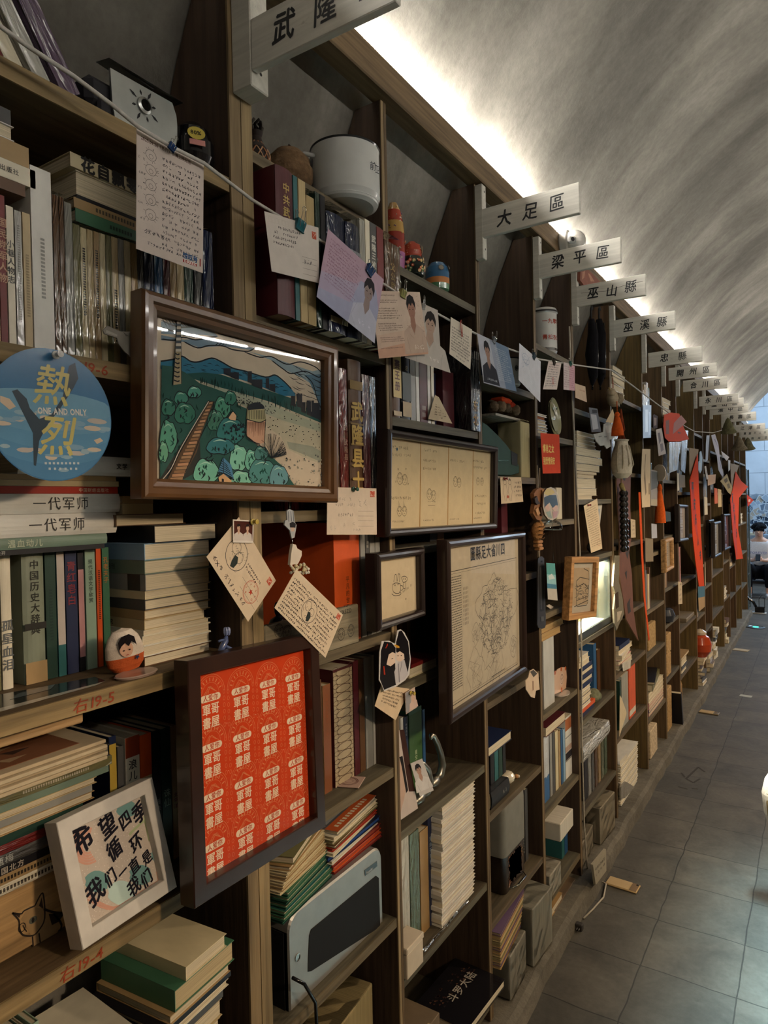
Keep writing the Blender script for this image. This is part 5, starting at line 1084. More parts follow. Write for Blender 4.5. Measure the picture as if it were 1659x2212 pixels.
def album():
    xf = .0; P = [at(px,py,xf) for px,py in ((-60,1700),(262,1603))]; z = P[1].z - .004
    e = thing('photo_album','loose stack of large pale prints with a brown picture on top, on the fourth shelf','prints',loc=(-.03,P[1].y - .2,z - .026)); rg = R(3)
    for k in range(5):
        m = MB('paper',['b8a688','c1b092','ad9b7d','c1b092','bba98b'][k]); y = rg.uniform(-.004,.004); m.box(-.14,rg.uniform(-.006,.004),-.22 + y,.2 + y,.006 * k,.006 * k + .0052,b=.0008); m.build('print_sheet',e)
    m = MB('paper','7d5237'); m.box(-.13,-.02,-.2,.165,.0302,.0308); rgb = R(4)
    for k in range(14): u = rgb.uniform(-.15,.12); v = rgb.uniform(-.12,-.04); m.add([(v,u,.0311),(v + .02,u + .01,.0311),(v + .01,u + .04,.0311)],[(0,1,2)],rgb.choice(['5d3a28','91694a','a58a6a','3d2a20']))
    m.build('picture',e)
    b = thing('wooden_slab','long pale wooden slab lying above the loose prints','slab',loc=(-.045,at(183,1640,-.045).y,z + .0345)); m = MB('wood_y','b79468'); m.box(-.09,0,-.30,0,0,.030,b=.002); m.build('slab',b)
album()
# --- leftmost bay, fifth shelf: worn stacks
zr = .6905
stack(zr,.005,420,'of worn books by light post foot',[(1966,1996,388,486,'cream','head',dict(yaw=.08)),(2000,2046,362,505,'green','head',dict(yaw=.08,page='b3a27f',cn='thick green')),(2048,2068,352,496,'tan','fore',dict(yaw=.08)),(2070,2082,335,498,'black','lie',dict(yaw=.08)),(2084,2100,340,492,'ivory','fore',dict(yaw=.08)),(2102,2118,336,480,'dark grey','lie',dict(yaw=.08)),(2120,2160,332,478,'beige','fore',dict(yaw=.08)),(2162,2200,330,474,'tan','fore',dict(yaw=.08)),(2202,2240,330,470,'kraft','fore',dict(yaw=.08)),(2242,2300,328,468,'brown','fore',dict(yaw=.08))],dep=.17)
stack(zr,-.01,250,'of curled magazines below number 19-4',[(2030,2050,120,308,'ivory','fore',dict(yaw=-.06,name='magazine')),(2052,2066,118,304,'tan','fore',dict(yaw=-.06,name='magazine')),(2068,2092,122,307,'brown','fore',dict(yaw=-.06,page='b59c70')),(2094,2122,140,308,'black','lie',dict(yaw=-.06)),(2124,2150,140,302,'tan','fore',dict(yaw=-.06)),(2152,2176,140,300,'beige','fore',dict(yaw=-.06)),(2178,2200,140,298,'dark grey','lie',dict(yaw=-.06)),(2202,2240,140,298,'ivory','fore',dict(yaw=-.06)),(2242,2300,140,296,'olive','fore',dict(yaw=-.06))],dep=.17)
row(zr,-.06,2190,'at the bottom left corner',[(-20,6,2150,'white',dict(H=.25)),(8,24,2150,'pale grey',dict(H=.25)),(26,48,2150,'dark green',dict(H=.26)),(50,66,2150,'ivory',dict(H=.25,blocks=TXT())),(68,84,2150,'pale green',dict(H=.255,blocks=TXT()))])
# ------------------------------------------------------------------ second bay (from the light post)
def depth(p): return (p - CAMP).dot(MW.col[2])
zs = 2.3185
def gourd():
    p = at(624,378,-.075); e = thing('gourd','brown rough hollow gourd with a dark hole, left of the white pot','gourd',loc=(p.x,p.y,zs)); r_ = .052
    m = MB('rough','6f5840'); m.lathe([(.0005,0),(.020,.001),(.040,.013),(.0515,.038),(.052,.055),(.045,.078),(.028,.096),(.010,.103),(.0005,.104)],n=28); m.build('body',e)
    h = MB('matte','0f0c09'); T = Matrix.Rotation(.35,4,'Z') @ Matrix.Translation((.0500,0,.062)) @ Matrix.Rotation(.15,4,'Y'); h.add([(.0012,a,b) for a,b in ell(0,0,.007,.015,14)],[list(range(14))],T=T); h.build('hole',e)
    s = MB('rough','2d2118'); s.tube([(0,0,.102),(.001,.001,.108),(.004,.002,.111)],.004,n=7); s.build('stem',e)
gourd()
def woven_vase():
    p = at(553,318,-.055); e = thing('vase','small vase in a red-brown net pattern with dark ribbons on top','vase',loc=(p.x,p.y,zs)); m = MB('matte','241812'); pr = [(.016,0),(.024,.008),(.027,.025),(.024,.042),(.014,.056),(.011,.068),(.014,.078)]; m.lathe(pr,n=20); m.build('body',e)
    n = MB('gloss','9c6a4a'); rg = R(2)
    for k in range(12):
        for s in (-1,1):
            pts = []
            for i in range(9): t = i / 8; z = .006 + .05 * t; rr = .0235 + .004 * math.sin(math.pi * min(1,t * 1.2)) - .010 * max(0,t - .6) / .4; a = k * math.pi / 6 + s * t * 1.1; pts.append((rr * math.cos(a),rr * math.sin(a),z))
            n.tube(pts,.0013,n=5,col='9c6a4a' if k % 2 else 'b98e6c')
    n.build('netting',e)
    r_ = MB('cloth','17130f')
    for k in range(7): a = k * .9; r_.tube([(.008 * math.cos(a),.008 * math.sin(a),.072),(.014 * math.cos(a),.014 * math.sin(a),.088),(.010 * math.cos(a + .8),.010 * math.sin(a + .8),.100)],.0028,n=6,col=['17130f','4b4640'][k % 2])
    r_.build('ribbon',e)
woven_vase()
def pot():
    p = at(752,452,-.002); r_ = .077; e = thing('pot','white enamel pot with a dark rim and small blue brush marks, overhanging the top shelf','pot',loc=(-.012,p.y + .006,zs)); h = .126
    m = MB('gloss','b9bab6'); m.lathe([(.0005,.001),(r_ * .80,.001),(r_ * .92,.006),(r_,.022),(r_,h - .004),(r_ * 1.02,h),(r_ * .99,h),(r_ * .96,h - .006),(r_ * .95,.01),(.0005,.006)],n=40,cols=['a9aaa6'] + ['bfc0bc'] * 3 + ['2a2c2e'] * 2 + ['b9bab6'] * 3); m.build('body',e)
    d = MB('gloss','28303e'); rg = R(3)
    for ch,a in (('前',1.02 - .62),('卫',1.25 - .62)):
        T = Matrix.Rotation(a - .85 + .25,4,'Z') @ Matrix.Translation((r_ + .0005,0,.064)); text(d,ch,0,0,0,.020,'28303e',T=T,shear=.2,rot=.15)
    d.build('brush_mark',e)
    g = MB('gloss','b9bab6'); a = -2.15
    T = Matrix.Rotation(a,4,'Z'); g.tube([(r_ - .002,-.012,h * .80),(r_ + .022,-.012,h * .80),(r_ + .026,0,h * .80),(r_ + .022,.012,h * .80),(r_ - .002,.012,h * .80)],.0045,T=T); g.build('handle',e)
pot()
fl = dict(sleeve=True,mat='film',flap=.018)
row(2.0145,.035,560,'behind the upper white postcard',[(598,635,366,'maroon',dict(title='中共武隆县历史',tc='b99e5c',tsz=.020,tpos=.90,hard=True,D=.15,cn='thick maroon')),(637,646,378,'teal',dict(title='武隆县水利',tc='b0b7b0',tsz=.007,tpos=.5)),(648,663,392,'beige',dict(mat='pages',cn='bare-edged beige')),(664,681,398,'beige',dict(mat='pages',sleeve=True,flap=.012,cn='filmed beige')),(683,693,404,'dark green',dict(sleeve=True,mat='film')),(694,705,410,'black',dict(sleeve=True)),(707,745,440,'navy',dict(title='武隆',tc='a9adb4',tsz=.040,tpos=.70,hard=True,band=[(.66,.70,'8f949c'),(.36,.40,'8f949c'),(.08,.13,'b7ac84')],**fl)),(747,776,452,'navy',dict(title='武隆',tc='b6a879',tsz=.036,tpos=.72,hard=True,band=[(.74,.77,'8f949c'),(.42,.45,'8f949c')],cn='narrower navy',**fl)),(778,789,470,'pale grey',dict(sleeve=True,mat='film')),(790,800,476,'ivory',dict(title='武隆县志',tc='4a4640',tsz=.012,tpos=.5)),(801,814,480,'dark grey',dict(title='武隆三峡公社',tc='c6c1b5',tsz=.017,tpos=.9,bold=.05,cn='white-lettered dark')),(815,829,494,'dark red',dict(blocks=TXT(.2,.6,.2,'9a6a5c'))),(831,864,512,'brown',dict(free=True,D=.027,H=.255,title='父公武坤',tc='b89e6a',tsz=.020,tpos=.82,cn='gilt-lettered brown',**fl))],D=.15)
row(1.651,.004,900,'right of the landscape painting',[(690,712,790,'maroon',fl),(713,731,786,'brown',fl),(733,751,782,'dark red',dict(title='四川武隆县',tc='b08b78',tsz=.014,tpos=.6,hard=True,**fl)),(753,781,772,'brown',dict(title='武隆县士',tc='c6a65c',tsz=.046,tpos=.72,bold=.04,hard=True,band=[(.80,.86,'8f7440'),(.565,.575,'8f7440'),(.425,.435,'8f7440'),(.285,.295,'8f7440')],cn='broad gilt-lettered',sleeve=True,mat='cover')),(783,799,776,'maroon',fl),(800,812,780,'black',fl)],D=.15)
zr = 1.3525
row(zr,-.02,1240,'beside the big orange box file',[(722,777,1128,'orange',dict(label='big orange box file standing behind the cream postcard',title='平凡的世界',tc='6f3416',tsz=.014,tpos=.55,D=.22,name='box_file',cn='orange')),(780,790,1150,'grey'),(791,799,1150,'dark grey',dict(title='诗经',tc='b7b3a8',tsz=.008)),(800,811,1150,'grey'),(812,822,1150,'grey',dict(cn='last grey'))],D=.15)
def statue():
    p = at(604,1332,-.10); e = thing('statue','black seated figurine with hatched robe in the shadow left of the orange box','figurine',loc=(-.10,p.y,zr)); m = MB('gloss','17151a'); m.lathe([(.034,0),(.036,.006),(.030,.010),(.030,.022),(.034,.03),(.026,.052),(.020,.066),(.008,.074),(.0105,.080),(.012,.092),(.009,.102),(.0005,.106)],n=20); m.build('body',e)
    d = MB('gloss','5e5b58'); rg = R(8)
    for k in range(26): a = rg.uniform(-1.2,1.0); z = rg.uniform(.03,.062); r_ = .034 - (z - .03) * .36; d.tube([(r_ * math.cos(a),r_ * math.sin(a),z),((r_ - .001) * math.cos(a + .12),(r_ - .001) * math.sin(a + .12),z + .008)],.0006,n=4)
    d.build('robe_pattern',e)
statue()
def plaque():
    xf = .002; q = [at(*v,xf) for v in ((562,1404),(776,1384))]; z1 = at(700,1322,xf).z; y0,y1 = max(.93,q[0].y),q[1].y; M = Matrix.Translation((xf,y0,zr)); f = flat(M)
    m = MB('wood_y','7f7560'); m.box(-.012,0,0,y1 - y0,0,z1 - zr,b=.002); n = .0003
    p = f(728,1330); text(m,'TYXSZD',p[0],p[1],n,.013,'2a261f',bold=.01); p = f(742,1312); text(m,'& LL',p[0],p[1],n,.008,'2a261f')
    for px,py in ((620,1365),(737,1370),(758,1362),(602,1362)): c = f(px,py); face_doodle(m,n,c[0],c[1],.012,R(int(px)),'2a261f')
    solo('wooden_plaque',m,'long grey wooden plaque with doodled faces and block letters, under the orange box','plaque',M=M)
plaque()
zr = 1.0245
row(zr,-.05,1600,'right of the orange label sheet frame',[(655,675,1440,'maroon'),(677,697,1470,'brown'),(699,716,1478,'tan',dict(title='八美书法大事记（上册）',tc='8c4a20',tsz=.0085,band=[(0,1,'7d4a2c')],cn='gold-lettered tan')),(722,764,1440,'maroon',dict(label='dark box with a lace-patterned cream spine in the row by the orange frame',band=[(0,.98,'a69679')],cn='lace',D=.15)),(766,777,1426,'maroon',dict(cn='slim maroon')),(778,789,1422,'brown',dict(cn='slim brown')),(791,806,1418,'grey'),(807,821,1412,'pale grey')],D=.14)
def lace():
    o = [o for o in bpy.data.objects if o.get('label','').startswith('dark box with a lace')][0]; m = MB('matte','5a4330'); rg = R(4); H_ = max(v.co.z for v in o.data.vertices); t = max(v.co.y for v in o.data.vertices)
    for k in range(14):
        z = H_ * (k + .5) / 14; line(m,ell(0,z,t * .75,H_ / 30,14),.0016,.0012,'4d3526',closed=True)
        for s in (-1,1): line(m,ell(s * t * .8,z + H_ / 28,t * .25,H_ / 50,10),.0016,.0009,'4d3526',closed=True)
    m.build('lace_pattern',o)
lace()
def coaster():
    m = MB('paper','a98f83'); m.box(-.031,.031,-.031,.031,0,.0025,b=.001)
    for r_ in (.010,.018,.022): vs = ell(0,0,r_,r_,18); m.add([(a,b,.0028) for a,b in vs] + [(a * .9,b * .9,.0028) for a,b in vs],[[i,(i + 1) % 18,18 + (i + 1) % 18,18 + i] for i in range(18)],'6f4f48')
    solo('coaster',m,'square pinkish coaster with a ring print lying on the shelf edge','coaster',loc=(-.042,1.243,zr + .0002),rot=(0,0,.35))
coaster()
zr = .6595
def computer():
    e = thing('desktop_computer','silver and black flat computer case with booklets piled on it','computer',loc=(-.02,1.0,zr)); W,Ht,D = .337,.188,.20
    def rr(w0,w1,h0,h1,r_,k=6): return [(w0 + r_ + r_ * math.cos(a),h1 - r_ + r_ * math.sin(a)) for a in [math.pi - math.pi / 2 * i / k for i in range(k + 1)]] + [(w1 - r_ + r_ * math.cos(a),h1 - r_ + r_ * math.sin(a)) for a in [math.pi / 2 - math.pi / 2 * i / k for i in range(k + 1)]] + [(w1,h0),(w0,h0)]
    o = rr(0,W,0,Ht,.032); m = MB('steel','a9a8a3'); k = len(o); fr = [(-.004,p[0],p[1]) for p in o]; f2 = [(0,p[0] * .985 + W * .0075,p[1] * .97 + .002) for p in o]; bk = [(-D,p[0],p[1]) for p in o]
    m.add(bk + fr,[[i,(i + 1) % k,k + (i + 1) % k,k + i] for i in range(k - 1)],smooth=True); m.add(fr + f2,[[i,(i + 1) % k,k + (i + 1) % k,k + i] for i in range(k)]); m.add(f2,[list(range(k))]); m.add(bk,[list(range(k))]); m.add([bk[-1],bk[-2],fr[-2],fr[-1]],[(0,1,2,3)],'222222'); m.build('shell',e)
    s = MB('matte','0e0d0f'); s.box(-D * .98,-.012,-.0022,-.0004,.0,Ht - .034); s.build('side_panel',e)
    f = flat(Matrix.Translation((-.02,1.0,zr)),.0008); w_ = MB('matte','08080a'); q = [f(*v) for v in ((668,2022),(672,2008),(812,1892),(818,1896),(821,1998),(818,2004),(672,2098),(665,2099))]; w_.prism(q,0.0001,.0012); w_.build('black_window',e)
    b = MB('chrome','b0aeaa'); c = f(643,2068); T = Matrix.Translation((.0002,c[0],c[1])) @ Matrix.Rotation(math.pi / 2,4,'Y'); b.lathe([(.0075,0),(.0075,.0018),(.006,.002),(.006,.0008),(.0001,.0008)],T=T,n=20); b.build('power_button',e)
    n = MB('gloss','131315'); q = [f(*v) for v in ((787,1880),(814,1860),(815,1871),(789,1892))]; n.prism(q,.0002,.001); c = f(791,1889); text(n,'Founder',c[0],c[1],.0013,.0085,'a9a8a4',bold=.02,rot=-.01,sy=.9); n.build('name_plate',e)
computer()
zt = zr + .1885
stack(zt + .0005,-.022,650,'at the left on the silver computer',[(1806,1822,592,704,'olive','fore',dict(yaw=.35,name='magazine')),(1824,1834,588,708,'kraft','fore',dict(yaw=.3,name='magazine'))] + [(1836 + 7 * k,1842.5 + 7 * k,588 + k % 3,712 - k % 4,['cream','beige','tan'][k % 3],'fore',dict(name='booklet',yaw=.25 - .02 * k)) for k in range(7)] + [(1886 + 7 * k,1892.5 + 7 * k,596 + k % 3,722 + k % 4,['dark green','green','teal'][k % 3] if k % 2 else 'green','fore',dict(name='booklet',yaw=.2 - .01 * k,page='2f5f4c' if k % 2 else PAGE)) for k in range(10)],dep=.15)
stack(zt + .0005,-.035,760,'at the right on the silver computer',[(1738,1746,710,830,'grey','fore',dict(yaw=.15,name='magazine',cn='orange-edged grey')),(1748,1757,706,832,'ivory','fore',dict(yaw=.12,name='magazine')),(1759,1766,706,822,'olive','fore',dict(yaw=.1,name='magazine')),(1768,1775,704,824,'brown','fore',dict(yaw=.15,name='magazine')),(1777,1784,705,820,'red','fore',dict(yaw=.1,name='magazine',page='8f4a38')),(1786,1794,700,818,'ivory','fore',dict(yaw=.15,name='magazine')),(1796,1806,702,826,'navy','fore',dict(yaw=.05,name='magazine',page='2c4a86',cn='blue')),(1808,1816,704,822,'white','fore',dict(yaw=.1,name='magazine')),(1818,1829,712,828,'dark red','fore',dict(yaw=.05,name='magazine',page='8c4030')),(1831,1841,714,826,'orange','fore',dict(yaw=.05,name='magazine',page='9c4a34',cn='brick red')),(1843,1852,720,828,'dark red','fore',dict(yaw=.02,name='magazine',page='8c4030'))],dep=.15)
def top_mag():
    o = [o for o in bpy.data.objects if o.get('label','').startswith('orange-edged grey magazine')]
    if not o: return
    o = o[0]; ys = [v.co.y for v in o.data.vertices]; zs_ = [v.co.z for v in o.data.vertices]; xs = [v.co.x for v in o.data.vertices]; t = max(ys); H_ = max(zs_); D = min(xs); m = MB('gloss','57575a')
    T = Matrix(((0,0,1,0),(1,0,0,t + .0003),(0,1,0,0),(0,0,0,1)))
    q = lambda x0,x1,z0,z1,c,d=0: m.add([(x0,t + .0003 + d,z0),(x1,t + .0003 + d,z0),(x1,t + .0003 + d,z1),(x0,t + .0003 + d,z1)],[(0,1,2,3)],c)
    q(D,0,0,H_,'55565a'); q(D,D * .78,0,H_,'b9582e',.0002); q(D * .74,D * .3,H_ * .1,H_ * .6,'8f9294',.0002); q(D * .6,D * .4,H_ * .3,H_ * .9,'2d2f33',.0003)
    for k in range(12): q(D * .93,D * .86,H_ * (.1 + .065 * k),H_ * (.14 + .065 * k),'d8c6a8',.0004)
    m.build('cover_print',o)
top_mag()
c = MB('gloss','0d0c0d'); c.tube([Vector(q) for q in ((.0,.0,.0),(.012,.02,-.02),(.018,.045,-.07),(.018,.05,-.16),(.01,.05,-.25),(.0,.05,-.33))],.0035,n=8)
solo('power_cable',c,'black cable hanging down in front of the computer shelf','cable',loc=at(632,2112,.006))
def parcel(label,px,zb,size,col,yaw=0,x=None,cat='parcel',film=True,name='wrapped_parcel',group=None,band=None):
    """block of books in crinkled film"""
    a,b,h = size; rg = R(hash(label) % 1000); e = thing(name,label,cat,loc=(px[0],px[1],zb),rot=(0,0,yaw),group=group); n = 6
    m = MB('pages',col); m.box(-a / 2,a / 2,-b / 2,b / 2,0,h,b=.003)
    if band: m.box(-a / 2 - .0004,a / 2 + .0004,-b / 2 - .0004,b / 2 + .0004,h * band[0],h * band[1],band[2])
    m.build('contents',e)
    if film:
        s = MB('sleeve','ffffff'); g = lambda: rg.uniform(.001,.007)
        for ax in range(2):
            for sg in (-1,1):
                L = (b if ax == 0 else a); vs = []
                for i in range(n + 1):
                    for j in range(n + 1):
                        u = (-.5 + j / n) * L; z = h * i / n; o = (a if ax == 0 else b) / 2 + g(); vs.append((sg * o,u,z) if ax == 0 else (u,sg * o,z))
                s.add(vs,[[i * (n + 1) + j,i * (n + 1) + j + 1,(i + 1) * (n + 1) + j + 1,(i + 1) * (n + 1) + j] for i in range(n) for j in range(n)],smooth=False)
        vs = [((-.5 + j / n) * (a + .008),(-.5 + i / n) * (b + .008),h + g()) for i in range(n + 1) for j in range(n + 1)]; s.add(vs,[[i * (n + 1) + j,i * (n + 1) + j + 1,(i + 1) * (n + 1) + j + 1,(i + 1) * (n + 1) + j] for i in range(n) for j in range(n)])
        s.build('plastic_wrap',e)
    return e
parcel('film-wrapped kraft parcel on the shelf below the silver computer, its larger one',(-.125,1.245,0),.3005,(.16,.17,.20),'9a8a66',.1); parcel('film-wrapped dark parcel at the cable below the silver computer',(-.10,1.06,0),.3005,(.15,.12,.15),'4b4a4a',0)
# ------------------------------------------------------------------ third bay
zs = 2.2525
def tall_doll():
    p = at(849,470,-.045); e = thing('painted_doll','tall narrow doll painted red, gold and purple beside the white pot','doll',loc=(-.045,p.y + .002,zs)); h = .185; P = [(.020,0),(.026,.01),(.029,.05),(.028,.10),(.025,.13),(.019,.16),(.010,.18),(.0005,h)]
    m = MB('gloss','a0703c'); m.lathe(P,n=22,cols=['8f3328','9a5c8a','8f3328','b08a4a','9a3b2a','a9854f','8a6a3c']); m.build('body',e)
    d = MB('gloss','d0b48a'); rg = R(4)
    for k in range(40):
        z = rg.uniform(.02,.165); a = rg.uniform(-1.9,.6); rr = .0297 - max(0,z - .09) * .16; rr += .0006; a2 = a + rg.uniform(-.3,.3); d.tube([(rr * math.cos(a),rr * math.sin(a),z),(rr * math.cos((a + a2) / 2),rr * math.sin((a + a2) / 2),z + .004),(rr * math.cos(a2),rr * math.sin(a2),z + .001)],.0011,n=4,col=rg.choice(['d3bb92','c2a15e','b0552f','6d4a80','e0d3bb']))
    d.build('painted_pattern',e)
tall_doll()
def matryoshka():
    p = at(891,585,-.03); e = thing('nesting_doll','red and black floral nesting doll on the shelf left of the blue egg doll','doll',loc=(-.03,p.y,zs)); s = .0335 / .0335
    P = [(.018,0),(.030,.008),(.0345,.028),(.0335,.042),(.0265,.056),(.0255,.060),(.0265,.072),(.022,.088),(.012,.097),(.0005,.100)]; m = MB('gloss','17201a'); m.lathe(P,n=28,cols=['17201a'] * 4 + ['a5402a'] * 5); m.build('body',e); d = MB('gloss','a9402a'); rg = R(6)
    for k in range(30):
        z = rg.uniform(.012,.052); a = rg.uniform(-1.6,1.0); rr = (.0345 if z < .042 else .0345 - (z - .042) * .55) + .0005; T = Matrix.Rotation(a,4,'Z') @ Matrix.Translation((rr,0,z)); r_ = rg.uniform(.002,.0055); d.add([(0,u,v) for u,v in ell(0,0,r_,r_,9)],[list(range(9))],rg.choice(['b8442a','c9673a','4f7040','d6b67c']),T=T); d.add([(.0004,u,v) for u,v in ell(0,0,r_ * .45,r_ * .45,7)],[list(range(7))],'e0c79a',T=T)
    for k in range(18): z = rg.uniform(.062,.09); a = rg.uniform(-1.6,1.0); rr = .0268 - max(0,z - .07) * .3 + .0005; T = Matrix.Rotation(a,4,'Z') @ Matrix.Translation((rr,0,z)); d.add([(0,u,v) for u,v in ell(0,0,.0013,.0013,6)],[list(range(6))],'dcb684',T=T)
    T = Matrix.Rotation(.35,4,'Z') @ Matrix.Translation((.0262,0,.076)); d.add([(.0012,u,v) for u,v in ell(0,0,.009,.010,14)],[list(range(14))],'cdb08c',T=T); d.build('painted_flowers',e)
matryoshka()
def egg_doll():
    p = at(945,618,-.03); e = thing('egg_doll','rounded blue doll with an orange and green landscape band','doll',loc=(-.03,p.y,zs)); m = MB('gloss','2f5f85'); P = [(.026,0),(.033,.005),(.0345,.020),(.0345,.036),(.0345,.052),(.031,.068),(.022,.080),(.010,.086),(.0005,.087)]; m.lathe(P,n=28,cols=['456f4f','4c7a56','b8763f','2f5f85','2f5f85','2d5a80','2b557a','2b557a']); m.build('body',e); d = MB('gloss','6b6a66')
    for a,z,r_ in ((-.75,.060,.0085),(.15,.066,.0065)): T = Matrix.Rotation(a,4,'Z') @ Matrix.Translation((.0352,0,z)) @ Matrix.Rotation(-.3,4,'Y'); d.add([(0,u,v) for u,v in ell(0,0,r_,r_,14)],[list(range(14))],'5a5850',T=T); d.add([(.0004,u,v) for u,v in ell(0,0,r_ * .8,r_ * .8,14)],[list(range(14))],'8b8779',T=T)
    T = Matrix.Rotation(.45,4,'Z') @ Matrix.Translation((.035,0,.020)); d.add([(0,u,v) for u,v in ((-.002,0),(.002,0),(.002,.016),(.006,.019),(0,.024),(-.006,.019),(-.001,.016))],[list(range(7))],'1d1c1a',T=T); d.build('painted_spots',e)
egg_doll()
zr = 1.8725
row(zr,-.012,850,'on the shelf above the four-card frame',[(846,864,758,'brown',dict(title='赛王册',tc='5b3320',tsz=.024,tpos=.86,band=[(.30,.97,'c9ac66'),(.03,.1,'b9a07a')],hard=True,bold=.04,cn='gold-panelled brown')),(866,885,762,'black',dict(title='总',tc='c9b27c',tsz=.014,tpos=.80,band=[(.04,.26,'a98f63'),(.28,.7,'26302a')],hard=True)),(887,898,768,'grey',dict(D=.16)),(899,906,772,'white'),(907,923,778,'maroon',dict(blocks=[(.1,.3,.5,'7d6a66')])),(924,930,782,'white',dict(cn='thin white')),(932,938,786,'ivory',dict(cn='thin ivory')),(958,975,800,'navy',dict(D=.10,dx=-.05)),(977,1000,800,'maroon',dict(D=.10,dx=-.03)),(1004,1030,762,'black',dict(title='东北',tc='b0823a',tsz=.036,tpos=.38,bold=.03,sleeve=True,mat='film',flap=.01,dx=.02,cn='gold-lettered black'))],D=.14)
sheet('note_card','triangular corner of a handwritten sheet leaning on the shelf above the four-card frame','card',[(940,853),(948,858),(977,915),(925,905)],-.004,'c4b296',lambda p: p.block('5a4c40',.2,.8,.3,.9,6,.0007),seed=50)
zr = 1.2135
row(zr,-.145,1400,'behind the hanging paper couple',[(840,852,1372,'maroon'),(871,880,1350,'brown',dict(H=.25)),(882,888,1350,'tan',dict(H=.24)),(890,899,1350,'dark red',dict(H=.24))],D=.10)
stack(zr,-.012,900,'beside the small dark frame, on shelf',[(1432,1440,888,944,'dark red','lie'),(1441,1461,885,946,'cream','fore')],dep=.12)
row(1.551,-.05,1200,'in shadow between the dark frames',[(930,945,1180,'black',dict(H=.2)),(946,960,1180,'brown',dict(H=.21)),(1085,1098,1180,'maroon',dict(H=.2))],D=.12)
zr = .8565
row(zr,-.085,1600,'behind the tall profile print',[(866,872,1550,'white'),(874,882,1548,'navy',dict(title='中国通史',tc='b9bfc4',tsz=.008)),(884,912,1530,'green',dict(title='星空之上',tc='a3b08a',tsz=.013,tpos=.5,cn='broad green',band=[(.0,.95,'3a5a2e')])),(914,919,1532,'blue')],D=.14)
def swans():
    for lab,y,x,T,s in (('pewter swan with a long upright neck, nearer the orange-edged post',1.66,-.055,0,1.0),('pewter swan with a curled neck, partly behind the small white photo card',1.55,-.04,1,.95)):
        e = thing('swan_figurine',lab,'figurine',loc=(x,y,.8565)); m = MB('metal','8f8b80')
        m.tube([(-.01,.04 * s,.018 * s),(-.004,.02 * s,.016 * s),(.004,-.004 * s,.018 * s),(.010,-.03 * s,.022 * s),(.012,-.045 * s,.018 * s)],[.003 * s,.016 * s,.0185 * s,.015 * s,.006 * s],n=14); m.build('body',e)
        n_ = MB('metal','a39f94'); P = [(.0,.015,.016),(.004,.036,.026),(.006,.046,.050),(.004,.040,.085),(.0,.028,.118),(-.004,.016,.140),(-.004,.004,.146),(-.002,-.006,.138)] if T == 0 else [(.0,.012,.014),(.006,.040,.020),(.008,.056,.045),(.006,.048,.080),(.002,.026,.104),(0,.012,.112),(0,.004,.106)]
        n_.tube([Vector(p) * s for p in P],[.011 * s,.0125 * s,.0115 * s,.0098 * s,.0088 * s,.008 * s,.0082 * s,.003 * s][:len(P)],n=12); n_.build('neck',e)
swans()
zr = .4925
N_ = 31
rg = R(14)
stack(zr,-.012,985,'of white booklets beside the navy book',[(1702 + 273 * k / N_,1702 + 273 * (k + 1) / N_ - .4,953 + rg.choice([0,0,1,2]),1026 + rg.choice([-1,0,0,1]),['white','ivory','white','pale grey'][k % 4],'head',dict(name='booklet',page='c3b9ab',dx=rg.uniform(-.0015,.0015))) for k in range(N_)],dep=.15)
row(zr,-.045,1880,'left of the tall white booklet stack',[(868,884,1806,'white',dict(sleeve=True,mat='film')),(886,906,1796,'sage',dict(sleeve=True,mat='film',flap=.01)),(908,926,1790,'kraft'),(922,936,1764,'navy',dict(title='深圳天津楼',tc='9aa9b4',tsz=.014,tpos=.82,cn='tall navy'))],D=.15)
def white_box():
    p = at(893,2044,.0); e = thing('paper_box','low white box with two small dark marks beside the navy book','box',loc=(-.012,1.430,zr)); m = MB('paper','bdb09c'); m.box(-.028,.022,-.035,.045,0,.062,b=.002); m.build('body',e); l = MB('paper','c4b7a3'); l.box(-.029,.024,-.037,.047,.0625,.078,b=.002); l.build('lid',e)
white_box()
s = MB('sleeve'); rg = R(3)
vs = [(.0 + .012 * i / 5,-.12 + .26 * j / 9,.002 + rg.uniform(0,.008)) for i in range(6) for j in range(10)]; s.add(vs,[[i * 10 + j,i * 10 + j + 1,(i + 1) * 10 + j + 1,(i + 1) * 10 + j] for i in range(5) for j in range(9)]); solo('plastic_film',s,'crumpled clear film lying along the shelf edge before the white booklets','film',loc=(-.012,1.62,zr))
zr = .1205
def carton():
    e = thing('carton','brown printed carton on the lowest shelf, left of the dark book','box',loc=(-.10,1.50,zr)); m = MB('matte','6a5a45'); m.box(-.11,.09,-.09,.09,0,.16,b=.002); m.build('body',e); a = MB('matte','8f7d5f'); f = lambda x,y: (x,y,.1605)
    text(a,'10元起',-.06,-.07,0,.035,'b5a27c',bold=.03,face=lambda u,v: (-v - .06 + .1,u,.1606)); a.build('print',e)
carton()
book(.022,.24,.17,'black',put('fore',.022,.24,.17,.052,1.64,.20,-.05),'dark glossy paperback with white brush lettering lying over the kerb at the lower edge',mat='gloss',title='',label2=None)
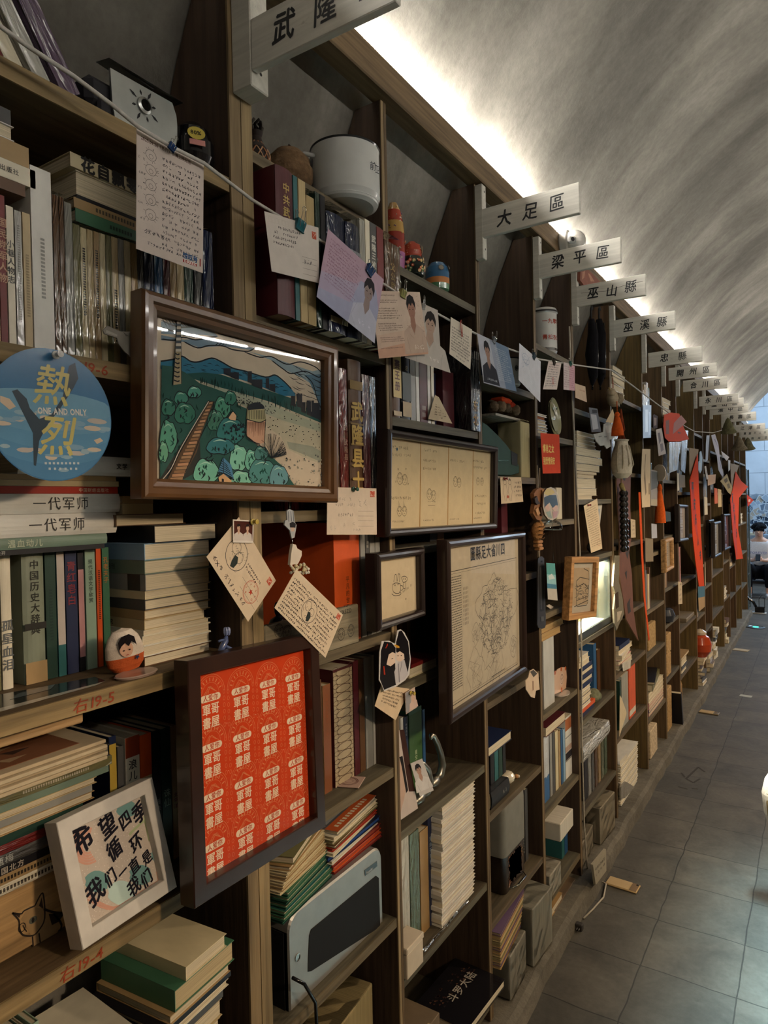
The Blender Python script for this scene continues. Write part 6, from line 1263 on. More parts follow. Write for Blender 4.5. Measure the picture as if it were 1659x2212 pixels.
def book_cover():
    o = [o for o in bpy.data.objects if o.get('label','').startswith('dark glossy paperback with white brush')][0]; m = MB('gloss','15141c'); t = .0113
    F = lambda a,b: (a,t,b)
    for k,ch in enumerate('斗罗大陆'): text(m,ch,0,0,0,.034,'a39c92',bold=.02,face=lambda a,b,k=k: (-.165 + .075 + b,t + .0003,.07 + k * .036 + a))
    rg = R(2)
    for k in range(60): x,z = -.03 - rg.uniform(0,.05),rg.uniform(.02,.22); m.add([(x,t + .0002,z),(x + .006,t + .0002,z + .004),(x,t + .0002,z + .01)],[(0,1,2)],rg.choice(['3d2a26','553c30','2a2226']))
    m.build('cover_print',o)
book_cover()
# ------------------------------------------------------------------ fourth bay (behind the large map frame)
def lathe_thing(name,label,cat,px,py,x,z,prof,cols,parts=None,mat='gloss',n=24):
    p = at(px,py,x); e = thing(name,label,cat,loc=(x,p.y,z)); m = MB(mat); m.lathe(prof,n=n,cols=cols); m.build('body',e)
    for nm,fn in (parts or {}).items(): q = MB(mat); fn(q); q.build(nm,e)
    return e
def curved(q,s,r_,a0,z,sz,col,step):
    for k,ch in enumerate(s): text(q,ch,-sz / 2,z,0,sz,col,bold=.03,T=Matrix.Rotation(a0 + k * step,4,'Z') @ Matrix.Translation((r_ + .0006,0,0)))
zs = 2.0505
b = MB('gloss','22324a'); q = [at(*v,-.03) for v in ((1037,668),(1078,700),(1078,737),(1037,730))]
y0,y1,z1 = q[0].y,q[1].y,q[0].z - .01; b.box(-.05,0,0,y1 - y0,0,.13,b=.004); solo('blue_box',b,'dark blue box standing on the shelf above the blue-grey portrait print','box',loc=(-.035,y0 + .01,zs))
m = MB('cloth','4b4838'); rg = R(5)
for k in range(16): a = rg.uniform(0,6.28); m.tube([(.03 * math.cos(a),.05 * math.sin(a),0),(.036 * math.cos(a + .5),.06 * math.sin(a + .5),.08),(.02 * math.cos(a + 1),.03 * math.sin(a + 1),.17),(.004,0,.20)],.0035,n=5,col=rg.choice(['4b4838','5d5840','3a382c']))
solo('net_bag',m,'olive net bag bunched up behind the dark blue box','bag',loc=(-.128,y0 + .07,zs + .004))
lathe_thing('mug','short white enamel mug with dark brush marks, right of the dark blue box','mug',1097,740,-.02,zs,[(.0005,.001),(.036,.001),(.040,.006),(.041,.09),(.042,.094),(.039,.093),(.038,.01),(.0005,.008)],['b9b8b3'] * 3 + ['2b2d31'] + ['b9b8b3'] * 3,{'brush_mark': lambda q: (curved(q,'新',.041,-.95,.02,.02,'2b2d33',.5),curved(q,'亲',.041,-.45,.05,.02,'2b2d33',.5))})
zr = 1.7425
def green_case():
    xf = -.004; q = [at(*v,xf) for v in ((1041,903),(1052,910),(1072,930),(1092,952),(1106,972),(1116,990),(1122,1005),(1122,1018),(1104,1024),(1041,1022))]; o = Vector((xf,q[0].y,zr)); P = [(v.y - o.y,max(0.0,v.z - q[-1].z)) for v in q]
    e = thing('green_machine','glossy dark green rounded machine case behind the end of the four-card frame','machine',loc=o); m = MB('matte','1c3b30'); k = len(P); L = [(0,.92),(.0,1.0)]; rings = [[(-.17,y * .97,z * .94) for y,z in P],[(-.15,y,z) for y,z in P],[(-.012,y,z) for y,z in P],[(-.003,y * .985 + .003,z * .97) for y,z in P],[(0,y * .96 + .008,z * .93 + .003) for y,z in P]]
    vs = [v for r_ in rings for v in r_]; m.add(vs,[[i * k + j,i * k + (j + 1) % k,(i + 1) * k + (j + 1) % k,(i + 1) * k + j] for i in range(4) for j in range(k)],smooth=True); m.add(rings[-1],[list(range(k))]); m.build('housing',e)
    f = lambda px,py: (at(px,py,xf).y - o.y,at(px,py,xf).z - q[-1].z); w_ = MB('matte','0c0e0d'); w_.prism([f(1103,970),f(1117,978),f(1117,1004),f(1105,1000)],.0003,.0015); w_.build('slot',e); l = MB('gloss','2b5041'); l.prism([f(1044,990),f(1098,990),f(1098,993),f(1044,993)],.0003,.002); l.build('rib',e)
green_case()
parcel('tall cream bundle in crinkled film right of the dark green machine',(-.06,at(1127,960,-.03).y,0),zr,(.09,.085,.20),'b5aa85')
def fur_hat():
    p = at(1095,872,-.03); e = thing('fur_hat','brown fur hat with red-orange cloth lying above the dark green machine','hat',loc=(-.055,p.y,at(1095,885,-.03).z)); m = MB('rough','5c4d3c'); rg = R(7)
    for k in range(18): m.ball((rg.uniform(-.02,.03),rg.uniform(-.09,.09),rg.uniform(.0,.014)),rg.uniform(.016,.024),rg.choice(['5c4d3c','6b5a46','4e4132']),n=8)
    m.build('fur',e); c = MB('cloth','b5401f'); c.box(-.02,.035,-.05,.03,.022,.040,b=.008); c.box(-.01,.03,.03,.075,.015,.034,'9c2f1b',b=.008); c.build('cloth',e); s = MB('wood_y','8f8678'); s.box(-.10,.03,-.11,.11,-.03,-.022); s.build('pad',e)
fur_hat()
zr = 1.0365
zr = .6875
zt = stack(zr,-.012,1080,'under the dark teal books',[(1702,1738,1060,1099,'black','lie',dict(hard=True,title='A 3',tc='8a8780',tsz=.016,tpos=.4))],dep=.15)
row(zt + .0004,-.035,1670,'beside the white porcelain mouse',[(1060,1068,1634,'black',dict(H=.115)),(1069,1077,1634,'teal',dict(H=.115)),(1078,1086,1634,'dark green',dict(H=.115)),(1087,1093,1634,'black',dict(H=.115,cn='last black'))],D=.14)
stack(zt + .1165,-.012,1080,'lying on the dark teal books',[(1602,1622,1057,1106,'navy','fore',dict(cn='blue-covered white'))],dep=.13)
row(zr,-.16,1600,'beside the map corner',[(1075,1088,1535,'black',dict(name='box_file',cn='broad black')),(1089,1099,1535,'dark grey',dict(name='box_file'))],D=.09)
def mouse():
    e = thing('porcelain_mouse','small white porcelain mouse shape beside the dark teal books','ornament',loc=(-.045,2.165,zr)); m = MB('gloss','c8bea9'); m.ball((0,0,.022),.022,s3=(1.2,1.45,1.0)); m.ball((.0,-.018,.026),.016,s3=(1,1.3,.9)); m.build('body',e); m = MB('gloss','b98a5c'); m.ball((.012,.055,.0085),.008); m.ball((.016,.062,.007),.006,'c8bea9'); m.build('tail_beads',e)
mouse()
zr = .3505
def jar():
    p = at(1094,1880,-.075); e = thing('tin','large tin with a plain grey upper half and a dark patterned lower half','tin',loc=(-.09,2.165,zr)); r_ = .095; q = .070; h = .30; m = MB('matte','6f6d63')
    def rrect(s,z,k=5): 
        o = []
        for cx,cy,a0 in ((1,1,0),(-1,1,90),(-1,-1,180),(1,-1,270)):
            for i in range(k + 1): a = math.radians(a0 + 90 * i / k); o.append((cx * (q - .02) * s + .02 * s * math.cos(a),cy * (r_ - .02) * s + .02 * s * math.sin(a),z))
        return o
    def shell(m,L): 
        n = 24; vs = [v for s,z in L for v in rrect(s,z)]; m.add(vs,[[i * n + j,i * n + (j + 1) % n,(i + 1) * n + (j + 1) % n,(i + 1) * n + j] for i in range(len(L) - 1) for j in range(n)],smooth=True); m.add(rrect(*L[-1]),[list(range(n))])
    shell(m,[(1.03,.125),(1.03,.27),(1.0,h),(.94,h + .004)]); m.build('lid',e)
    b = MB('gloss','201813'); shell(b,[(.98,0),(1,.004),(1,.128)]); rg = R(4)
    for k in range(70): b.add([(q + .0008,*(lambda c: (c[0],c[1]))((rg.uniform(-.07,.07),rg.uniform(.01,.12)))) for _ in range(3)],[(0,1,2)],rg.choice(['4a2f20','6b4028','2d2019','7d5a38']))
    b.build('body',e); r2 = MB('chrome','9a9890'); r2.tube([(q * .9,-.06,.004),(q + .02,-.02,.01),(q + .018,.05,.006),(q * .9,.08,.003)],.002); r2.build('wire',e)
jar()
row(zr,-.04,1800,'right of the grey and dark tin',[(1127,1133,1700,'black',dict(blocks=[(.15,.9,.45,'a9a69c')],H=.27,cn='white-lettered black')),(1135,1141,1700,'dark grey',dict(H=.26))],D=.14)
rg = R(21)
stack(.2055,.012,1085,'of fanned magazines on the grey parcels',[(1892,1900,1064,1141,'brown','fore',dict(name='magazine',cn='ring-pictured',yaw=.12,page='8a6d4c'))] + [(1900 + 7.0 * k,1906.6 + 7.0 * k,1064 - k % 2,1141 - k * .9,['olive','tan','purple','kraft','beige'][k % 5],'fore',dict(name='magazine',yaw=.1,page='a3916d')) for k in range(14)],dep=.16)
parcel('grey film-wrapped block on the kerb under the fanned magazines',(-.045,2.075,0),.0625,(.13,.155,.142),'858177',.05); parcel('grey film-wrapped block on the kerb at the right of the fanned magazines',(-.03,2.275,0),.0625,(.13,.17,.20),'8a867b',-.05)
# ------------------------------------------------------------------ fifth bay
zs = 2.2425
lathe_thing('mug','tall white enamel mug with two rows of red characters and a dark base','mug',1175,735,-.055,zs,[(.0005,.001),(.048,.001),(.052,.012),(.052,.022),(.052,.16),(.056,.165),(.056,.172),(.050,.172),(.049,.01)],['a9a8a2','b7b6b0','3a2f2a','bdbcb6','a9a8a2','2b2b2d','bdbcb6','bdbcb6'],{'red_lettering': lambda q: (curved(q,'一九零军',.052,-1.15,.118,.021,'a04030',.42),curved(q,'青松农场',.052,-1.15,.055,.021,'a04030',.42)),'lid': lambda q: q.lathe([(.055,.172),(.050,.182),(.02,.190),(.0005,.191)],col='b3b2ac')})
def red_thing():
    p = at(1197,745,-.03); m = MB('gloss','a53a26'); m.lathe([(.030,0),(.040,.02),(.030,.05),(.042,.075),(.030,.105),(.02,.13),(.0005,.135)],n=18); rg = R(3)
    for k in range(12): a,z = rg.uniform(-1.6,.8),rg.uniform(.01,.11); m.ball((.036 * math.cos(a),.036 * math.sin(a),z),.006,'d0c7bb',n=7)
    solo('ornament',m,'red knobbly ornament with white dots behind the tall enamel mug','ornament',loc=(-.12,p.y + .05,zs))
red_thing()
zr = 1.9105
stack(zr,-.015,1170,'left of the oval painted plates',[(885,890,1160,1181,'white','fore',dict(name='magazine')),(892,900,1160,1178,'brown','fore',dict(name='magazine',page='8f5a3a')),(902,910,1160,1180,'dark grey','fore',dict(name='magazine')),(911,918,1160,1182,'pale grey','fore',dict(name='magazine')),(919,926,1160,1183,'dark grey','fore',dict(name='magazine',mat='film')),(927,936,1160,1183,'grey','fore',dict(name='magazine',mat='film'))],dep=.12)
def plates():
    for lab,px,dx in (('oval plate painted with a green landscape, nearer of the two behind the red slip',1199,0),('oval plate in pale olive, leaning behind the landscape plate',1195,-.03)):
        p = at(px,935,-.03 + dx); T = Matrix.Rotation(math.pi / 2 - .12,4,'Y'); m = MB('gloss','a39a72' if dx else '8d8a6a'); r_ = .062; m.lathe([(.0005,-.006),(r_ * .8,-.006),(r_,.004),(r_ * .98,.005),(r_ * .78,-.003),(.0005,-.003)],T=T,n=28,sx=1.25); rg = R(2)
        if not dx:
            for k in range(12): u,v = rg.uniform(-.03,.03),rg.uniform(-.04,.04); m.add([(-.002,u + a,v + b) for a,b in ell(0,0,.012,.007,8)],[list(range(8))],rg.choice(['5f7358','7d8a6a','b0a888','4f6360']),T=Matrix.Translation((.0008,0,0)))
        solo('plate',m,lab,'plate',loc=(p.x,p.y,zr + .090))
plates()
parcel('small pale box in the fifth bay, right of the red slip',(-.06,2.70,0),1.5805,(.08,.07,.13),'b9b09a',0,film=False,name='paper_box',cat='box')
zr = .8625
row(zr,-.02,1440,'below the long grey ruler',[(1174,1197,1376,'pale grey',dict(label='tall plain white folder standing under the kraft book below the ruler',name='folder')),],D=.15)
stack(at(1186,1376,-.02).z,-.012,1190,'on the tall white folder',[(1338,1353,1170,1218,'kraft','fore',dict(page='a5875a')),(1354,1370,1171,1212,'tan','fore',dict(page='a5875a'))],dep=.13)
def acrylic():
    e = thing('acrylic_stand','clear-based acrylic stand printed with two orange-cheeked cartoon faces','stand',loc=(-.035,2.72,zr)); xf = -.035; o = Vector((xf,2.72,zr)); M = Matrix.Translation(o); f = flat(M); q = zm(f,980,1280,3.770)
    m = MB('gloss','c9a58a'); P = q((762,800),(765,700),(790,645),(830,640),(850,615),(880,600),(915,600),(922,680),(915,770),(870,800),(800,830)); m.prism([(y,z - min(p[1] for p in P) + .006) for y,z in P],-.003,0); dz = -min(p[1] for p in P) + .006
    for u,v,r_ in ((802,700,.026),(880,695,.026)): c = q((u,v))[0]; poly(m,ell(c[0],c[1] + dz,r_,r_ * 1.1,14),.0003,'cdb09b'); face_doodle(m,.0006,c[0],c[1] + dz,r_ * .7,R(u),'4a2f28'); poly(m,ell(c[0] - .006,c[1] + dz - .045,.010,.012,10),.0004,'b4572e')
    for u,v in ((785,655),(825,645),(875,615),(910,610)): c = q((u,v))[0]; poly(m,ell(c[0],c[1] + dz,.010,.009,9),.0004,'a9552f')
    m.build('printed_panel',e); b = MB('gloss','b5aba0'); b.lathe([(.0005,0),(.035,0),(.035,.004),(.0005,.004)],n=22,sy=1.5); b.build('base',e)
acrylic()
zr = .4975
stack(zr + .262,-.012,1200,'across the pale row under the acrylic stand',[(1542,1562,1180,1222,'maroon','fore',dict(cn='dark-backed white'))],dep=.13)
row(zr,-.028,1640,'below the acrylic stand',[(1174,1186,1575,'blue',dict(H=.258,title='藏人生机主中',tc='c4cad0',tsz=.024,tpos=.95,band=[(.38,1.0,'b9bcbc')],cn='pale blue-based')),(1188,1193,1580,'grey'),(1194,1199,1580,'dark grey'),(1200,1206,1578,'cream'),(1207,1211,1578,'tan'),(1212,1216,1574,'blue'),(1217,1221,1574,'pale blue'),(1222,1236,1548,'white',dict(name='magazine',H=.255,band=[(.78,.97,'a6623c'),(.66,.672,'333333'),(.28,.292,'333333'),(.30,.42,'2a2528'),(.43,.52,'b99a88')],cn='figure-covered white'))],D=.15)
zr = .1605
parcel('white-sided box file low in the fifth bay above the kerb',(-.04,2.60,0),.345,(.12,.16,.07),'b9b2a3',0,film=False,name='box_file',cat='box'); row(zr,-.05,1800,'low behind the power cord',[(1213,1219,1770,'teal'),(1220,1226,1765,'blue')],D=.12); parcel('small film-wrapped parcel low in the fifth bay',(-.045,2.50,0),zr,(.10,.13,.09),'9a9488')
book(.03,.2,.12,'kraft',put('fore',.03,.2,.12,-.01,2.42,.0628),'kraft-coloured book lying flat on the kerb below the fifth bay'); m = MB('cover','6a5844'); m.box(-.10,.02,-.13,.13,0,.006,b=.001); solo('board',m,'loose brown board lying on the kerb beside the grey wrapped blocks','board',loc=(-.03,2.66,.0628))
# ------------------------------------------------------------------ sixth bay: the lit display case
def light_case():
    y0,y1,z0,z1 = POSTS[6] + .004,POSTS[7] - .026,1.047,1.374; e = thing('display_case','brightly lit glass display case behind the hanging house sketch','display case',loc=(-.12,(y0 + y1) / 2,z0)); hw = (y1 - y0) / 2
    f = MB('metal','4a4f4a'); 
    for y in (-hw,hw - .010): f.box(-.10,.11,y,y + .010,0,z1 - z0)
    f.box(-.10,.11,-hw,hw,0,.014); f.box(-.10,.11,-hw,hw,z1 - z0 - .012,z1 - z0); f.box(.10,.112,-hw,hw,.0,.03,'6d726d'); f.build('case_frame',e)
    b = MB('matte','d2cfb6'); b.box(-.10,-.095,-hw + .01,hw - .01,.014,z1 - z0 - .012); b.box(-.095,.10,-hw + .01,hw - .01,.0141,.017,'d8d8d0'); b.build('lining',e)
    g = MB('glass'); g.box(.108,.1095,-hw + .01,hw - .01,.03,z1 - z0 - .012); g.build('glass_front',e); t = MB('led_case'); t.box(.03,.05,-hw + .03,hw - .03,z1 - z0 - .020,z1 - z0 - .0125); t.build('led_strip',e)
    lamp('display_case_light','AREA',(-.075,(y0 + y1) / 2,z1 - .024),130.0,(1.0,.93,.74),.06,2 * hw - .08,aim=(-.075,(y0 + y1) / 2 + .0001,0))
    for k,(y,h) in enumerate(((.15,.05),(.15,.05),(.15,.05),(.05,.06))):
        c = MB('matte',['b79a68','c5b088','cbb98f','9aa79a'][k]); c.box(-.03,.03,-.045,.045,0,h,b=.002); c.add([(.0304,u,v) for u,v in ell(.0,h / 2,.008,.008,10)],[list(range(10))],'6d5f48'); solo('small_box',c,['lowest small box stacked in the lit display case','middle small box stacked in the lit display case','top small box stacked in the lit display case','grey-green small box alone in the lit display case'][k],'box',loc=(-.15,(y0 + y1) / 2 + y,z0 + .0175 + (.051 * k if k < 3 else 0)))
light_case()
zr = 1.6605
stack(zr,-.012,1262,'left of the hanging knitted pouch',[(905,914,1247,1285,'white','fore'),(916,924,1247,1284,'cream','fore'),(926,934,1247,1286,'ivory','fore'),(936,944,1247,1287,'white','fore'),(948,966,1246,1298,'pale grey','fore',dict(mat='film',sleeve=True)),(968,985,1246,1302,'grey','fore',dict(mat='film',sleeve=True)),(987,1003,1247,1296,'pale grey','fore',dict(mat='film',sleeve=True)),(1005,1012,1247,1290,'tan','fore',dict(mat='film')),(1014,1022,1248,1284,'beige','fore'),(1024,1046,1248,1288,'pale blue','fore',dict(mat='film',sleeve=True)),(1048,1064,1248,1290,'beige','fore'),(1066,1074,1248,1280,'ivory','fore')],dep=.13)
def umbrellas():
    for k,(px,lab) in enumerate(((1277,'nearer of two folded black umbrellas hanging from the beam'),(1294,'farther of two folded black umbrellas hanging from the beam'))):
        t = at(px,690,-.02); bt = at(px + 2,842,-.02); e = thing('umbrella',lab,'umbrella',loc=t); L = t.z - bt.z; m = MB('cloth','151417'); m.tube([(0,0,0),(.006,.004,-L * .2),(.0,-.004,-L * .5),(.004,.004,-L * .8),(0,0,-L * .93)],[.014,.024,.030,.022,.006],n=9); m.build('canopy',e); s = MB('chrome','4c4a48'); s.tube([(.02,.01,-L * .05),(.026,.01,-L * .5),(.02,.006,-L * .85)],.003); s.tube([(0,0,-L * .9),(0,0,-L)],.004,'222222'); s.build('shaft',e)
        h = MB('matte','1c1a19'); h.tube([(0,0,-.01),(0,0,.05),(.0,.012,.062),(0,.024,.05)],.005); h.build('handle',e)
umbrellas()
def lit_label():
    sheet('framed_label','narrow white framed label leaning in the bay right of the typed letter','label',[(1289,1088),(1301,1089),(1294,1149),(1281,1148)],-.03,'b9b4a8',lambda p: p.rect('8f9aa0',.3,.18,.7,.8),seed=60,thick=.012)
lit_label()
m = MB('gloss','2b2927'); m.tube([(0,0,0),(0,.06,0)],.028,n=16); m.tube([(0,-.001,0),(0,.004,0)],.02,'6d6a64',n=16); solo('roll',m,'dark round roll on the shelf above the lit display case','roll',loc=(-.05,3.27,1.4292))
zr = .7055
row(zr,-.06,1420,'behind the navy pile under the lit case',[(1282,1288,1390,'blue',dict(H=.25,cn='bright blue')),(1290,1296,1390,'brown',dict(H=.21))],D=.11)
stack(zr,-.012,1268,'of navy books below the lit case',[(1402,1414,1253,1272,'white','fore'),(1416,1428,1252,1274,'ivory','fore')] + [(1430 + 10 * k,1439.5 + 10 * k,1256,1280 + k % 3,'navy','head',dict(page=['2a3350','c4b79c'][k % 2])) for k in range(5)] + [(1481 + 9 * k,1489.5 + 9 * k,1257,1276 + k % 3,['white','dark grey','ivory','navy','white'][k],'fore') for k in range(5)] + [(1527,1536,1258,1286,'orange','lie'),(1537,1546,1258,1284,'navy','lie')],dep=.13)
m = MB('rough','a3865c'); m.box(-.02,.02,0,.14,0,.115,b=.004); solo('wood_block',m,'upright pale wood block right of the navy pile','block',loc=(-.20,3.235,zr))
m = MB('rough','6e6f57'); m.ball((0,0,.0325),.032,s3=(1,1.7,1)); m.ball((.01,.03,.024),.022); solo('stone',m,'rounded grey-green stone beside the upright wood block','stone',loc=(-.035,3.185,zr))
zr = .3055
stack(zr + .203,-.012,1280,'lying over the filmed row by the cord',[(1556,1588,1258,1316,'pale grey','lie',dict(mat='film',hard=True,cn='thick silvery'))],dep=.15)
row(zr,-.03,1660,'of filmed books right of the cord',[(1262,1269,1605,'black',dict(H=.2)),(1271,1277,1604,'grey',dict(H=.2,mat='film')),(1279,1284,1603,'dark grey',dict(H=.2,mat='film')),(1286,1291,1600,'brown',dict(H=.2,mat='film')),(1293,1298,1600,'tan',dict(H=.2,mat='film')),(1300,1305,1598,'grey-green',dict(H=.195,mat='film',sleeve=True)),(1307,1312,1596,'sage',dict(H=.195,mat='film',sleeve=True))],D=.14)
parcel('flat bundle of film-wrapped magazines low in the sixth bay',(-.078,3.0,0),.065,(.12,.20,.10),'857d6f',.05); parcel('second flat bundle of film-wrapped magazines, farther along the kerb',(-.05,3.24,0),.065,(.12,.22,.17),'8d8474',-.05)
# ------------------------------------------------------------------ farther bays
zr = .7705
stack(zr,-.012,1352,'of white books in the seventh bay',[(1374,1384,1338,1360,'navy','lie',dict(cn='dark-topped')),(1388,1398,1337,1366,'ivory','fore'),(1399,1410,1337,1368,'white','fore',dict(yaw=.1)),(1411,1421,1337,1364,'pink','fore'),(1422,1432,1337,1366,'white','fore')],dep=.13)
m = MB('wood_y','8a6c48'); m.box(-.02,.02,0,.16,0,.14,b=.004); solo('wood_block',m,'square brown wood panel behind the white books of the seventh bay','block',loc=(-.19,3.80,zr))
sheet('magazine','striped white magazine drooping from the white books of the seventh bay','magazine',[(1344,1433),(1363,1424),(1362,1443),(1346,1450)],.006,'b9b3a6',lambda p: [p.line('6b665e',.004,(.2 + .15 * k,.1),(.2 + .15 * k,.9)) for k in range(4)],seed=70)
zr = .4455
row(zr,-.02,1500,'with the orange spine in the seventh bay',[(1339,1342,1470,'dark green'),(1343,1357,1455,'pale grey',dict(name='folder',sleeve=True)),(1359,1373,1438,'orange',dict(band=[(.05,.16,'c9c0ae')],cn='tall orange'))],D=.15)
sheet('note_card','folded cream note standing at the shelf end beside the orange spine','card',[(1339,1502),(1342,1506),(1354,1540),(1338,1592)],.010,'c3b292',lambda p: p.hand('9c5a44',.2,.7,.5,.2,.002),seed=71)
rg = R(31)
stack(.065,-.012,1360,'of thin white booklets on the kerb',[(1566 + 5.2 * k,1570.8 + 5.2 * k,1340 + k % 2,1378 - k % 3,['white','ivory','pale grey'][k % 3],'fore',dict(name='booklet')) for k in range(18)],dep=.15)
sheet('note_card','small blank card tucked in front of the thin white booklets','card',[(1339,1645),(1354,1628),(1354,1640),(1339,1656)],.012,'c7bda9',None,seed=72)
zr = .3355
stack(zr,-.012,1415,'of pink and white books in the eighth bay',[(1456,1461,1402,1430,'black','fore',dict(yaw=.15)),(1463,1476,1401,1438,'olive','lie',dict(yaw=.1)),(1477,1486,1402,1440,'ivory','fore'),(1488,1496,1402,1442,'ivory','fore'),(1498,1507,1402,1440,'ivory','fore'),(1508,1515,1402,1440,'pink','head'),(1516,1523,1402,1438,'pink','head'),(1524,1531,1402,1438,'purple','head'),(1532,1539,1402,1436,'pink','head')],dep=.14)
def rbox(name,label,cat,px,pxr,py,zb,h,col,x=-.03,d=.10,mat='rough'):
    y0,y1 = at(px,py,x).y,at(pxr,py,x).y; m = MB(mat,col); m.box(-d,0,0,max(.01,y1 - y0),0,h,b=.004); return solo(name,m,label,cat,loc=(x,y0,zb))
rbox('wood_block','pale wood slab standing on the upper shelf of the eighth bay','block',1401,1417,1390,.7085,.16,'a3875c',d=.03)
rbox('paper_box','cream paper box on the kerb in the eighth bay','box',1405,1420,1590,.065,.17,'bca98c',-.012)
rbox('paper_parcel','upper of two kraft paper parcels in the ninth bay','parcel',1441,1450,1410,.595,.13,'a98a5e',-.012); rbox('paper_parcel','lower of two kraft paper parcels in the ninth bay','parcel',1441,1450,1440,.4405,.15,'a98a5e',-.012)
rbox('paper_parcel','kraft paper parcel on the kerb in the ninth bay','parcel',1442,1451,1510,.065,.29,'a98a5e',-.012)
lathe_thing('pot','small dark round pot on the shelf of the ninth bay','pot',1438,1400,-.03,.8065,[(.0005,0),(.05,.005),(.065,.05),(.05,.09),(.03,.1),(.0005,.1)],['2d3038'] * 5)
book(.03,.24,.15,'black',put('stand',.03,.24,.15,.045,5.10,.0645,0,.25),'black book leaning on the kerb in the ninth bay')
zr = .3385
stack(zr,-.012,1478,'in the tenth bay above the paper bag',[(1364,1369,1472,1488,'kraft','fore'),(1370,1383,1472,1483,'ivory','fore'),(1385,1394,1472,1484,'dark grey','lie'),(1396,1402,1472,1482,'ivory','fore')],dep=.12)
def paper_bag():
    e = thing('paper_bag','brown paper bag with a crumpled top on the kerb in the tenth bay','bag',loc=(-.07,5.42,.065)); m = MB('paper','8f7048'); m.box(-.05,.05,-.08,.08,0,.185,b=.004); m.build('bag',e); c = MB('paper','a5855a'); rg = R(5)
    vs = [((-.05 + .1 * (i % 2)) + rg.uniform(-.01,.01),-.08 + .02 * (i // 2),.185) for i in range(18)] + [((-.05 + .1 * (i % 2)) * .5 + rg.uniform(-.02,.02),-.08 + .02 * (i // 2),.215 + rg.uniform(-.01,.015)) for i in range(18)]
    c.add(vs,[[i,i + 2,18 + i + 2,18 + i] for i in range(16)]); c.build('crumpled_top',e)
paper_bag()
rbox('tray','shallow tray on the upper shelf of the tenth bay','tray',1483,1500,1330,.6825,.03,'6d6250',-.012,.12,'matte')
# red jar and book piles standing out on the kerb
lathe_thing('jar','glossy red-orange lidded jar low in the eleventh bay','jar',1513,1410,.0,.30,[(.0005,0),(.05,.0),(.085,.05),(.09,.11),(.07,.17),(.045,.185),(.05,.19),(.05,.21),(.02,.23),(.0005,.235)],['a8401f'] * 5 + ['b9ab96'] * 4)
FARB = MB('cover')                                  # the small books of the far bays, beyond the 300 that show largest
def far_book(ori,t,Hh,D,x,y,z,c,yaw=0,mat='cover'):
    T = put(ori,t,Hh,D,x,y,z,yaw)['M']; h = t / 2; bt = min(.0015,h * .2)
    FARB.box(-D,0,-h,-h + bt,0,Hh,PAL[c],mat,T=T); FARB.box(-D,0,h - bt,h,0,Hh,PAL[c],mat,T=T); FARB.box(-bt,0,-h + bt,h - bt,0,Hh,PAL[c],mat,T=T); FARB.box(-D + .003,-bt,-h + bt,h - bt,.002,Hh - .002,PAGE,'pages',T=T)
for k,(y,x,h,n,w_) in enumerate(((6.22,.015,.235,8,.18),(6.74,.015,.28,7,.20),(8.15,.0,.26,6,.17),(7.25,-.01,.30,6,.2))):
    rg = R(40 + k); z = .0635
    for j in range(n):
        t = h / n; c = rg.choice(['ivory','cream','beige','tan','brown','dark grey','olive','white']); D = rg.uniform(.11,.15); Hh = w_ * rg.uniform(.85,1.05)
        far_book('fore' if rg.random() < .75 else 'lie',t - .001,Hh,D,x + rg.uniform(-.012,.03),y + rg.uniform(-.01,.015),z,c,rg.uniform(-.08,.08),'film' if k == 1 else 'cover'); z += t
def acrylic_box():
    m = MB('glass'); m.box(-.06,.07,-.10,.10,0,.09); solo('clear_box',m,'clear plastic box resting on the filmed pile before the twelfth bay','box',loc=(-.01,6.85,.3445))
acrylic_box()
# the remaining shelves of the far bays, seen narrowly
FAR = [(8,.984,'white books'),(8,1.66,'wrapped'),(8,2.10,'wrapped'),(7,1.80,'wrapped'),(7,2.19,'lying'),(9,1.05,'few'),(9,1.78,'wrapped'),(9,2.16,'lying'),(10,1.02,'few'),(10,1.70,'wrapped'),(11,.64,'few'),(11,1.06,'few'),(11,1.8,'wrapped'),(12,.85,'few'),(12,1.6,'wrapped'),(13,.9,'few'),(13,1.7,'wrapped'),(14,.55,'lying'),(14,.95,'few'),(14,1.7,'wrapped'),(15,.85,'lying'),(15,1.25,'few'),(16,.9,'few'),(16,1.7,'lying'),(17,.9,'few'),(17,.45,'few'),(17,1.3,'lying')]
for (k,z,kind) in FAR:
    rg = R(int(k * 100 + z * 10)); y0,y1 = POSTS[k] + .03,POSTS[k + 1] - .05
    if kind in ('wrapped','few','white books'):
        y = y0; n = {'wrapped': 9,'few': 4,'white books': 5}[kind]; i = 0
        while y < y1 - .05 and i < n:
            t = rg.uniform(.02,.045); c = rg.choice(['pale grey','white','teal','olive','cream','beige','maroon','navy'] if kind == 'wrapped' else ['cream','tan','ivory','brown','blue','pink','dark grey','kraft'])
            far_book('stand',t - .002,rg.uniform(.19,.27),.12,-.012,y,z + .0006,c,0,'film' if kind == 'wrapped' else 'cover'); y += t; i += 1
    else:
        zz = z + .0006
        for i in range(5):
            t = rg.uniform(.02,.04); far_book('fore',t - .001,rg.uniform(.2,.27),.13,.0,y0 + .02 + rg.uniform(-.01,.02),zz,rg.choice(['pale grey','white','cream','beige','tan','grey']),rg.uniform(-.05,.05),'film' if rg.random() < .5 else 'cover'); zz += t
tag(FARB.build('distant_books'),'many small books packed on the shelves of the farthest bays','books',kind='stuff')
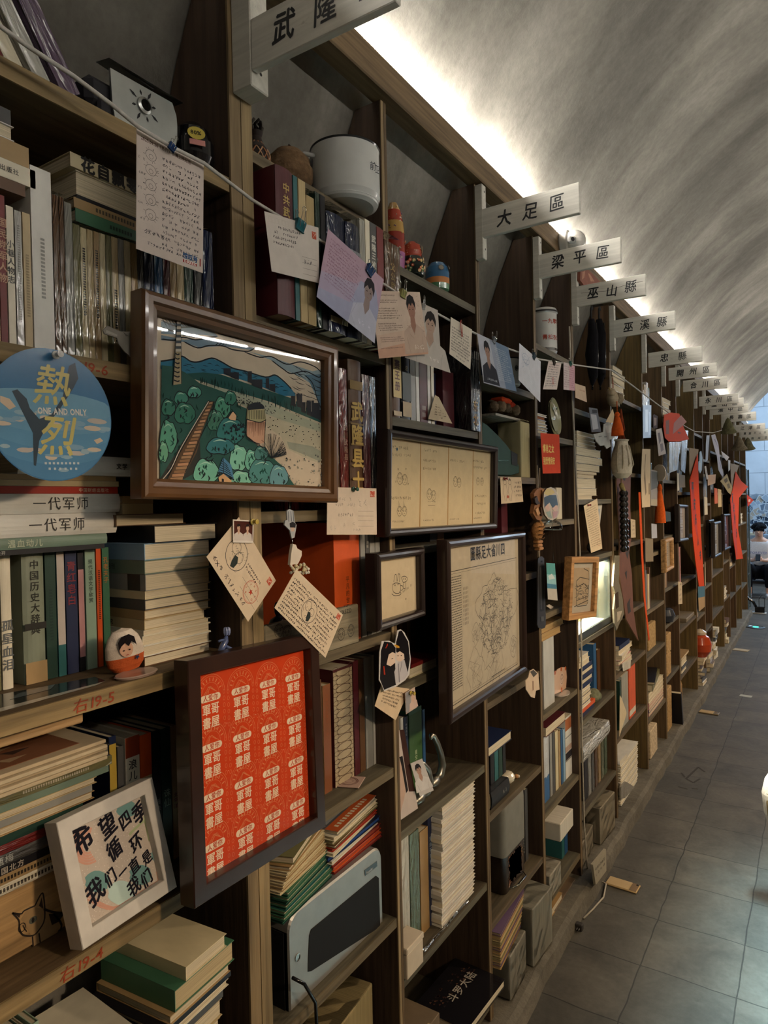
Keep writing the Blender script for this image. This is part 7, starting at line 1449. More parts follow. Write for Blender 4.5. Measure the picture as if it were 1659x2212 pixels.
# ------------------------------------------------------------------ things hung along the shelf fronts
def hang(name,label,cat,outline,x,col,parts=(),thick=.002,mat='paper',edge=None,group=None,lines=0,lc='57504a',seed=1):
    """thin hung object cut to an outline"""
    P = [at(px,py,x) for px,py in outline]; c = sum(P,Vector()) / len(P); M = Matrix.Translation(c); f = flat(M); m = MB(mat,col); pts = [f(*q) for q in outline]; m.prism(pts,-thick,0,side=edge)
    n = .0003
    for pc,pp in parts: poly(m,[f(*q) for q in pp],n,pc); n += .0002
    if lines:
        ys = [p[0] for p in pts]; zs_ = [p[1] for p in pts]; rg = R(seed); y0,y1 = min(ys),max(ys); z0,z1 = min(zs_),max(zs_); h = (z1 - z0) / (lines + 1)
        for k in range(lines): scrawl(m,rg,y0 + (y1 - y0) * .28,y1 - (y1 - y0) * .22,z1 - h * (k + 1.1),h * .55,n,lc,max(.0012,h * .06))
    return solo(name,m,label,cat,M=M,group=group)
A = lambda *q: [(1259 + a / 4.1475,880 + b / 4.1475) for a,b in q]
B = lambda *q: [(940 + a / 3.770,820 + b / 3.770) for a,b in q]
Q = lambda *q: [(1460 + a / 8.337,900 + b / 8.337) for a,b in q]
# fifth post: leather doll, cloud slice, glass bell, ruler
def leather_doll():
    t = at(1160,1052,.03); e = thing('leather_charm','carved brown leather and wood figure on cords, right of the four-card frame','charm',loc=t)
    L = lambda u,v,dx=0: (lambda p: Vector((p.x + dx,p.y,p.z)) - t)(at(940 + u / 3.77,820 + v / 3.77,.03))
    m = MB('wood_z','7d5230'); P = [L(*q) for q in ((850,880),(880,900),(885,1000),(870,1080),(850,1150),(815,1140),(785,1090),(800,1000),(790,930),(815,895))]; m.prism([(p.y,p.z) for p in P],-.008,.006); P = [L(*q) for q in ((845,900),(872,890),(880,990),(860,1000))]; m.prism([(p.y,p.z) for p in P],.006,.012,'9a7048'); P = [L(*q) for q in ((780,970),(800,950),(810,990),(830,1010),(800,1020),(785,1000))]; m.prism([(p.y,p.z) for p in P],.006,.014,'2a1c15'); P = [L(*q) for q in ((790,1060),(810,1040),(830,1090),(810,1110))]; m.prism([(p.y,p.z) for p in P],.006,.012,'a97c50'); P = [L(*q) for q in ((830,1040),(870,1020),(868,1090),(840,1110))]; m.prism([(p.y,p.z) for p in P],.006,.013,'3d291c'); m.build('carved_figure',e)
    b = MB('rough','8a6038'); c = L(828,1240); b.ball(c,.030,s3=(.7,1.0,1.15),n=16)
    for k in range(4): b.tube([c + Vector((.018,-.026 + .0 * k,.02 - .014 * k)),c + Vector((.024,0,.018 - .014 * k)),c + Vector((.018,.026,.022 - .014 * k))],.0016,col='5a3b20',n=5)
    c = L(850,1170); b.tube([c,L(870,1200)],.011,col='9a7148'); b.build('bound_bundle',e)
    s = MB('wood_y','94673c')
    for k,(u,v) in enumerate(((835,1320),(832,1350),(840,1375))): c = L(u,v); s.box(c.x - .01,c.x + .012,c.y - .024 + .004 * k,c.y + .024,c.z - .006,c.z + .005,b=.003)
    s.build('wood_slips',e); r_ = MB('cloth','8d7f6c'); r_.tube([L(830,700),L(838,890)],.0022); r_.tube([L(850,720),L(852,885)],.0022); r_.tube([L(842,1390),L(845,1450)],.0022); r_.build('cord',e)
leather_doll()
def slice_disc():
    out = [(1188 + 18 * math.cos(a),1088 + 36 * math.sin(a) * (1 + .06 * math.cos(a))) for a in [i * 2 * math.pi / 24 for i in range(24)]]
    hang('printed_tag','oval wooden tag printed with two dark-haired cartoon faces, hanging right of the leather figure','tag',[(1175,1064),(1181,1055),(1190,1052),(1199,1056),(1205,1070),(1209,1090),(1208,1108),(1202,1119),(1193,1124),(1184,1121),(1177,1112),(1173,1095)],.048,'b5a893',[('c2ac6a',B((885,930),(910,885),(950,890),(975,920),(930,950))),('3d4a52',B((885,960),(930,940),(985,940),(1000,1020),(960,1050),(930,1000),(890,1050))),('c9a692',B((890,1040),(920,1010),(935,1050),(920,1075))),('c9a692',B((950,1050),(985,1020),(1000,1050),(975,1075))),('8d9a8c',B((900,1080),(935,1070),(950,1130),(920,1120))),('b08a86',B((955,1075),(1000,1070),(985,1120),(960,1130)))],.006,'gloss','5d4a38')
slice_disc()
def wind_bell():
    t = at(1193,1128,.045); e = thing('wind_bell','clear glass wind bell with a beach-printed paper strip hanging below it','wind bell',loc=(.045,t.y,t.z)); g = MB('glass'); pr = [(.030 * math.sin(a),.026 * math.cos(a)) for a in [math.pi * .62 - i * math.pi * .61 / 10 for i in range(11)]]; g.lathe(pr,(0,0,-.018),n=24,sx=1.2,sy=1.3); g.build('glass_dome',e); rim = MB('gloss','8f9896'); rim.tube([(.0295 * 1.2 * .93 * math.cos(a),.0295 * 1.3 * .93 * math.sin(a),-.0275) for a in [i * math.pi / 12 for i in range(25)]],.0008,n=5); rim.build('rim',e)
    c = MB('chrome','77756f'); c.tube([(0,0,.05),(0,0,-.02),(0,.002,-.10),(0,.004,-.145)],.0008); c.build('string',e)
    L = lambda u,v: at(940 + u / 3.77,820 + v / 3.77,.045) - Vector((.045,t.y,t.z)); s = MB('paper','4e8a86'); R4 = [L(905,1492),L(975,1497),L(998,1800),L(918,1790)]; s.prism([(p.y,p.z) for p in R4],-.0004,0)
    for pts,col in (([(908,1585),(980,1590),(988,1680),(912,1672)],'7fa8ab'),([(911,1660),(986,1670),(989,1705),(913,1695)],'3f6f86'),([(913,1700),(990,1706),(997,1800),(918,1790)],'a79f92'),([(920,1600),(950,1580),(975,1620),(930,1630)],'b3bdb9')): P = [L(*q) for q in pts]; poly(s,[(p.y,p.z) for p in P],.0003 + .0001 * len(s.f) * .01,col)
    s.build('paper_strip',e)
wind_bell()
hang('ruler','long grey metal ruler-shaped tag with rounded ends, hanging on the post','ruler',B((838,1460),(850,1442),(872,1440),(888,1455),(902,1990),(895,2020),(872,2030),(842,2020),(832,1995)),.03,'77777a',[('595a5e',B((848,1520),(882,1518),(888,1880),(852,1890))),('8d8d8f',B((853,1530),(862,1530),(868,1870),(858,1872))),('3a3a3d',B((860,1475),(872,1474),(873,1488),(861,1489))),('a5a5a4',B((858,1930),(882,1928),(884,1965),(862,1968)))],.004,'metal')
hang('paper_figure','pale paper cut-out of two small figures hanging on the corner of the map frame','paper cut-out',[(980 + a / 3.77,1280 + b / 3.77) for a,b in ((620,640),(650,622),(690,660),(700,790),(670,800),(660,860),(630,850),(590,790),(585,720),(610,690))],.072,'c2ab92',[('4a4540',[(980 + a / 3.77,1280 + b / 3.77) for a,b in ((622,645),(650,628),(680,660),(650,690))]),('8b6f5c',[(980 + a / 3.77,1280 + b / 3.77) for a,b in ((640,720),(650,720),(652,790),(642,800))])],.002)
hang('label_block','tiny white cardboard label lying on the shelf beside the ruler tag','label',B((910,1845),(930,1830),(966,1850),(945,1872)),-.02,'c9bfae',(),.004)
# sixth post: white power cord down to the plug, camera dome above
cord('white power cord running down the post beside the lit display case',[(1230,705),(1233,800),(1243,1000),(1252,1180),(1256,1400),(1257,1600),(1262,1780),(1268,1870),(1277,1905)],.008,.0035,'a59d8e',mat='matte')
c = MB('matte','a59d8e'); c.tube([at(1277,1905,.012) - at(1277,1905,.012),Vector((.07,-.02,-.008)),Vector((.085,-.12,-.01)),Vector((.07,-.22,-.012)),Vector((.055,-.30,-.012))],.0035,n=8)
p0 = at(1277,1905,.012); c0 = solo('floor_cable',c,'end of the white cord curling over the kerb onto the floor','cord',loc=(p0.x,p0.y,.0165))
m = MB('matte','2e2a26'); m.box(-.014,.014,-.012,.012,0,.026,b=.003); m.tube([(-.004,-.012,.012),(-.004,-.022,.010)],.002,'6d6a66'); m.tube([(.004,-.012,.012),(.004,-.022,.010)],.002,'6d6a66'); solo('plug',m,'dark plug lying on the floor at the end of the white cord','plug',loc=(.072,2.565,.0005))
def dome_cam():
    p = at(1213,527,.03); e = thing('security_camera','white round camera fixed to the top beam behind the second small name board','camera',loc=(.0305,p.y,2.662)); m = MB('gloss','a9a69e'); T = Matrix.Rotation(math.pi / 2,4,'Y'); m.lathe([(.044,0),(.049,.006),(.049,.030),(.042,.036),(.0005,.036)],T=T,n=28); m.build('base',e); b = MB('gloss','b9b6ad'); b.ball((.050,0,0),.044,n=22); b.build('dome',e); k = MB('gloss','3f4043'); T2 = Matrix.Rotation(-.75,4,'Z') @ Matrix.Translation((.072,0,-.010)); k.box(-.004,.012,-.017,.017,-.014,.014,'8d8c88',b=.006,T=T2); k.add([(.0125,*q) for q in ell(0,0,.008,.008,14)],[list(range(14))],'1f2023',T=T2); k.build('lens',e)
dome_cam()
hang('red_board','brown-red carved board standing above the beam between two name boards','board',[(1254,583),(1268,580),(1298,610),(1262,617),(1253,605)],.044,'7d4a38',[('a3745c',[(1258,588),(1264,585),(1262,600),(1257,604)]),('a3745c',[(1270,590),(1274,592),(1284,608),(1276,608)])],.012,'matte')
# seventh bay front: bird, pouch, bead string, leather banner
def bird():
    t = at(1326,862,.04); e = thing('knitted_bird','cream knitted bird hanging at the joint of the cords','toy',loc=t); m = MB('cloth','a3937a'); m.ball((0,0,0),.045,s3=(.7,1.35,.85),n=16); m.ball((.0,-.05,.026),.022,n=12); m.build('body',e); w_ = MB('cloth','8c7d67')
    for k in range(6): a = k * .5; w_.tube([(.030 - .002 * k,-.03 + .016 * k,-.022),(.033,-.026 + .016 * k,0),(.026,-.02 + .016 * k,.026)],.0028,n=5)
    w_.build('knit_rib',e); k_ = MB('cloth','8a8378'); k_.prism([(.04,.012),(.10,-.012),(.095,-.028),(.035,-.014)],-.004,.004); k_.prism([(-.066,.030),(-.09,.045),(-.062,.036)],-.003,.003,'b39a6a'); k_.build('tail_and_beak',e); s = MB('cloth','8d2f1f'); s.tube([(0,-.01,.03),(0,-.015,.10)],.002); s.build('cord',e)
bird()
def tassel(label,px,py,L_,col,x=.04,w_=.018,disc=None):
    t = at(px,py,x); e = thing('tassel',label,'tassel',loc=t); m = MB('cloth',col); m.lathe([(w_ * 1.1,-L_),(w_,-L_ * .7),(w_ * .55,-L_ * .3),(w_ * .35,-L_ * .18),(w_ * .5,-L_ * .1),(w_ * .25,0)],n=14); m.build('fringe',e); s = MB('cloth',col); s.tube([(0,0,0),(0,0,.05)],.002); s.build('cord',e)
    if disc: d = MB('gloss',disc); d.lathe([(.0005,-.004),(.042,-.004),(.042,.004),(.0005,.004)],(0,0,0),T=Matrix.Translation((0,0,.07)) @ Matrix.Rotation(1.2,4,'Z') @ Matrix.Rotation(math.pi / 2,4,'Y'),n=20,sx=1.25); d.build('medallion',e)
tassel('bright orange tassel above the knitted pouch',1333,890,.11,'c0521f',x=.085,w_=.026); tassel('orange tassel under a pale round medallion beside the tall scroll card',1425,1046,.24,'c2551f',w_=.03,disc='b5a48c')
def pouch():
    t = at(1343,990,.062); e = thing('knitted_pouch','cream knitted drawstring pouch hanging on rust-coloured yarn','pouch',loc=t); m = MB('cloth','b3a894'); m.lathe([(.0005,-.098),(.045,-.096),(.078,-.075),(.088,-.03),(.078,.02),(.055,.065),(.05,.08),(.062,.09),(.05,.088)],n=24,sx=.55); m.build('bag',e); f = MB('cloth','a2967f')
    for k in range(5): a = -1.6 + k * .55; f.tube([(.048 * .55 * math.cos(a),.075 * math.sin(a),-.07),(.094 * .55 * math.cos(a),.092 * math.sin(a),-.03),(.062 * .55 * math.cos(a),.062 * math.sin(a),.06)],.004,n=6)
    f.build('knit_rib',e); y = MB('cloth','7d3a22'); rg = R(4)
    for k in range(9): y.tube([(.02 * rg.uniform(-1,1),.03 * rg.uniform(-1,1),.08),(.015 * rg.uniform(-1,1),.02 * rg.uniform(-1,1),.14),(0,0,.24)],.004,n=5)
    y.build('yarn',e)
pouch()
def bead_string():
    t = at(1342,1060,.03); e = thing('bead_string','black double string of heavy beads hanging against the brown leather banner','string',loc=t); L_ = t.z - at(1348,1190,.03).z; m = MB('gloss','17130f'); n = 11
    for k in range(n):
        for s in (-1,1): m.ball((.012,s * .026,-L_ * (k + .5) / n),.021,s3=(.8,1,.8),n=9)
    m.build('beads',e); c = MB('cloth','8b7a5c'); c.tube([(0,0,0),(0,.01,.07)],.004); c.tube([(.01,-.04,.03),(.01,.0,.0)],.012,'8f8155',n=8); c.build('cord',e)
bead_string()
hang('leather_banner','long torn brown leather banner with black brush characters hanging from the seventh post','banner',A((300,610),(430,600),(425,900),(440,1150),(415,1300),(440,1500),(452,1800),(480,2000),(500,2090),(440,1990),(390,1900),(330,1500),(330,1180)),.018,'5e3420',[('1c120d',A((352,930),(380,900),(385,1060),(360,1100))),('1c120d',A((355,640),(385,620),(375,660))),('1c120d',A((380,1300),(415,1280),(400,1360))),('1c120d',A((395,1760),(425,1700),(420,1760),(430,1830),(405,1850))),('1c120d',A((375,1480),(395,1460),(392,1540)))],.006,'matte','8d6a4c')
hang('banner','narrow long orange ribbon hanging straight down between two bays','ribbon',A((500,760),(517,760),(540,1300),(560,1700),(600,2080),(590,2090),(545,1700),(520,1250)),.03,'c34a1c',(),.002,'cloth')
hang('scroll_card','tall cream scroll card with a thin drawn line, in front of a grey print','card',A((534,372),(606,374),(604,890),(532,898),(522,640)),.036,'c0ab8a',[('7d6d58',A((560,420),(566,420),(556,560),(570,760),(560,790),(548,640))),('6d5d48',A((590,680),(597,680),(597,780),(590,780)))],.002)
hang('photo_print','grey landscape print partly hidden behind the tall cream scroll card','photo',A((610,556),(672,570),(674,886),(608,880)),.028,'8e8a86',[('5f6468',A((614,570),(668,582),(668,720),(612,740))),('a39a86',A((612,820),(672,825),(674,880),(609,876)))],.002)
hang('photo_print','small black and grey photo print hanging left of the orange tassel','photo',A((55,0),(130,12),(166,220),(80,222)),.034,'5d5f66',[('a2a3a8',A((70,60),(120,66),(140,190),(90,200))),('2a2b30',A((80,20),(125,24),(128,50),(84,52)))],.002)
hang('paper_cutout','cream triangular paper hanging behind the orange tassel','paper',A((268,12),(282,70),(272,142),(205,132)),.03,'c0a985',(),.001)
hang('acrylic_charm','pale cloud-shaped acrylic cut-out with small marks hanging left of the knitted pouch','charm',A((190,150),(230,132),(275,160),(294,230),(270,280),(240,290),(250,350),(215,372),(195,340),(160,345),(120,300),(95,240),(185,222)),.04,'9c9c95',[('6a6c68',A((140,258),(170,254),(168,264),(142,268))),('6a6c68',A((190,258),(215,256),(214,268),(192,270))),('b3b1a8',A((200,165),(250,160),(270,220),(215,230)))],.004,'matte')
hang('bookmark','glossy black and silver bookmark hanging beside the filmed books','bookmark',A((540,-20),(614,-20),(610,272),(540,276)),.04,'3c4148',[('aab0b6',A((560,20),(585,20),(582,220),(558,222))),('787f88',A((590,40),(602,42),(600,250),(588,250)))],.003,'cover')
hang('photo_print','dark narrow photo print hanging right of the silver bookmark','photo',A((640,60),(672,80),(668,188),(632,190),(628,70)),.034,'45393a',[('8a7a74',A((636,90),(660,95),(658,160),(636,165)))],.002)
hang('drawing_sheet','white ink-drawn sheet hanging left of the big orange paper','drawing',A((655,200),(706,186),(745,414),(680,436)),.044,'b0a6a0',[('6d666a',A((670,230),(690,225),(700,300),(685,330))),('7d767a',A((690,330),(715,320),(725,380),(700,400)))],.001)
hang('red_paper','large curled orange-red paper with grey brush characters under crumpled film','paper',A((730,66),(790,46),(865,56),(905,180),(952,286),(860,306),(770,306),(735,270),(722,170)),.05,'b9401c',[('7f5a55',A((742,120),(775,110),(772,240),(745,240))),('9a6e68',A((815,140),(880,70),(930,130),(830,220),(805,240))),('77504a',A((850,215),(880,225),(875,235),(850,232)))],.002)
hang('film_packet','clear film packet of cream papers hanging under the orange-red paper','packet',A((775,312),(885,310),(865,420),(850,560),(775,588)),.04,'a79c80',[('b59a5c',A((830,315),(870,330),(840,540),(820,500))),('c9c4b4',A((785,320),(800,318),(795,560),(782,566))),('cfcabb',A((808,330),(815,330),(812,470),(805,470)))],.014,'film')
hang('film_packet','narrow grey film packet right of the cream one','packet',A((890,200),(945,210),(925,480),(915,590),(880,560)),.034,'85827c',[('a09c94',A((905,220),(915,222),(905,520),(896,520)))],.010,'film')
def banner(label,back,front,fold,x,chars):
    hang('folded_cloth',label[0],'banner',back,x,'8b7a66',(),.003,'cloth')
    o = hang('banner',label[1],'banner',front,x + .012,'c03f17',[('a83e38',fold)],.004,'cloth'); m = MB('matte'); Mi = o.matrix_world.inverted(); f = flat(o.matrix_world.copy())
    for u,v,s,r_ in chars: p = f(u,v); text(m,s,p[0],p[1],.0012,r_,'2b1a1c',bold=.04)
    if chars: m.build('brush_lettering',o)
banner(('grey-brown back of the nearer long red banner, folded over at its top','nearer of two long red banners, with black brush characters down its left side'),A((955,362),(1038,376),(1030,430),(985,560),(968,680),(955,560)),A((1030,420),(1040,700),(1060,1150),(1088,1600),(1042,1606),(1010,1380),(985,1150),(968,800),(958,660),(1000,520)),A((962,660),(990,690),(1012,900),(1030,1150),(1018,1150),(985,980)),.05,[(1494,1064,'平',.10),(1498,1100,'安',.10),(1501,1132,'乐',.09),(1506,1178,'人',.09),(1511,1208,'书',.08)])
banner(('grey-brown back of the farther long red banner, folded over at its top','farther of two long red banners, its upper end opening into a pointed flag'),A((1322,500),(1400,520),(1372,600),(1345,740),(1330,690)),A((1370,575),(1420,660),(1480,710),(1400,810),(1392,1100),(1436,1355),(1375,1362),(1345,1150),(1322,820),(1352,700)),A((1326,840),(1362,860),(1385,1340),(1378,1350),(1348,1150)),.05,[(1581,1085,'新',.12),(1584,1108,'年',.12),(1586,1130,'快',.12),(1590,1160,'乐',.11)])
hang('pennant','small red pennant with a pale square at the farthest end of the bookcase','flag',A((1470,780),(1530,832),(1478,890)),.05,'b5341c',[('d0a48c',A((1484,825),(1502,822),(1500,845),(1484,848)))],.004,'cloth')
hang('fan','pale blue oval fan hanging between the red banners','fan',A((1048,400),(1062,390),(1072,450),(1068,560),(1052,592),(1034,560),(1036,490),(1046,480)),.05,'93a9bb',[('b5c0c8',A((1044,500),(1054,495),(1056,560),(1046,560)))],.004,'matte')
for k,(pts,lab,col) in enumerate(((((1110,250),(1135,250),(1130,330),(1120,470),(1100,490),(1104,330)),'bluish-white paper strip, left of the group of streamers','a3abb8'),(((1150,250),(1185,240),(1215,330),(1225,420),(1240,540),(1225,520),(1200,440),(1170,330)),'longest white printed streamer of the group beyond the blue fan','aba7ae'),(((1240,390),(1312,446),(1290,480),(1255,440)),'white paper pennant pointing right from the streamers','b3aaa6'),(((1200,420),(1232,470),(1260,600),(1250,622),(1215,560)),'lower white streamer with dark figures','a5a3ad'),(((1304,470),(1322,476),(1318,560),(1306,572)),'small white tag hanging right of the streamers','b5b3b0'),(((1090,530),(1105,525),(1125,640),(1110,650)),'thin white tag hanging below the blue fan','bdb6ac'))):
    hang('paper_strip',lab,'paper',A(*pts),.055 + .002 * k,col,[('6f6d78',A(((pts[0][0] * .6 + pts[2][0] * .4),(pts[0][1] * .6 + pts[2][1] * .4)),(pts[0][0] * .5 + pts[2][0] * .5,pts[0][1] * .6 + pts[2][1] * .4),(pts[1][0] * .3 + pts[3][0] * .7,pts[1][1] * .3 + pts[3][1] * .7)))],.002)
hang('envelope','square beige envelope hanging below the streamers','envelope',A((1120,606),(1192,600),(1186,680),(1122,702)),.05,'bb9878',(),.004)
hang('flag','yellowish printed flag curling to the right beyond the beige envelope','flag',A((1232,660),(1292,596),(1310,650),(1340,720),(1335,790),(1300,760),(1270,710)),.055,'9c8a62',[('5d5340',A((1262,650),(1290,630),(1300,660),(1275,680))),('6a5f48',A((1290,690),(1310,680),(1322,720),(1300,730)))],.003,'cloth')
for k,(u0,v0,u1,v1,col,lab) in enumerate(((430,1000,470,1165,'b7a486','small cream tag with writing hanging in front of the brown leather banner'),(615,1040,662,1170,'9fa0a6','bluish tag hanging under the tall scroll card'),(855,1560,888,1760,'b9a88c','narrow cream tag with black characters hanging at a low shelf'),(1178,720,1205,860,'b5572c','orange tag hanging below the beige envelope'),(1210,730,1240,890,'b39a6c','ochre tag hanging beside the orange tag'),(560,1170,628,1380,'7d6f58','tall brownish print standing on a middle shelf'),(738,930,785,1020,'2f3a3e','dark tag with a yellow tassel below'),(1088,800,1115,960,'b0a58e','pale slip hanging between the red banners'),(845,585,860,745,'b8b0a0','thin white slip hanging at the edge of a shelf'),(862,600,915,716,'6d6860','grey framed label hanging behind the thin white slip'))):
    hang('hanging_tag',lab,'tag',A((u0,v0),(u1,v0 + 8),(u1 + 4,v1),(u0 + 3,v1 + 4)),.03 + .003 * (k % 3),col,(),.002,lines=4 if k in (0,2) else 0,seed=k)
def far_frame(label,quad,col,paper,x,mat='frame_wood',glass=True):
    P = [at(*q,x) for q in A(*quad)]; c = sum(P,Vector()) / 4; w_ = ((P[1] - P[0]).length + (P[2] - P[3]).length) / 2; h = ((P[3] - P[0]).length + (P[2] - P[1]).length) / 2
    def art(a,n,wi,hi,f): rect(a,-wi,wi,-hi,hi,n,paper); [line(a,[(-wi * .5,hi * (.6 - .18 * k)),(wi * .5,hi * (.6 - .18 * k))],n + .0002,.004,'7d766e') for k in range(7)]
    e = P[1] - P[0] + P[2] - P[3]; frame(label,(x + .02,c.y,c.z,math.atan2(e.z,e.y),0,0,w_,h),'round',col,paper,art,pane='glass' if glass else None,mat=mat,name='picture_frame',scale=1.25)
far_frame('dark frame with a pale sheet hanging left of the nearer red banner',((845,872),(925,870),(925,1195),(840,1205)),'2a2422','ada39c',.03); far_frame('pale wooden frame hanging low left of the nearer red banner',((728,1196),(796,1166),(784,1440),(712,1478)),'a07c50','a3988a',.03,'wood_y')
far_frame('black frame with a glaring pane, left of two side by side',((1118,1012),(1160,1002),(1158,1325),(1115,1345)),'17130f','b5b3b0',.03); far_frame('black frame with a picture, right of two side by side',((1162,1030),(1222,1018),(1220,1320),(1162,1352)),'2a2625','aaa6a2',.078); far_frame('dark frame with a wine-red picture before the farther red banner',((1242,974),(1300,968),(1320,1242),(1262,1265)),'241c1a','6d4a52',.034)
for k,(u,v,r_,col,lab) in enumerate(((945,230,.05,'5d5a40','olive woven hat hanging under the name boards near the far end'),(1140,535,.055,'6d6250','brown shell-shaped hat hanging lower beyond the olive one'),(1300,540,.055,'5f5a44','pointed straw hat hanging at the last post'))):
    p = at(1460 + u / 8.337,900 + v / 8.337,.13); m = MB('rough',col); m.lathe([(r_ * 1.5,-.03),(r_ * 1.1,.0),(r_ * .8,.05),(r_ * .35,.10),(.0005,.12)],n=18,T=Matrix.Rotation(.35,4,'X')); solo('straw_hat',m,lab,'hat',loc=p)
hang('tapestry','long knotted grey hanging with a fringe beside the lit display case','hanging',[(1200 + a / 3.614,1200 + b / 3.614) for a,b in ((455,150),(470,0),(500,0),(495,200),(525,340),(535,460),(500,530),(478,585),(462,530),(455,420),(470,300),(450,240))],.03,'6d6656',[('3f3328',[(1200 + a / 3.614,1200 + b / 3.614) for a,b in ((462,300),(490,280),(495,400),(470,420))]),('a59a86',[(1200 + a / 3.614,1200 + b / 3.614) for a,b in ((480,440),(520,430),(500,500),(482,520))])],.008,'cloth')
hang('poster','blue and sand coloured print standing below the nearer red banner','print',[(1200 + a / 3.614,1200 + b / 3.614) for a,b in ((1112,240),(1165,240),(1165,400),(1120,440))],.012,'3d6478',[('a0845e',[(1200 + a / 3.614,1200 + b / 3.614) for a,b in ((1114,330),(1165,320),(1165,400),(1120,438))])],.003)
# ------------------------------------------------------------------ small things on the left shelf
def cushion():
    e = thing('egg_cushion','egg-shaped white and orange cushion printed with a face, standing before the books','cushion',loc=(-.052,.672,1.4045)); m = MB('cloth','c3b5a5'); S = (.42,1,1); P = [(.0005,0),(.020,.003),(.028,.012),(.0305,.026),(.029,.042),(.024,.056),(.015,.066),(.0005,.070)]; T = Matrix.Rotation(.12,4,'X') @ Matrix.Rotation(-.25,4,'Z'); m.lathe(P,n=26,T=T @ Matrix.Diagonal((.5,1,1,1)),cols=['b0532a','b0532a','b0532a','c3b5a5','c9bcae','c9bcae','c3b5a5']); m.build('body',e)
    f = MB('cloth','c3b5a5'); b = [(0,.049,-.002,.0135,.0125,'c79c82'),]
    F = lambda y,z: (.0163 * math.sqrt(max(.02,1 - (y / .0315) ** 2 - ((z - .033) / .040) ** 2 * .55)) + .0012,y,z)
    def pat(pts,col,d): f.add([(lambda v: (v[0] + d,v[1],v[2]))(F(*p)) for p in pts],[list(range(len(pts)))],col,T=T)
    pat(ell(-.003,.040,.0105,.0125,16),'c79c82',.0006); pat([(-.014,.040),(-.014,.052),(-.008,.060),(.004,.062),(.012,.056),(.014,.042),(.011,.046),(.006,.050),(.001,.044),(-.004,.050),(-.010,.046)],'1c1618',.0012)
    for y in (-.0075,.0015): pat(ell(y,.0385,.0018,.001,7),'2a1f20',.0014)
    pat(ell(-.003,.031,.0025,.0008,7),'a0564c',.0014); pat([(.012,.018),(.0135,.0215),(.017,.021),(.0145,.0235),(.016,.027),(.0125,.025),(.009,.027),(.0105,.0235),(.008,.021),(.0112,.0213)],'22304a',.0012); f.build('printed_face',e)
cushion()
m = MB('gloss','9d8577'); m.lathe([(.0005,.0),(.036,.0),(.038,.003),(.036,.0045),(.0005,.0035)],n=30,sx=.62); solo('dish',m,'flat pinkish oval dish on the shelf in front of the egg-shaped cushion','dish',loc=(-.024,.668,1.4026),rot=(0,0,.1))
def lotus():
    e = thing('lotus_figurine','small blue lotus-headed figure leaning at the end of the third shelf','figurine',loc=(-.012,.842,1.4026)); m = MB('gloss','4d5a80'); m.tube([(0,-.012,.003),(.0,-.006,.012),(0,.002,.022),(0,.005,.03)],[.0045,.006,.006,.003],n=9); m.tube([(0,.003,.024),(.004,-.010,.026),(.004,-.018,.025)],.0022,n=6); m.tube([(0,.0,.014),(.003,.012,.006),(.003,.014,.002)],.0035,n=6); m.build('body',e); f = MB('gloss','7480a6')
    for k in range(7): a = k * .9; f.ball((.004 * math.cos(a),.006 + .004 * math.sin(a),.038),.005,s3=(.55,.55,1.5),n=8)
    f.build('petals',e)
lotus()
def film_strip():
    z = 1.4026; e = MB('gloss','24282b'); P = [atz(*q,z) for q in ((-40,1560),(0,1535),(210,1478),(228,1470),(205,1462),(0,1500),(-40,1508))]; o = P[0].copy(); e.add([tuple(p - o) for p in P],[list(range(7))],'22272a')
    e.add([tuple(p - o + Vector((0,0,.0003))) for p in [atz(*q,z) for q in ((20,1512),(110,1489),(120,1478),(40,1498))]],[(0,1,2,3)],'5d676b'); e.add([tuple(p - o + Vector((0,0,.0003))) for p in [atz(*q,z) for q in ((-40,1562),(0,1538),(210,1480),(228,1471),(212,1476),(0,1530))]],[(0,1,2,3,4,5)],'b8b0a2'); solo('photo_strip',e,'dark glossy photo strip lying on the edge of the third shelf','photo',loc=o)
film_strip()
hang('toy_gun','grey paper cut-out of a revolver leaning on the filmed row beside the painting','cut-out',[(a / 2.963,480 + b / 2.963) for a,b in ((660,690),(690,662),(770,700),(840,700),(880,680),(905,690),(905,900),(870,915),(860,880),(800,830),(760,780),(750,740),(670,715))],.004,'8b867c',[('5d5850',[(a / 2.963,480 + b / 2.963) for a,b in ((785,700),(825,730),(805,730))]),('a9a397',[(a / 2.963,480 + b / 2.963) for a,b in ((680,690),(750,720),(748,732),(676,708))])],.002)
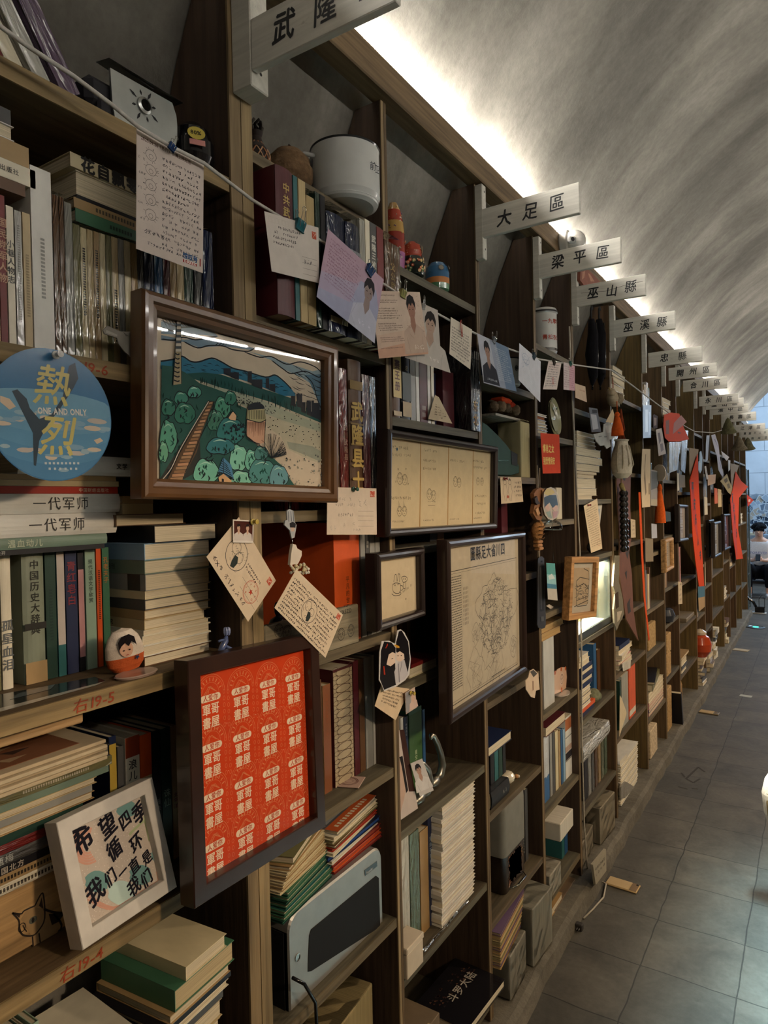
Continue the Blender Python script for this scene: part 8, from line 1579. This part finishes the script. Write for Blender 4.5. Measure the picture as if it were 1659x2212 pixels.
# ------------------------------------------------------------------ on the floor
def phone(label,x,y,rz,col,s=1.0,cracked=False):
    e = thing('phone',label,'phone',loc=(x,y,.0005),rot=(0,0,rz)); m = MB('gloss',col); m.box(-.066 * s,.066 * s,-.034 * s,.034 * s,0,.0085,b=.003); m.build('body',e); g = MB('gloss','bba37c'); g.box(-.062 * s,.03 * s,-.031 * s,.031 * s,.0086,.0092); g.box(.034 * s,.063 * s,-.031 * s,.031 * s,.0086,.0092,'6d5f4a'); g.build('back_panel',e); c = MB('gloss','16140f'); c.tube([(.056 * s,.022 * s,.0093),(.056 * s,.022 * s,.0105)],.005,n=12); c.build('lens',e)
phone('cracked gold phone lying face down on the stone floor near the plug',.142,2.955,-.06,'b59a6e',1.0); phone('second phone lying on the floor farther along the kerb',.140,5.68,-.08,'8a7c62',1.05)
m = MB('paper','9fa6a4'); m.box(-.045,.045,-.03,.03,0,.0008); solo('paper_card',m,'small pale blue card lying flat on the floor of the aisle','card',loc=(.338,6.31,.0003),rot=(0,0,-.1)); m = MB('paper','a79f8c'); m.box(-.075,.075,-.05,.05,0,.006,b=.001); solo('notebook',m,'beige notebook lying on the floor beside the kerb','notebook',loc=(.142,8.17,.0003),rot=(0,0,-.2))
sheet('paper_packet','upright greyish paper packet leaning on the kerb near the gold phone','packet',[(1281,1868),(1309,1834),(1310,1881),(1287,1912)],.078,'8f8775',lambda p: p.block('5d574c',.1,.9,.2,.7,2,.003),seed=80,thick=.010)
hang('film_scrap','crumpled clear film scrap lying on the kerb beside the thin booklets','film',[(1341,1700),(1352,1688),(1371,1700),(1350,1724),(1342,1726)],.02,'8f8b80',(),.008,'film')
def floor_light():
    e = thing('floor_light','round metal disc in the floor glowing green','light',loc=(.176,9.67,.0004)); m = MB('metal','8d9496'); m.lathe([(.0005,.001),(.10,.001),(.108,.006),(.085,.010),(.08,.006),(.0005,.006)],n=32); m.build('ring',e); g = MB('led_green'); g.lathe([(.0005,.0085),(.032,.0085),(.034,.0062)],n=20); g.build('green_lamp',e); t = MB('matte','4b5557')
    for k in range(14): a = k * .45; t.box(.055,.062,-.004,.004,.0062,.0072,T=Matrix.Rotation(a,4,'Z'))
    t.build('lettering_ring',e)
floor_light()
def charger():
    e = thing('charging_dock','black charging dock on a white base at the end of the bookcase','device',loc=(.115,10.86,.0005)); m = MB('matte','a9adae'); m.box(-.11,.11,-.06,.06,0,.012,b=.004); m.build('base',e); b = MB('gloss','121316'); b.box(-.03,.09,-.03,.03,.0122,.09,b=.004); b.tube([(-.02,0,.09),(-.05,0,.16),(-.11,0,.2),(-.15,0,.24)],.02,n=8); b.build('dock',e); c = MB('matte','17181b'); c.tube([(.02,0,.09),(.02,0,.2),(.06,0,.26),(.09,0,.2),(.09,0,.08)],.004,n=6); c.build('cable',e)
charger()
def floor_mark():
    m = MB('matte','2f2a24'); 
    for a,b in (((.19,4.28),(.225,4.50)),((.225,4.50),(.27,4.44)),((.19,4.28),(.235,4.24)),((.235,4.24),(.26,4.32)),((.15,4.36),(.18,4.30)),((.17,4.14),(.22,4.13)),((.24,4.15),(.27,4.16))): d = Vector((b[0] - a[0],b[1] - a[1],0)); s = Vector((-d.y,d.x,0)).normalized() * .006; A_,B_ = Vector((a[0],a[1],.0008)),Vector((b[0],b[1],.0008)); m.add([A_ + s,A_ - s,B_ - s,B_ + s],[(0,1,2,3)])
    tag(m.build('trim_3'),kind='structure')
floor_mark()
def bag_on_stool():
    e = thing('cloth_bag','pale cloth bag with a tan panel, hanging over a stool in the aisle','bag',loc=(.755,3.16,.30)); m = MB('cloth','aaa39c'); m.lathe([(.040,-.02),(.058,.0),(.074,.06),(.080,.14),(.070,.20),(.055,.232),(.0005,.236)],n=22,sx=1.25,sy=.8); m.build('bag',e); t = MB('cloth','6f6046'); t.lathe([(.0605,.006),(.0755,.06),(.0795,.11),(.0795,.15)],n=22,sx=1.2,sy=.83); t.build('tan_panel',e); s = MB('cloth','9c9690'); s.tube([(-.02,0,.0),(-.03,0,-.05),(-.02,.005,-.07)],.006); s.build('tie_string',e)
    st = thing('stool','small dark wooden stool carrying the pale cloth bag','stool',loc=(.87,3.17,0)); w_ = MB('wood_y','4a3522'); w_.box(-.07,.16,-.14,.14,.26,.288,b=.006); w_.build('seat',st)
    for x in (-.02,.14):
        for y in (-.11,.11): l = MB('wood_z','46321f'); l.box(x - .014,x + .014,y - .014,y + .014,0,.26,b=.003); l.build('leg',st)
bag_on_stool()
# ------------------------------------------------------------------ end room
def clutter():
    rg = R(77); m = MB('paper'); y = 14.74; FR = []
    for k in range(520):
        x,z = rg.uniform(-.75,2.6),rg.uniform(.95,1.62); a = rg.uniform(-.8,.8); w_,h = rg.uniform(.03,.075),rg.uniform(.03,.075); n = y - .0004 * k * .12; c = rg.choice(['8fa0b0','46566a','33465c','a9b6c2','b9c1c8','5f7285','7d8894','2a3646','a39a8c'])
        T = Matrix.Translation((x,n,z)) @ Matrix.Rotation(a,4,'Y'); m.box(-w_,w_,-.001,0,-h,h,'b5c2cc',T=T); m.box(-w_ * .8,w_ * .8,-.0022,-.001,-h * .8,h * .8,c,T=T)
    tag(m.build('photo_wall'),'dense collage of small photos covering the lower end wall','photos',kind='stuff')
clutter()
m = MB('matte','7f8b96'); rg = R(3); vs = []
for i in range(40): vs += [(-.85 + i * .1,14.775,1.60),(-.85 + i * .1,14.775,1.66 + rg.uniform(0,.05))]
m.add(vs,[[2 * i,2 * i + 1,2 * i + 3,2 * i + 2] for i in range(39)]); tag(m.build('trim_4'),kind='structure')
def desk():
    e = thing('desk','long dark desk against the end wall behind the seated person','desk',loc=(.6,14.3,0)); t = MB('wood_x','3b3a38'); t.box(-1.3,1.6,-.3,.3,.78,.82,b=.005); t.build('desk_top',e)
    for x in (-1.2,0,1.5):
        for y in (-.25,.25): l = MB('matte','2c3036'); l.box(x - .03,x + .03,y - .03,y + .03,0,.78); l.build('leg',e)
    rg = R(9)
    for k,(x,lab,col,h) in enumerate(((-.62,'white carton at the left end of the far desk','a9b2ba',.15),(-.40,'teal tin on the far desk','4d7a80',.12),(-.16,'cream box on the far desk','b0ad98',.16),(.08,'bluish box on the far desk right of the cream one','7d93a8',.13),(.34,'white jar-shaped box on the far desk','b9c2c9',.18),(.60,'dark box on the far desk','333c48',.12))):
        b = MB('matte',col); b.box(-.08,.08,-.08,.08,0,h,b=.006); b.box(-.05,.05,-.081,-.0795,h * .3,h * .7,'6d7a86'); solo('desk_box',b,lab,'box',loc=(.6 - .6 + x,14.22,.8205))
desk()
def door_light():
    m = MB('whitewash'); m.box(-.89,-.55,13.4,13.5,0,2.6); struct('wall_stub',m)
def end_cabinet():
    e = thing('glass_cabinet','tall bluish glass cabinet standing just beyond the last post','cabinet',loc=(-.16,11.25,0)); f = MB('metal','8fa3ad')
    for x in (-.14,.14):
        for y in (-.2,.2): f.box(x - .012,x + .012,y - .012,y + .012,0,2.05)
    for z in (.03,.5,.95,1.4,1.75,2.04): f.box(-.14,.14,-.2,.2,z,z + .012)
    f.build('frame',e); g = MB('glass'); g.box(-.139,.139,-.199,.199,.02,2.03); g.build('glass_panel',e)
    rg = R(6)
    for k in range(5): b = MB('matte',rg.choice(['8d7a5c','7a8a92','a59b84','5d4a38'])); b.box(-.08,.08,-.09,.09,0,rg.uniform(.14,.26),b=.004); solo('cabinet_box',b,f"{['lowest', 'second', 'third', 'fourth', 'topmost'][k]} box inside the glass cabinet",'box',loc=(-.16,11.25,(.0425,.5125,.9625,1.4125,1.7625)[k]))
end_cabinet()
# person sitting low, facing the aisle
def skin_mesh(name,pts,edges,mats,col,parent,root=0,sub=2,mat='cloth'):
    me = bpy.data.meshes.new(name); me.from_pydata([p[:3] for p in pts],edges,[]); o = bpy.data.objects.new(name,me); COL.objects.link(o)
    md = o.modifiers.new('skin','SKIN'); sv = me.skin_vertices[0].data
    for v,p in zip(sv,pts): v.radius = (p[3],p[4] if len(p) > 4 else p[3])
    sv[root].use_root = True; md.use_smooth_shade = True; s = o.modifiers.new('sub','SUBSURF'); s.levels = s.render_levels = sub
    dg = bpy.context.evaluated_depsgraph_get(); dg.update(); ev = o.evaluated_get(dg); m2 = bpy.data.meshes.new_from_object(ev); bpy.data.objects.remove(o)
    m2.name = name; m2.materials.clear(); m2.materials.append(MATS[mat]); ca = m2.color_attributes.new('Col','FLOAT_COLOR','CORNER'); ca.data.foreach_set('color',list(H(col)) * len(m2.loops)); m2.polygons.foreach_set('use_smooth',[True] * len(m2.polygons))
    r_ = bpy.data.objects.new(name,m2); COL.objects.link(r_)
    if parent: r_.parent = parent
    return r_
def person():
    e = thing('person','person in white T-shirt and black trousers sitting at the far end with a phone','person',loc=(.02,12.8,0)); F = -1  # faces the camera side (-y)
    # body: hips, legs, torso, arms, neck and head as one surface
    hip = .38; P = [(0,.10,hip + .02,.13,.11),(0,.08,.58,.125,.10),(0,.04,.80,.15,.10),(0,.03,.90,.11,.08),(0,.0,.975,.05,.05),(0,-.02,1.015,.07,.085),(0,-.025,1.10,.078,.092),(0,-.01,1.15,.05,.06)]
    Ed = [(0,1),(1,2),(2,3),(3,4),(4,5),(5,6),(6,7)]
    for s in (-1,1):
        b = len(P); P += [(s * .10,.06,hip,.085),(s * .17,-.34,.50,.068),(s * .14,-.22,.10,.048),(s * .14,-.24,.055,.04),(s * .145,-.36,.035,.035)]; Ed += [(0,b),(b,b + 1),(b + 1,b + 2),(b + 2,b + 3),(b + 3,b + 4)]
        b = len(P); P += [(s * .19,.04,.86,.052),(s * .235,-.01,.64,.042),(s * .10,-.22,.60,.033),(s * .06,-.26,.615,.024)]; Ed += [(3,b),(b,b + 1),(b + 1,b + 2),(b + 2,b + 3)]
        for j in range(4): q = len(P); P += [(s * .045 + .0,-.285,.60 + .017 * j,.010),(s * .028,-.30,.603 + .017 * j,.009),(s * .012,-.297,.605 + .016 * j,.008)]; Ed += [(b + 3,q),(q,q + 1),(q + 1,q + 2)]
        q = len(P); P += [(s * .05,-.265,.65,.010),(s * .035,-.28,.675,.009)]; Ed += [(b + 3,q),(q,q + 1)]
    body = skin_mesh('body',P,Ed,None,'c09a86',e,mat='skin'); 
    shirt = skin_mesh('t_shirt',[(0,.10,hip + .06,.155,.135),(0,.08,.58,.150,.125),(0,.04,.80,.172,.125),(0,.02,.915,.10,.085),(-.20,.04,.86,.072),(.20,.04,.86,.072),(-.235,.01,.73,.066),(.235,.01,.73,.066)],[(0,1),(1,2),(2,3),(2,4),(2,5),(4,6),(5,7)],None,'d3d8e0',e)
    tr = [(0,.10,hip,.15,.13)]; te = []
    for s in (-1,1): b = len(tr); tr += [(s * .10,.05,hip + .01,.105),(s * .175,-.345,.51,.088),(s * .145,-.225,.14,.068)]; te += [(0,b),(b,b + 1),(b + 1,b + 2)]
    skin_mesh('trousers',tr,te,None,'14161c',e)
    for s in (-1,1): sh = MB('gloss','b9bdc3'); sh.ball((s * .143,-.305,.042),.05,s3=(.95,1.9,.82),n=16); sh.box(s * .143 - .045,s * .143 + .045,-.395,-.215,0,.018,'8a8f96',b=.006); sh.box(s * .143 - .012,s * .143 + .012,-.35,-.30,.078,.086,'7d3038',b=.003); sh.build('shoe',e)
    h = MB('cloth','15171c'); rg = R(2)
    for k in range(64):
        a,b_ = rg.uniform(0,6.28),rg.uniform(.0,1.25); c = Vector((0,.0,1.105)) + Vector((.094 * math.sin(b_) * math.cos(a),.110 * math.sin(b_) * math.sin(a),.088 * math.cos(b_)))
        if c.y < -.085 and c.z < 1.12: continue
        h.ball(c,.034,s3=(1,1,.9),n=8)
    for x in (-.066,-.044,-.022,.0,.022,.044,.066): h.ball((x,-.100 + abs(x) * .45,1.112 - abs(x) * .15),.024,s3=(.75,.6,1.5),n=8)
    h.build('hair',e)
    fc = MB('skin','2a2022')
    for s in (-1,1): fc.ball((s * .032,-.108,1.066),.008,s3=(1.4,.5,.6),n=8); fc.ball((s * .084,-.005,1.05),.018,'b58f7c',s3=(.5,.8,1.2),n=8)
    fc.tube([(0,-.105,1.062),(0,-.127,1.04),(0,-.117,1.03)],[.007,.013,.009],'b98f7a',n=8); fc.tube([(-.02,-.108,1.008),(0,-.114,1.005),(.02,-.108,1.008)],.0055,'9a5f58',n=6); fc.build('face_features',e)
    lt = MB('matte','8f96b8'); text(lt,'FOREVER',0,.70,0,.055,'8f96b8',bold=.03,align='c',face=lambda a,b: (-a * -1,-.098 + (0.0 if abs(a) < .08 else (abs(a) - .08) * .35),b)); lt.build('chest_lettering',e)
    ph = MB('gloss','1b1d22'); ph.box(-.036,.036,-.004,.004,-.07,.07,b=.003); solo('phone',ph,'dark phone held in both hands by the seated person','phone',M=pose(.02,12.8 - .305,.655,-.75,0,0))
    sb = thing('low_stool','low dark stool under the seated person','stool',loc=(.02,12.92,0)); t = MB('wood_x','2c2a2b'); t.box(-.17,.17,-.15,.15,.20,.235,b=.006); t.build('seat',sb)
    for x in (-.14,.14):
        for y in (-.12,.12): l = MB('matte','232426'); l.box(x - .015,x + .015,y - .015,y + .015,0,.2); l.build('leg',sb)
person()
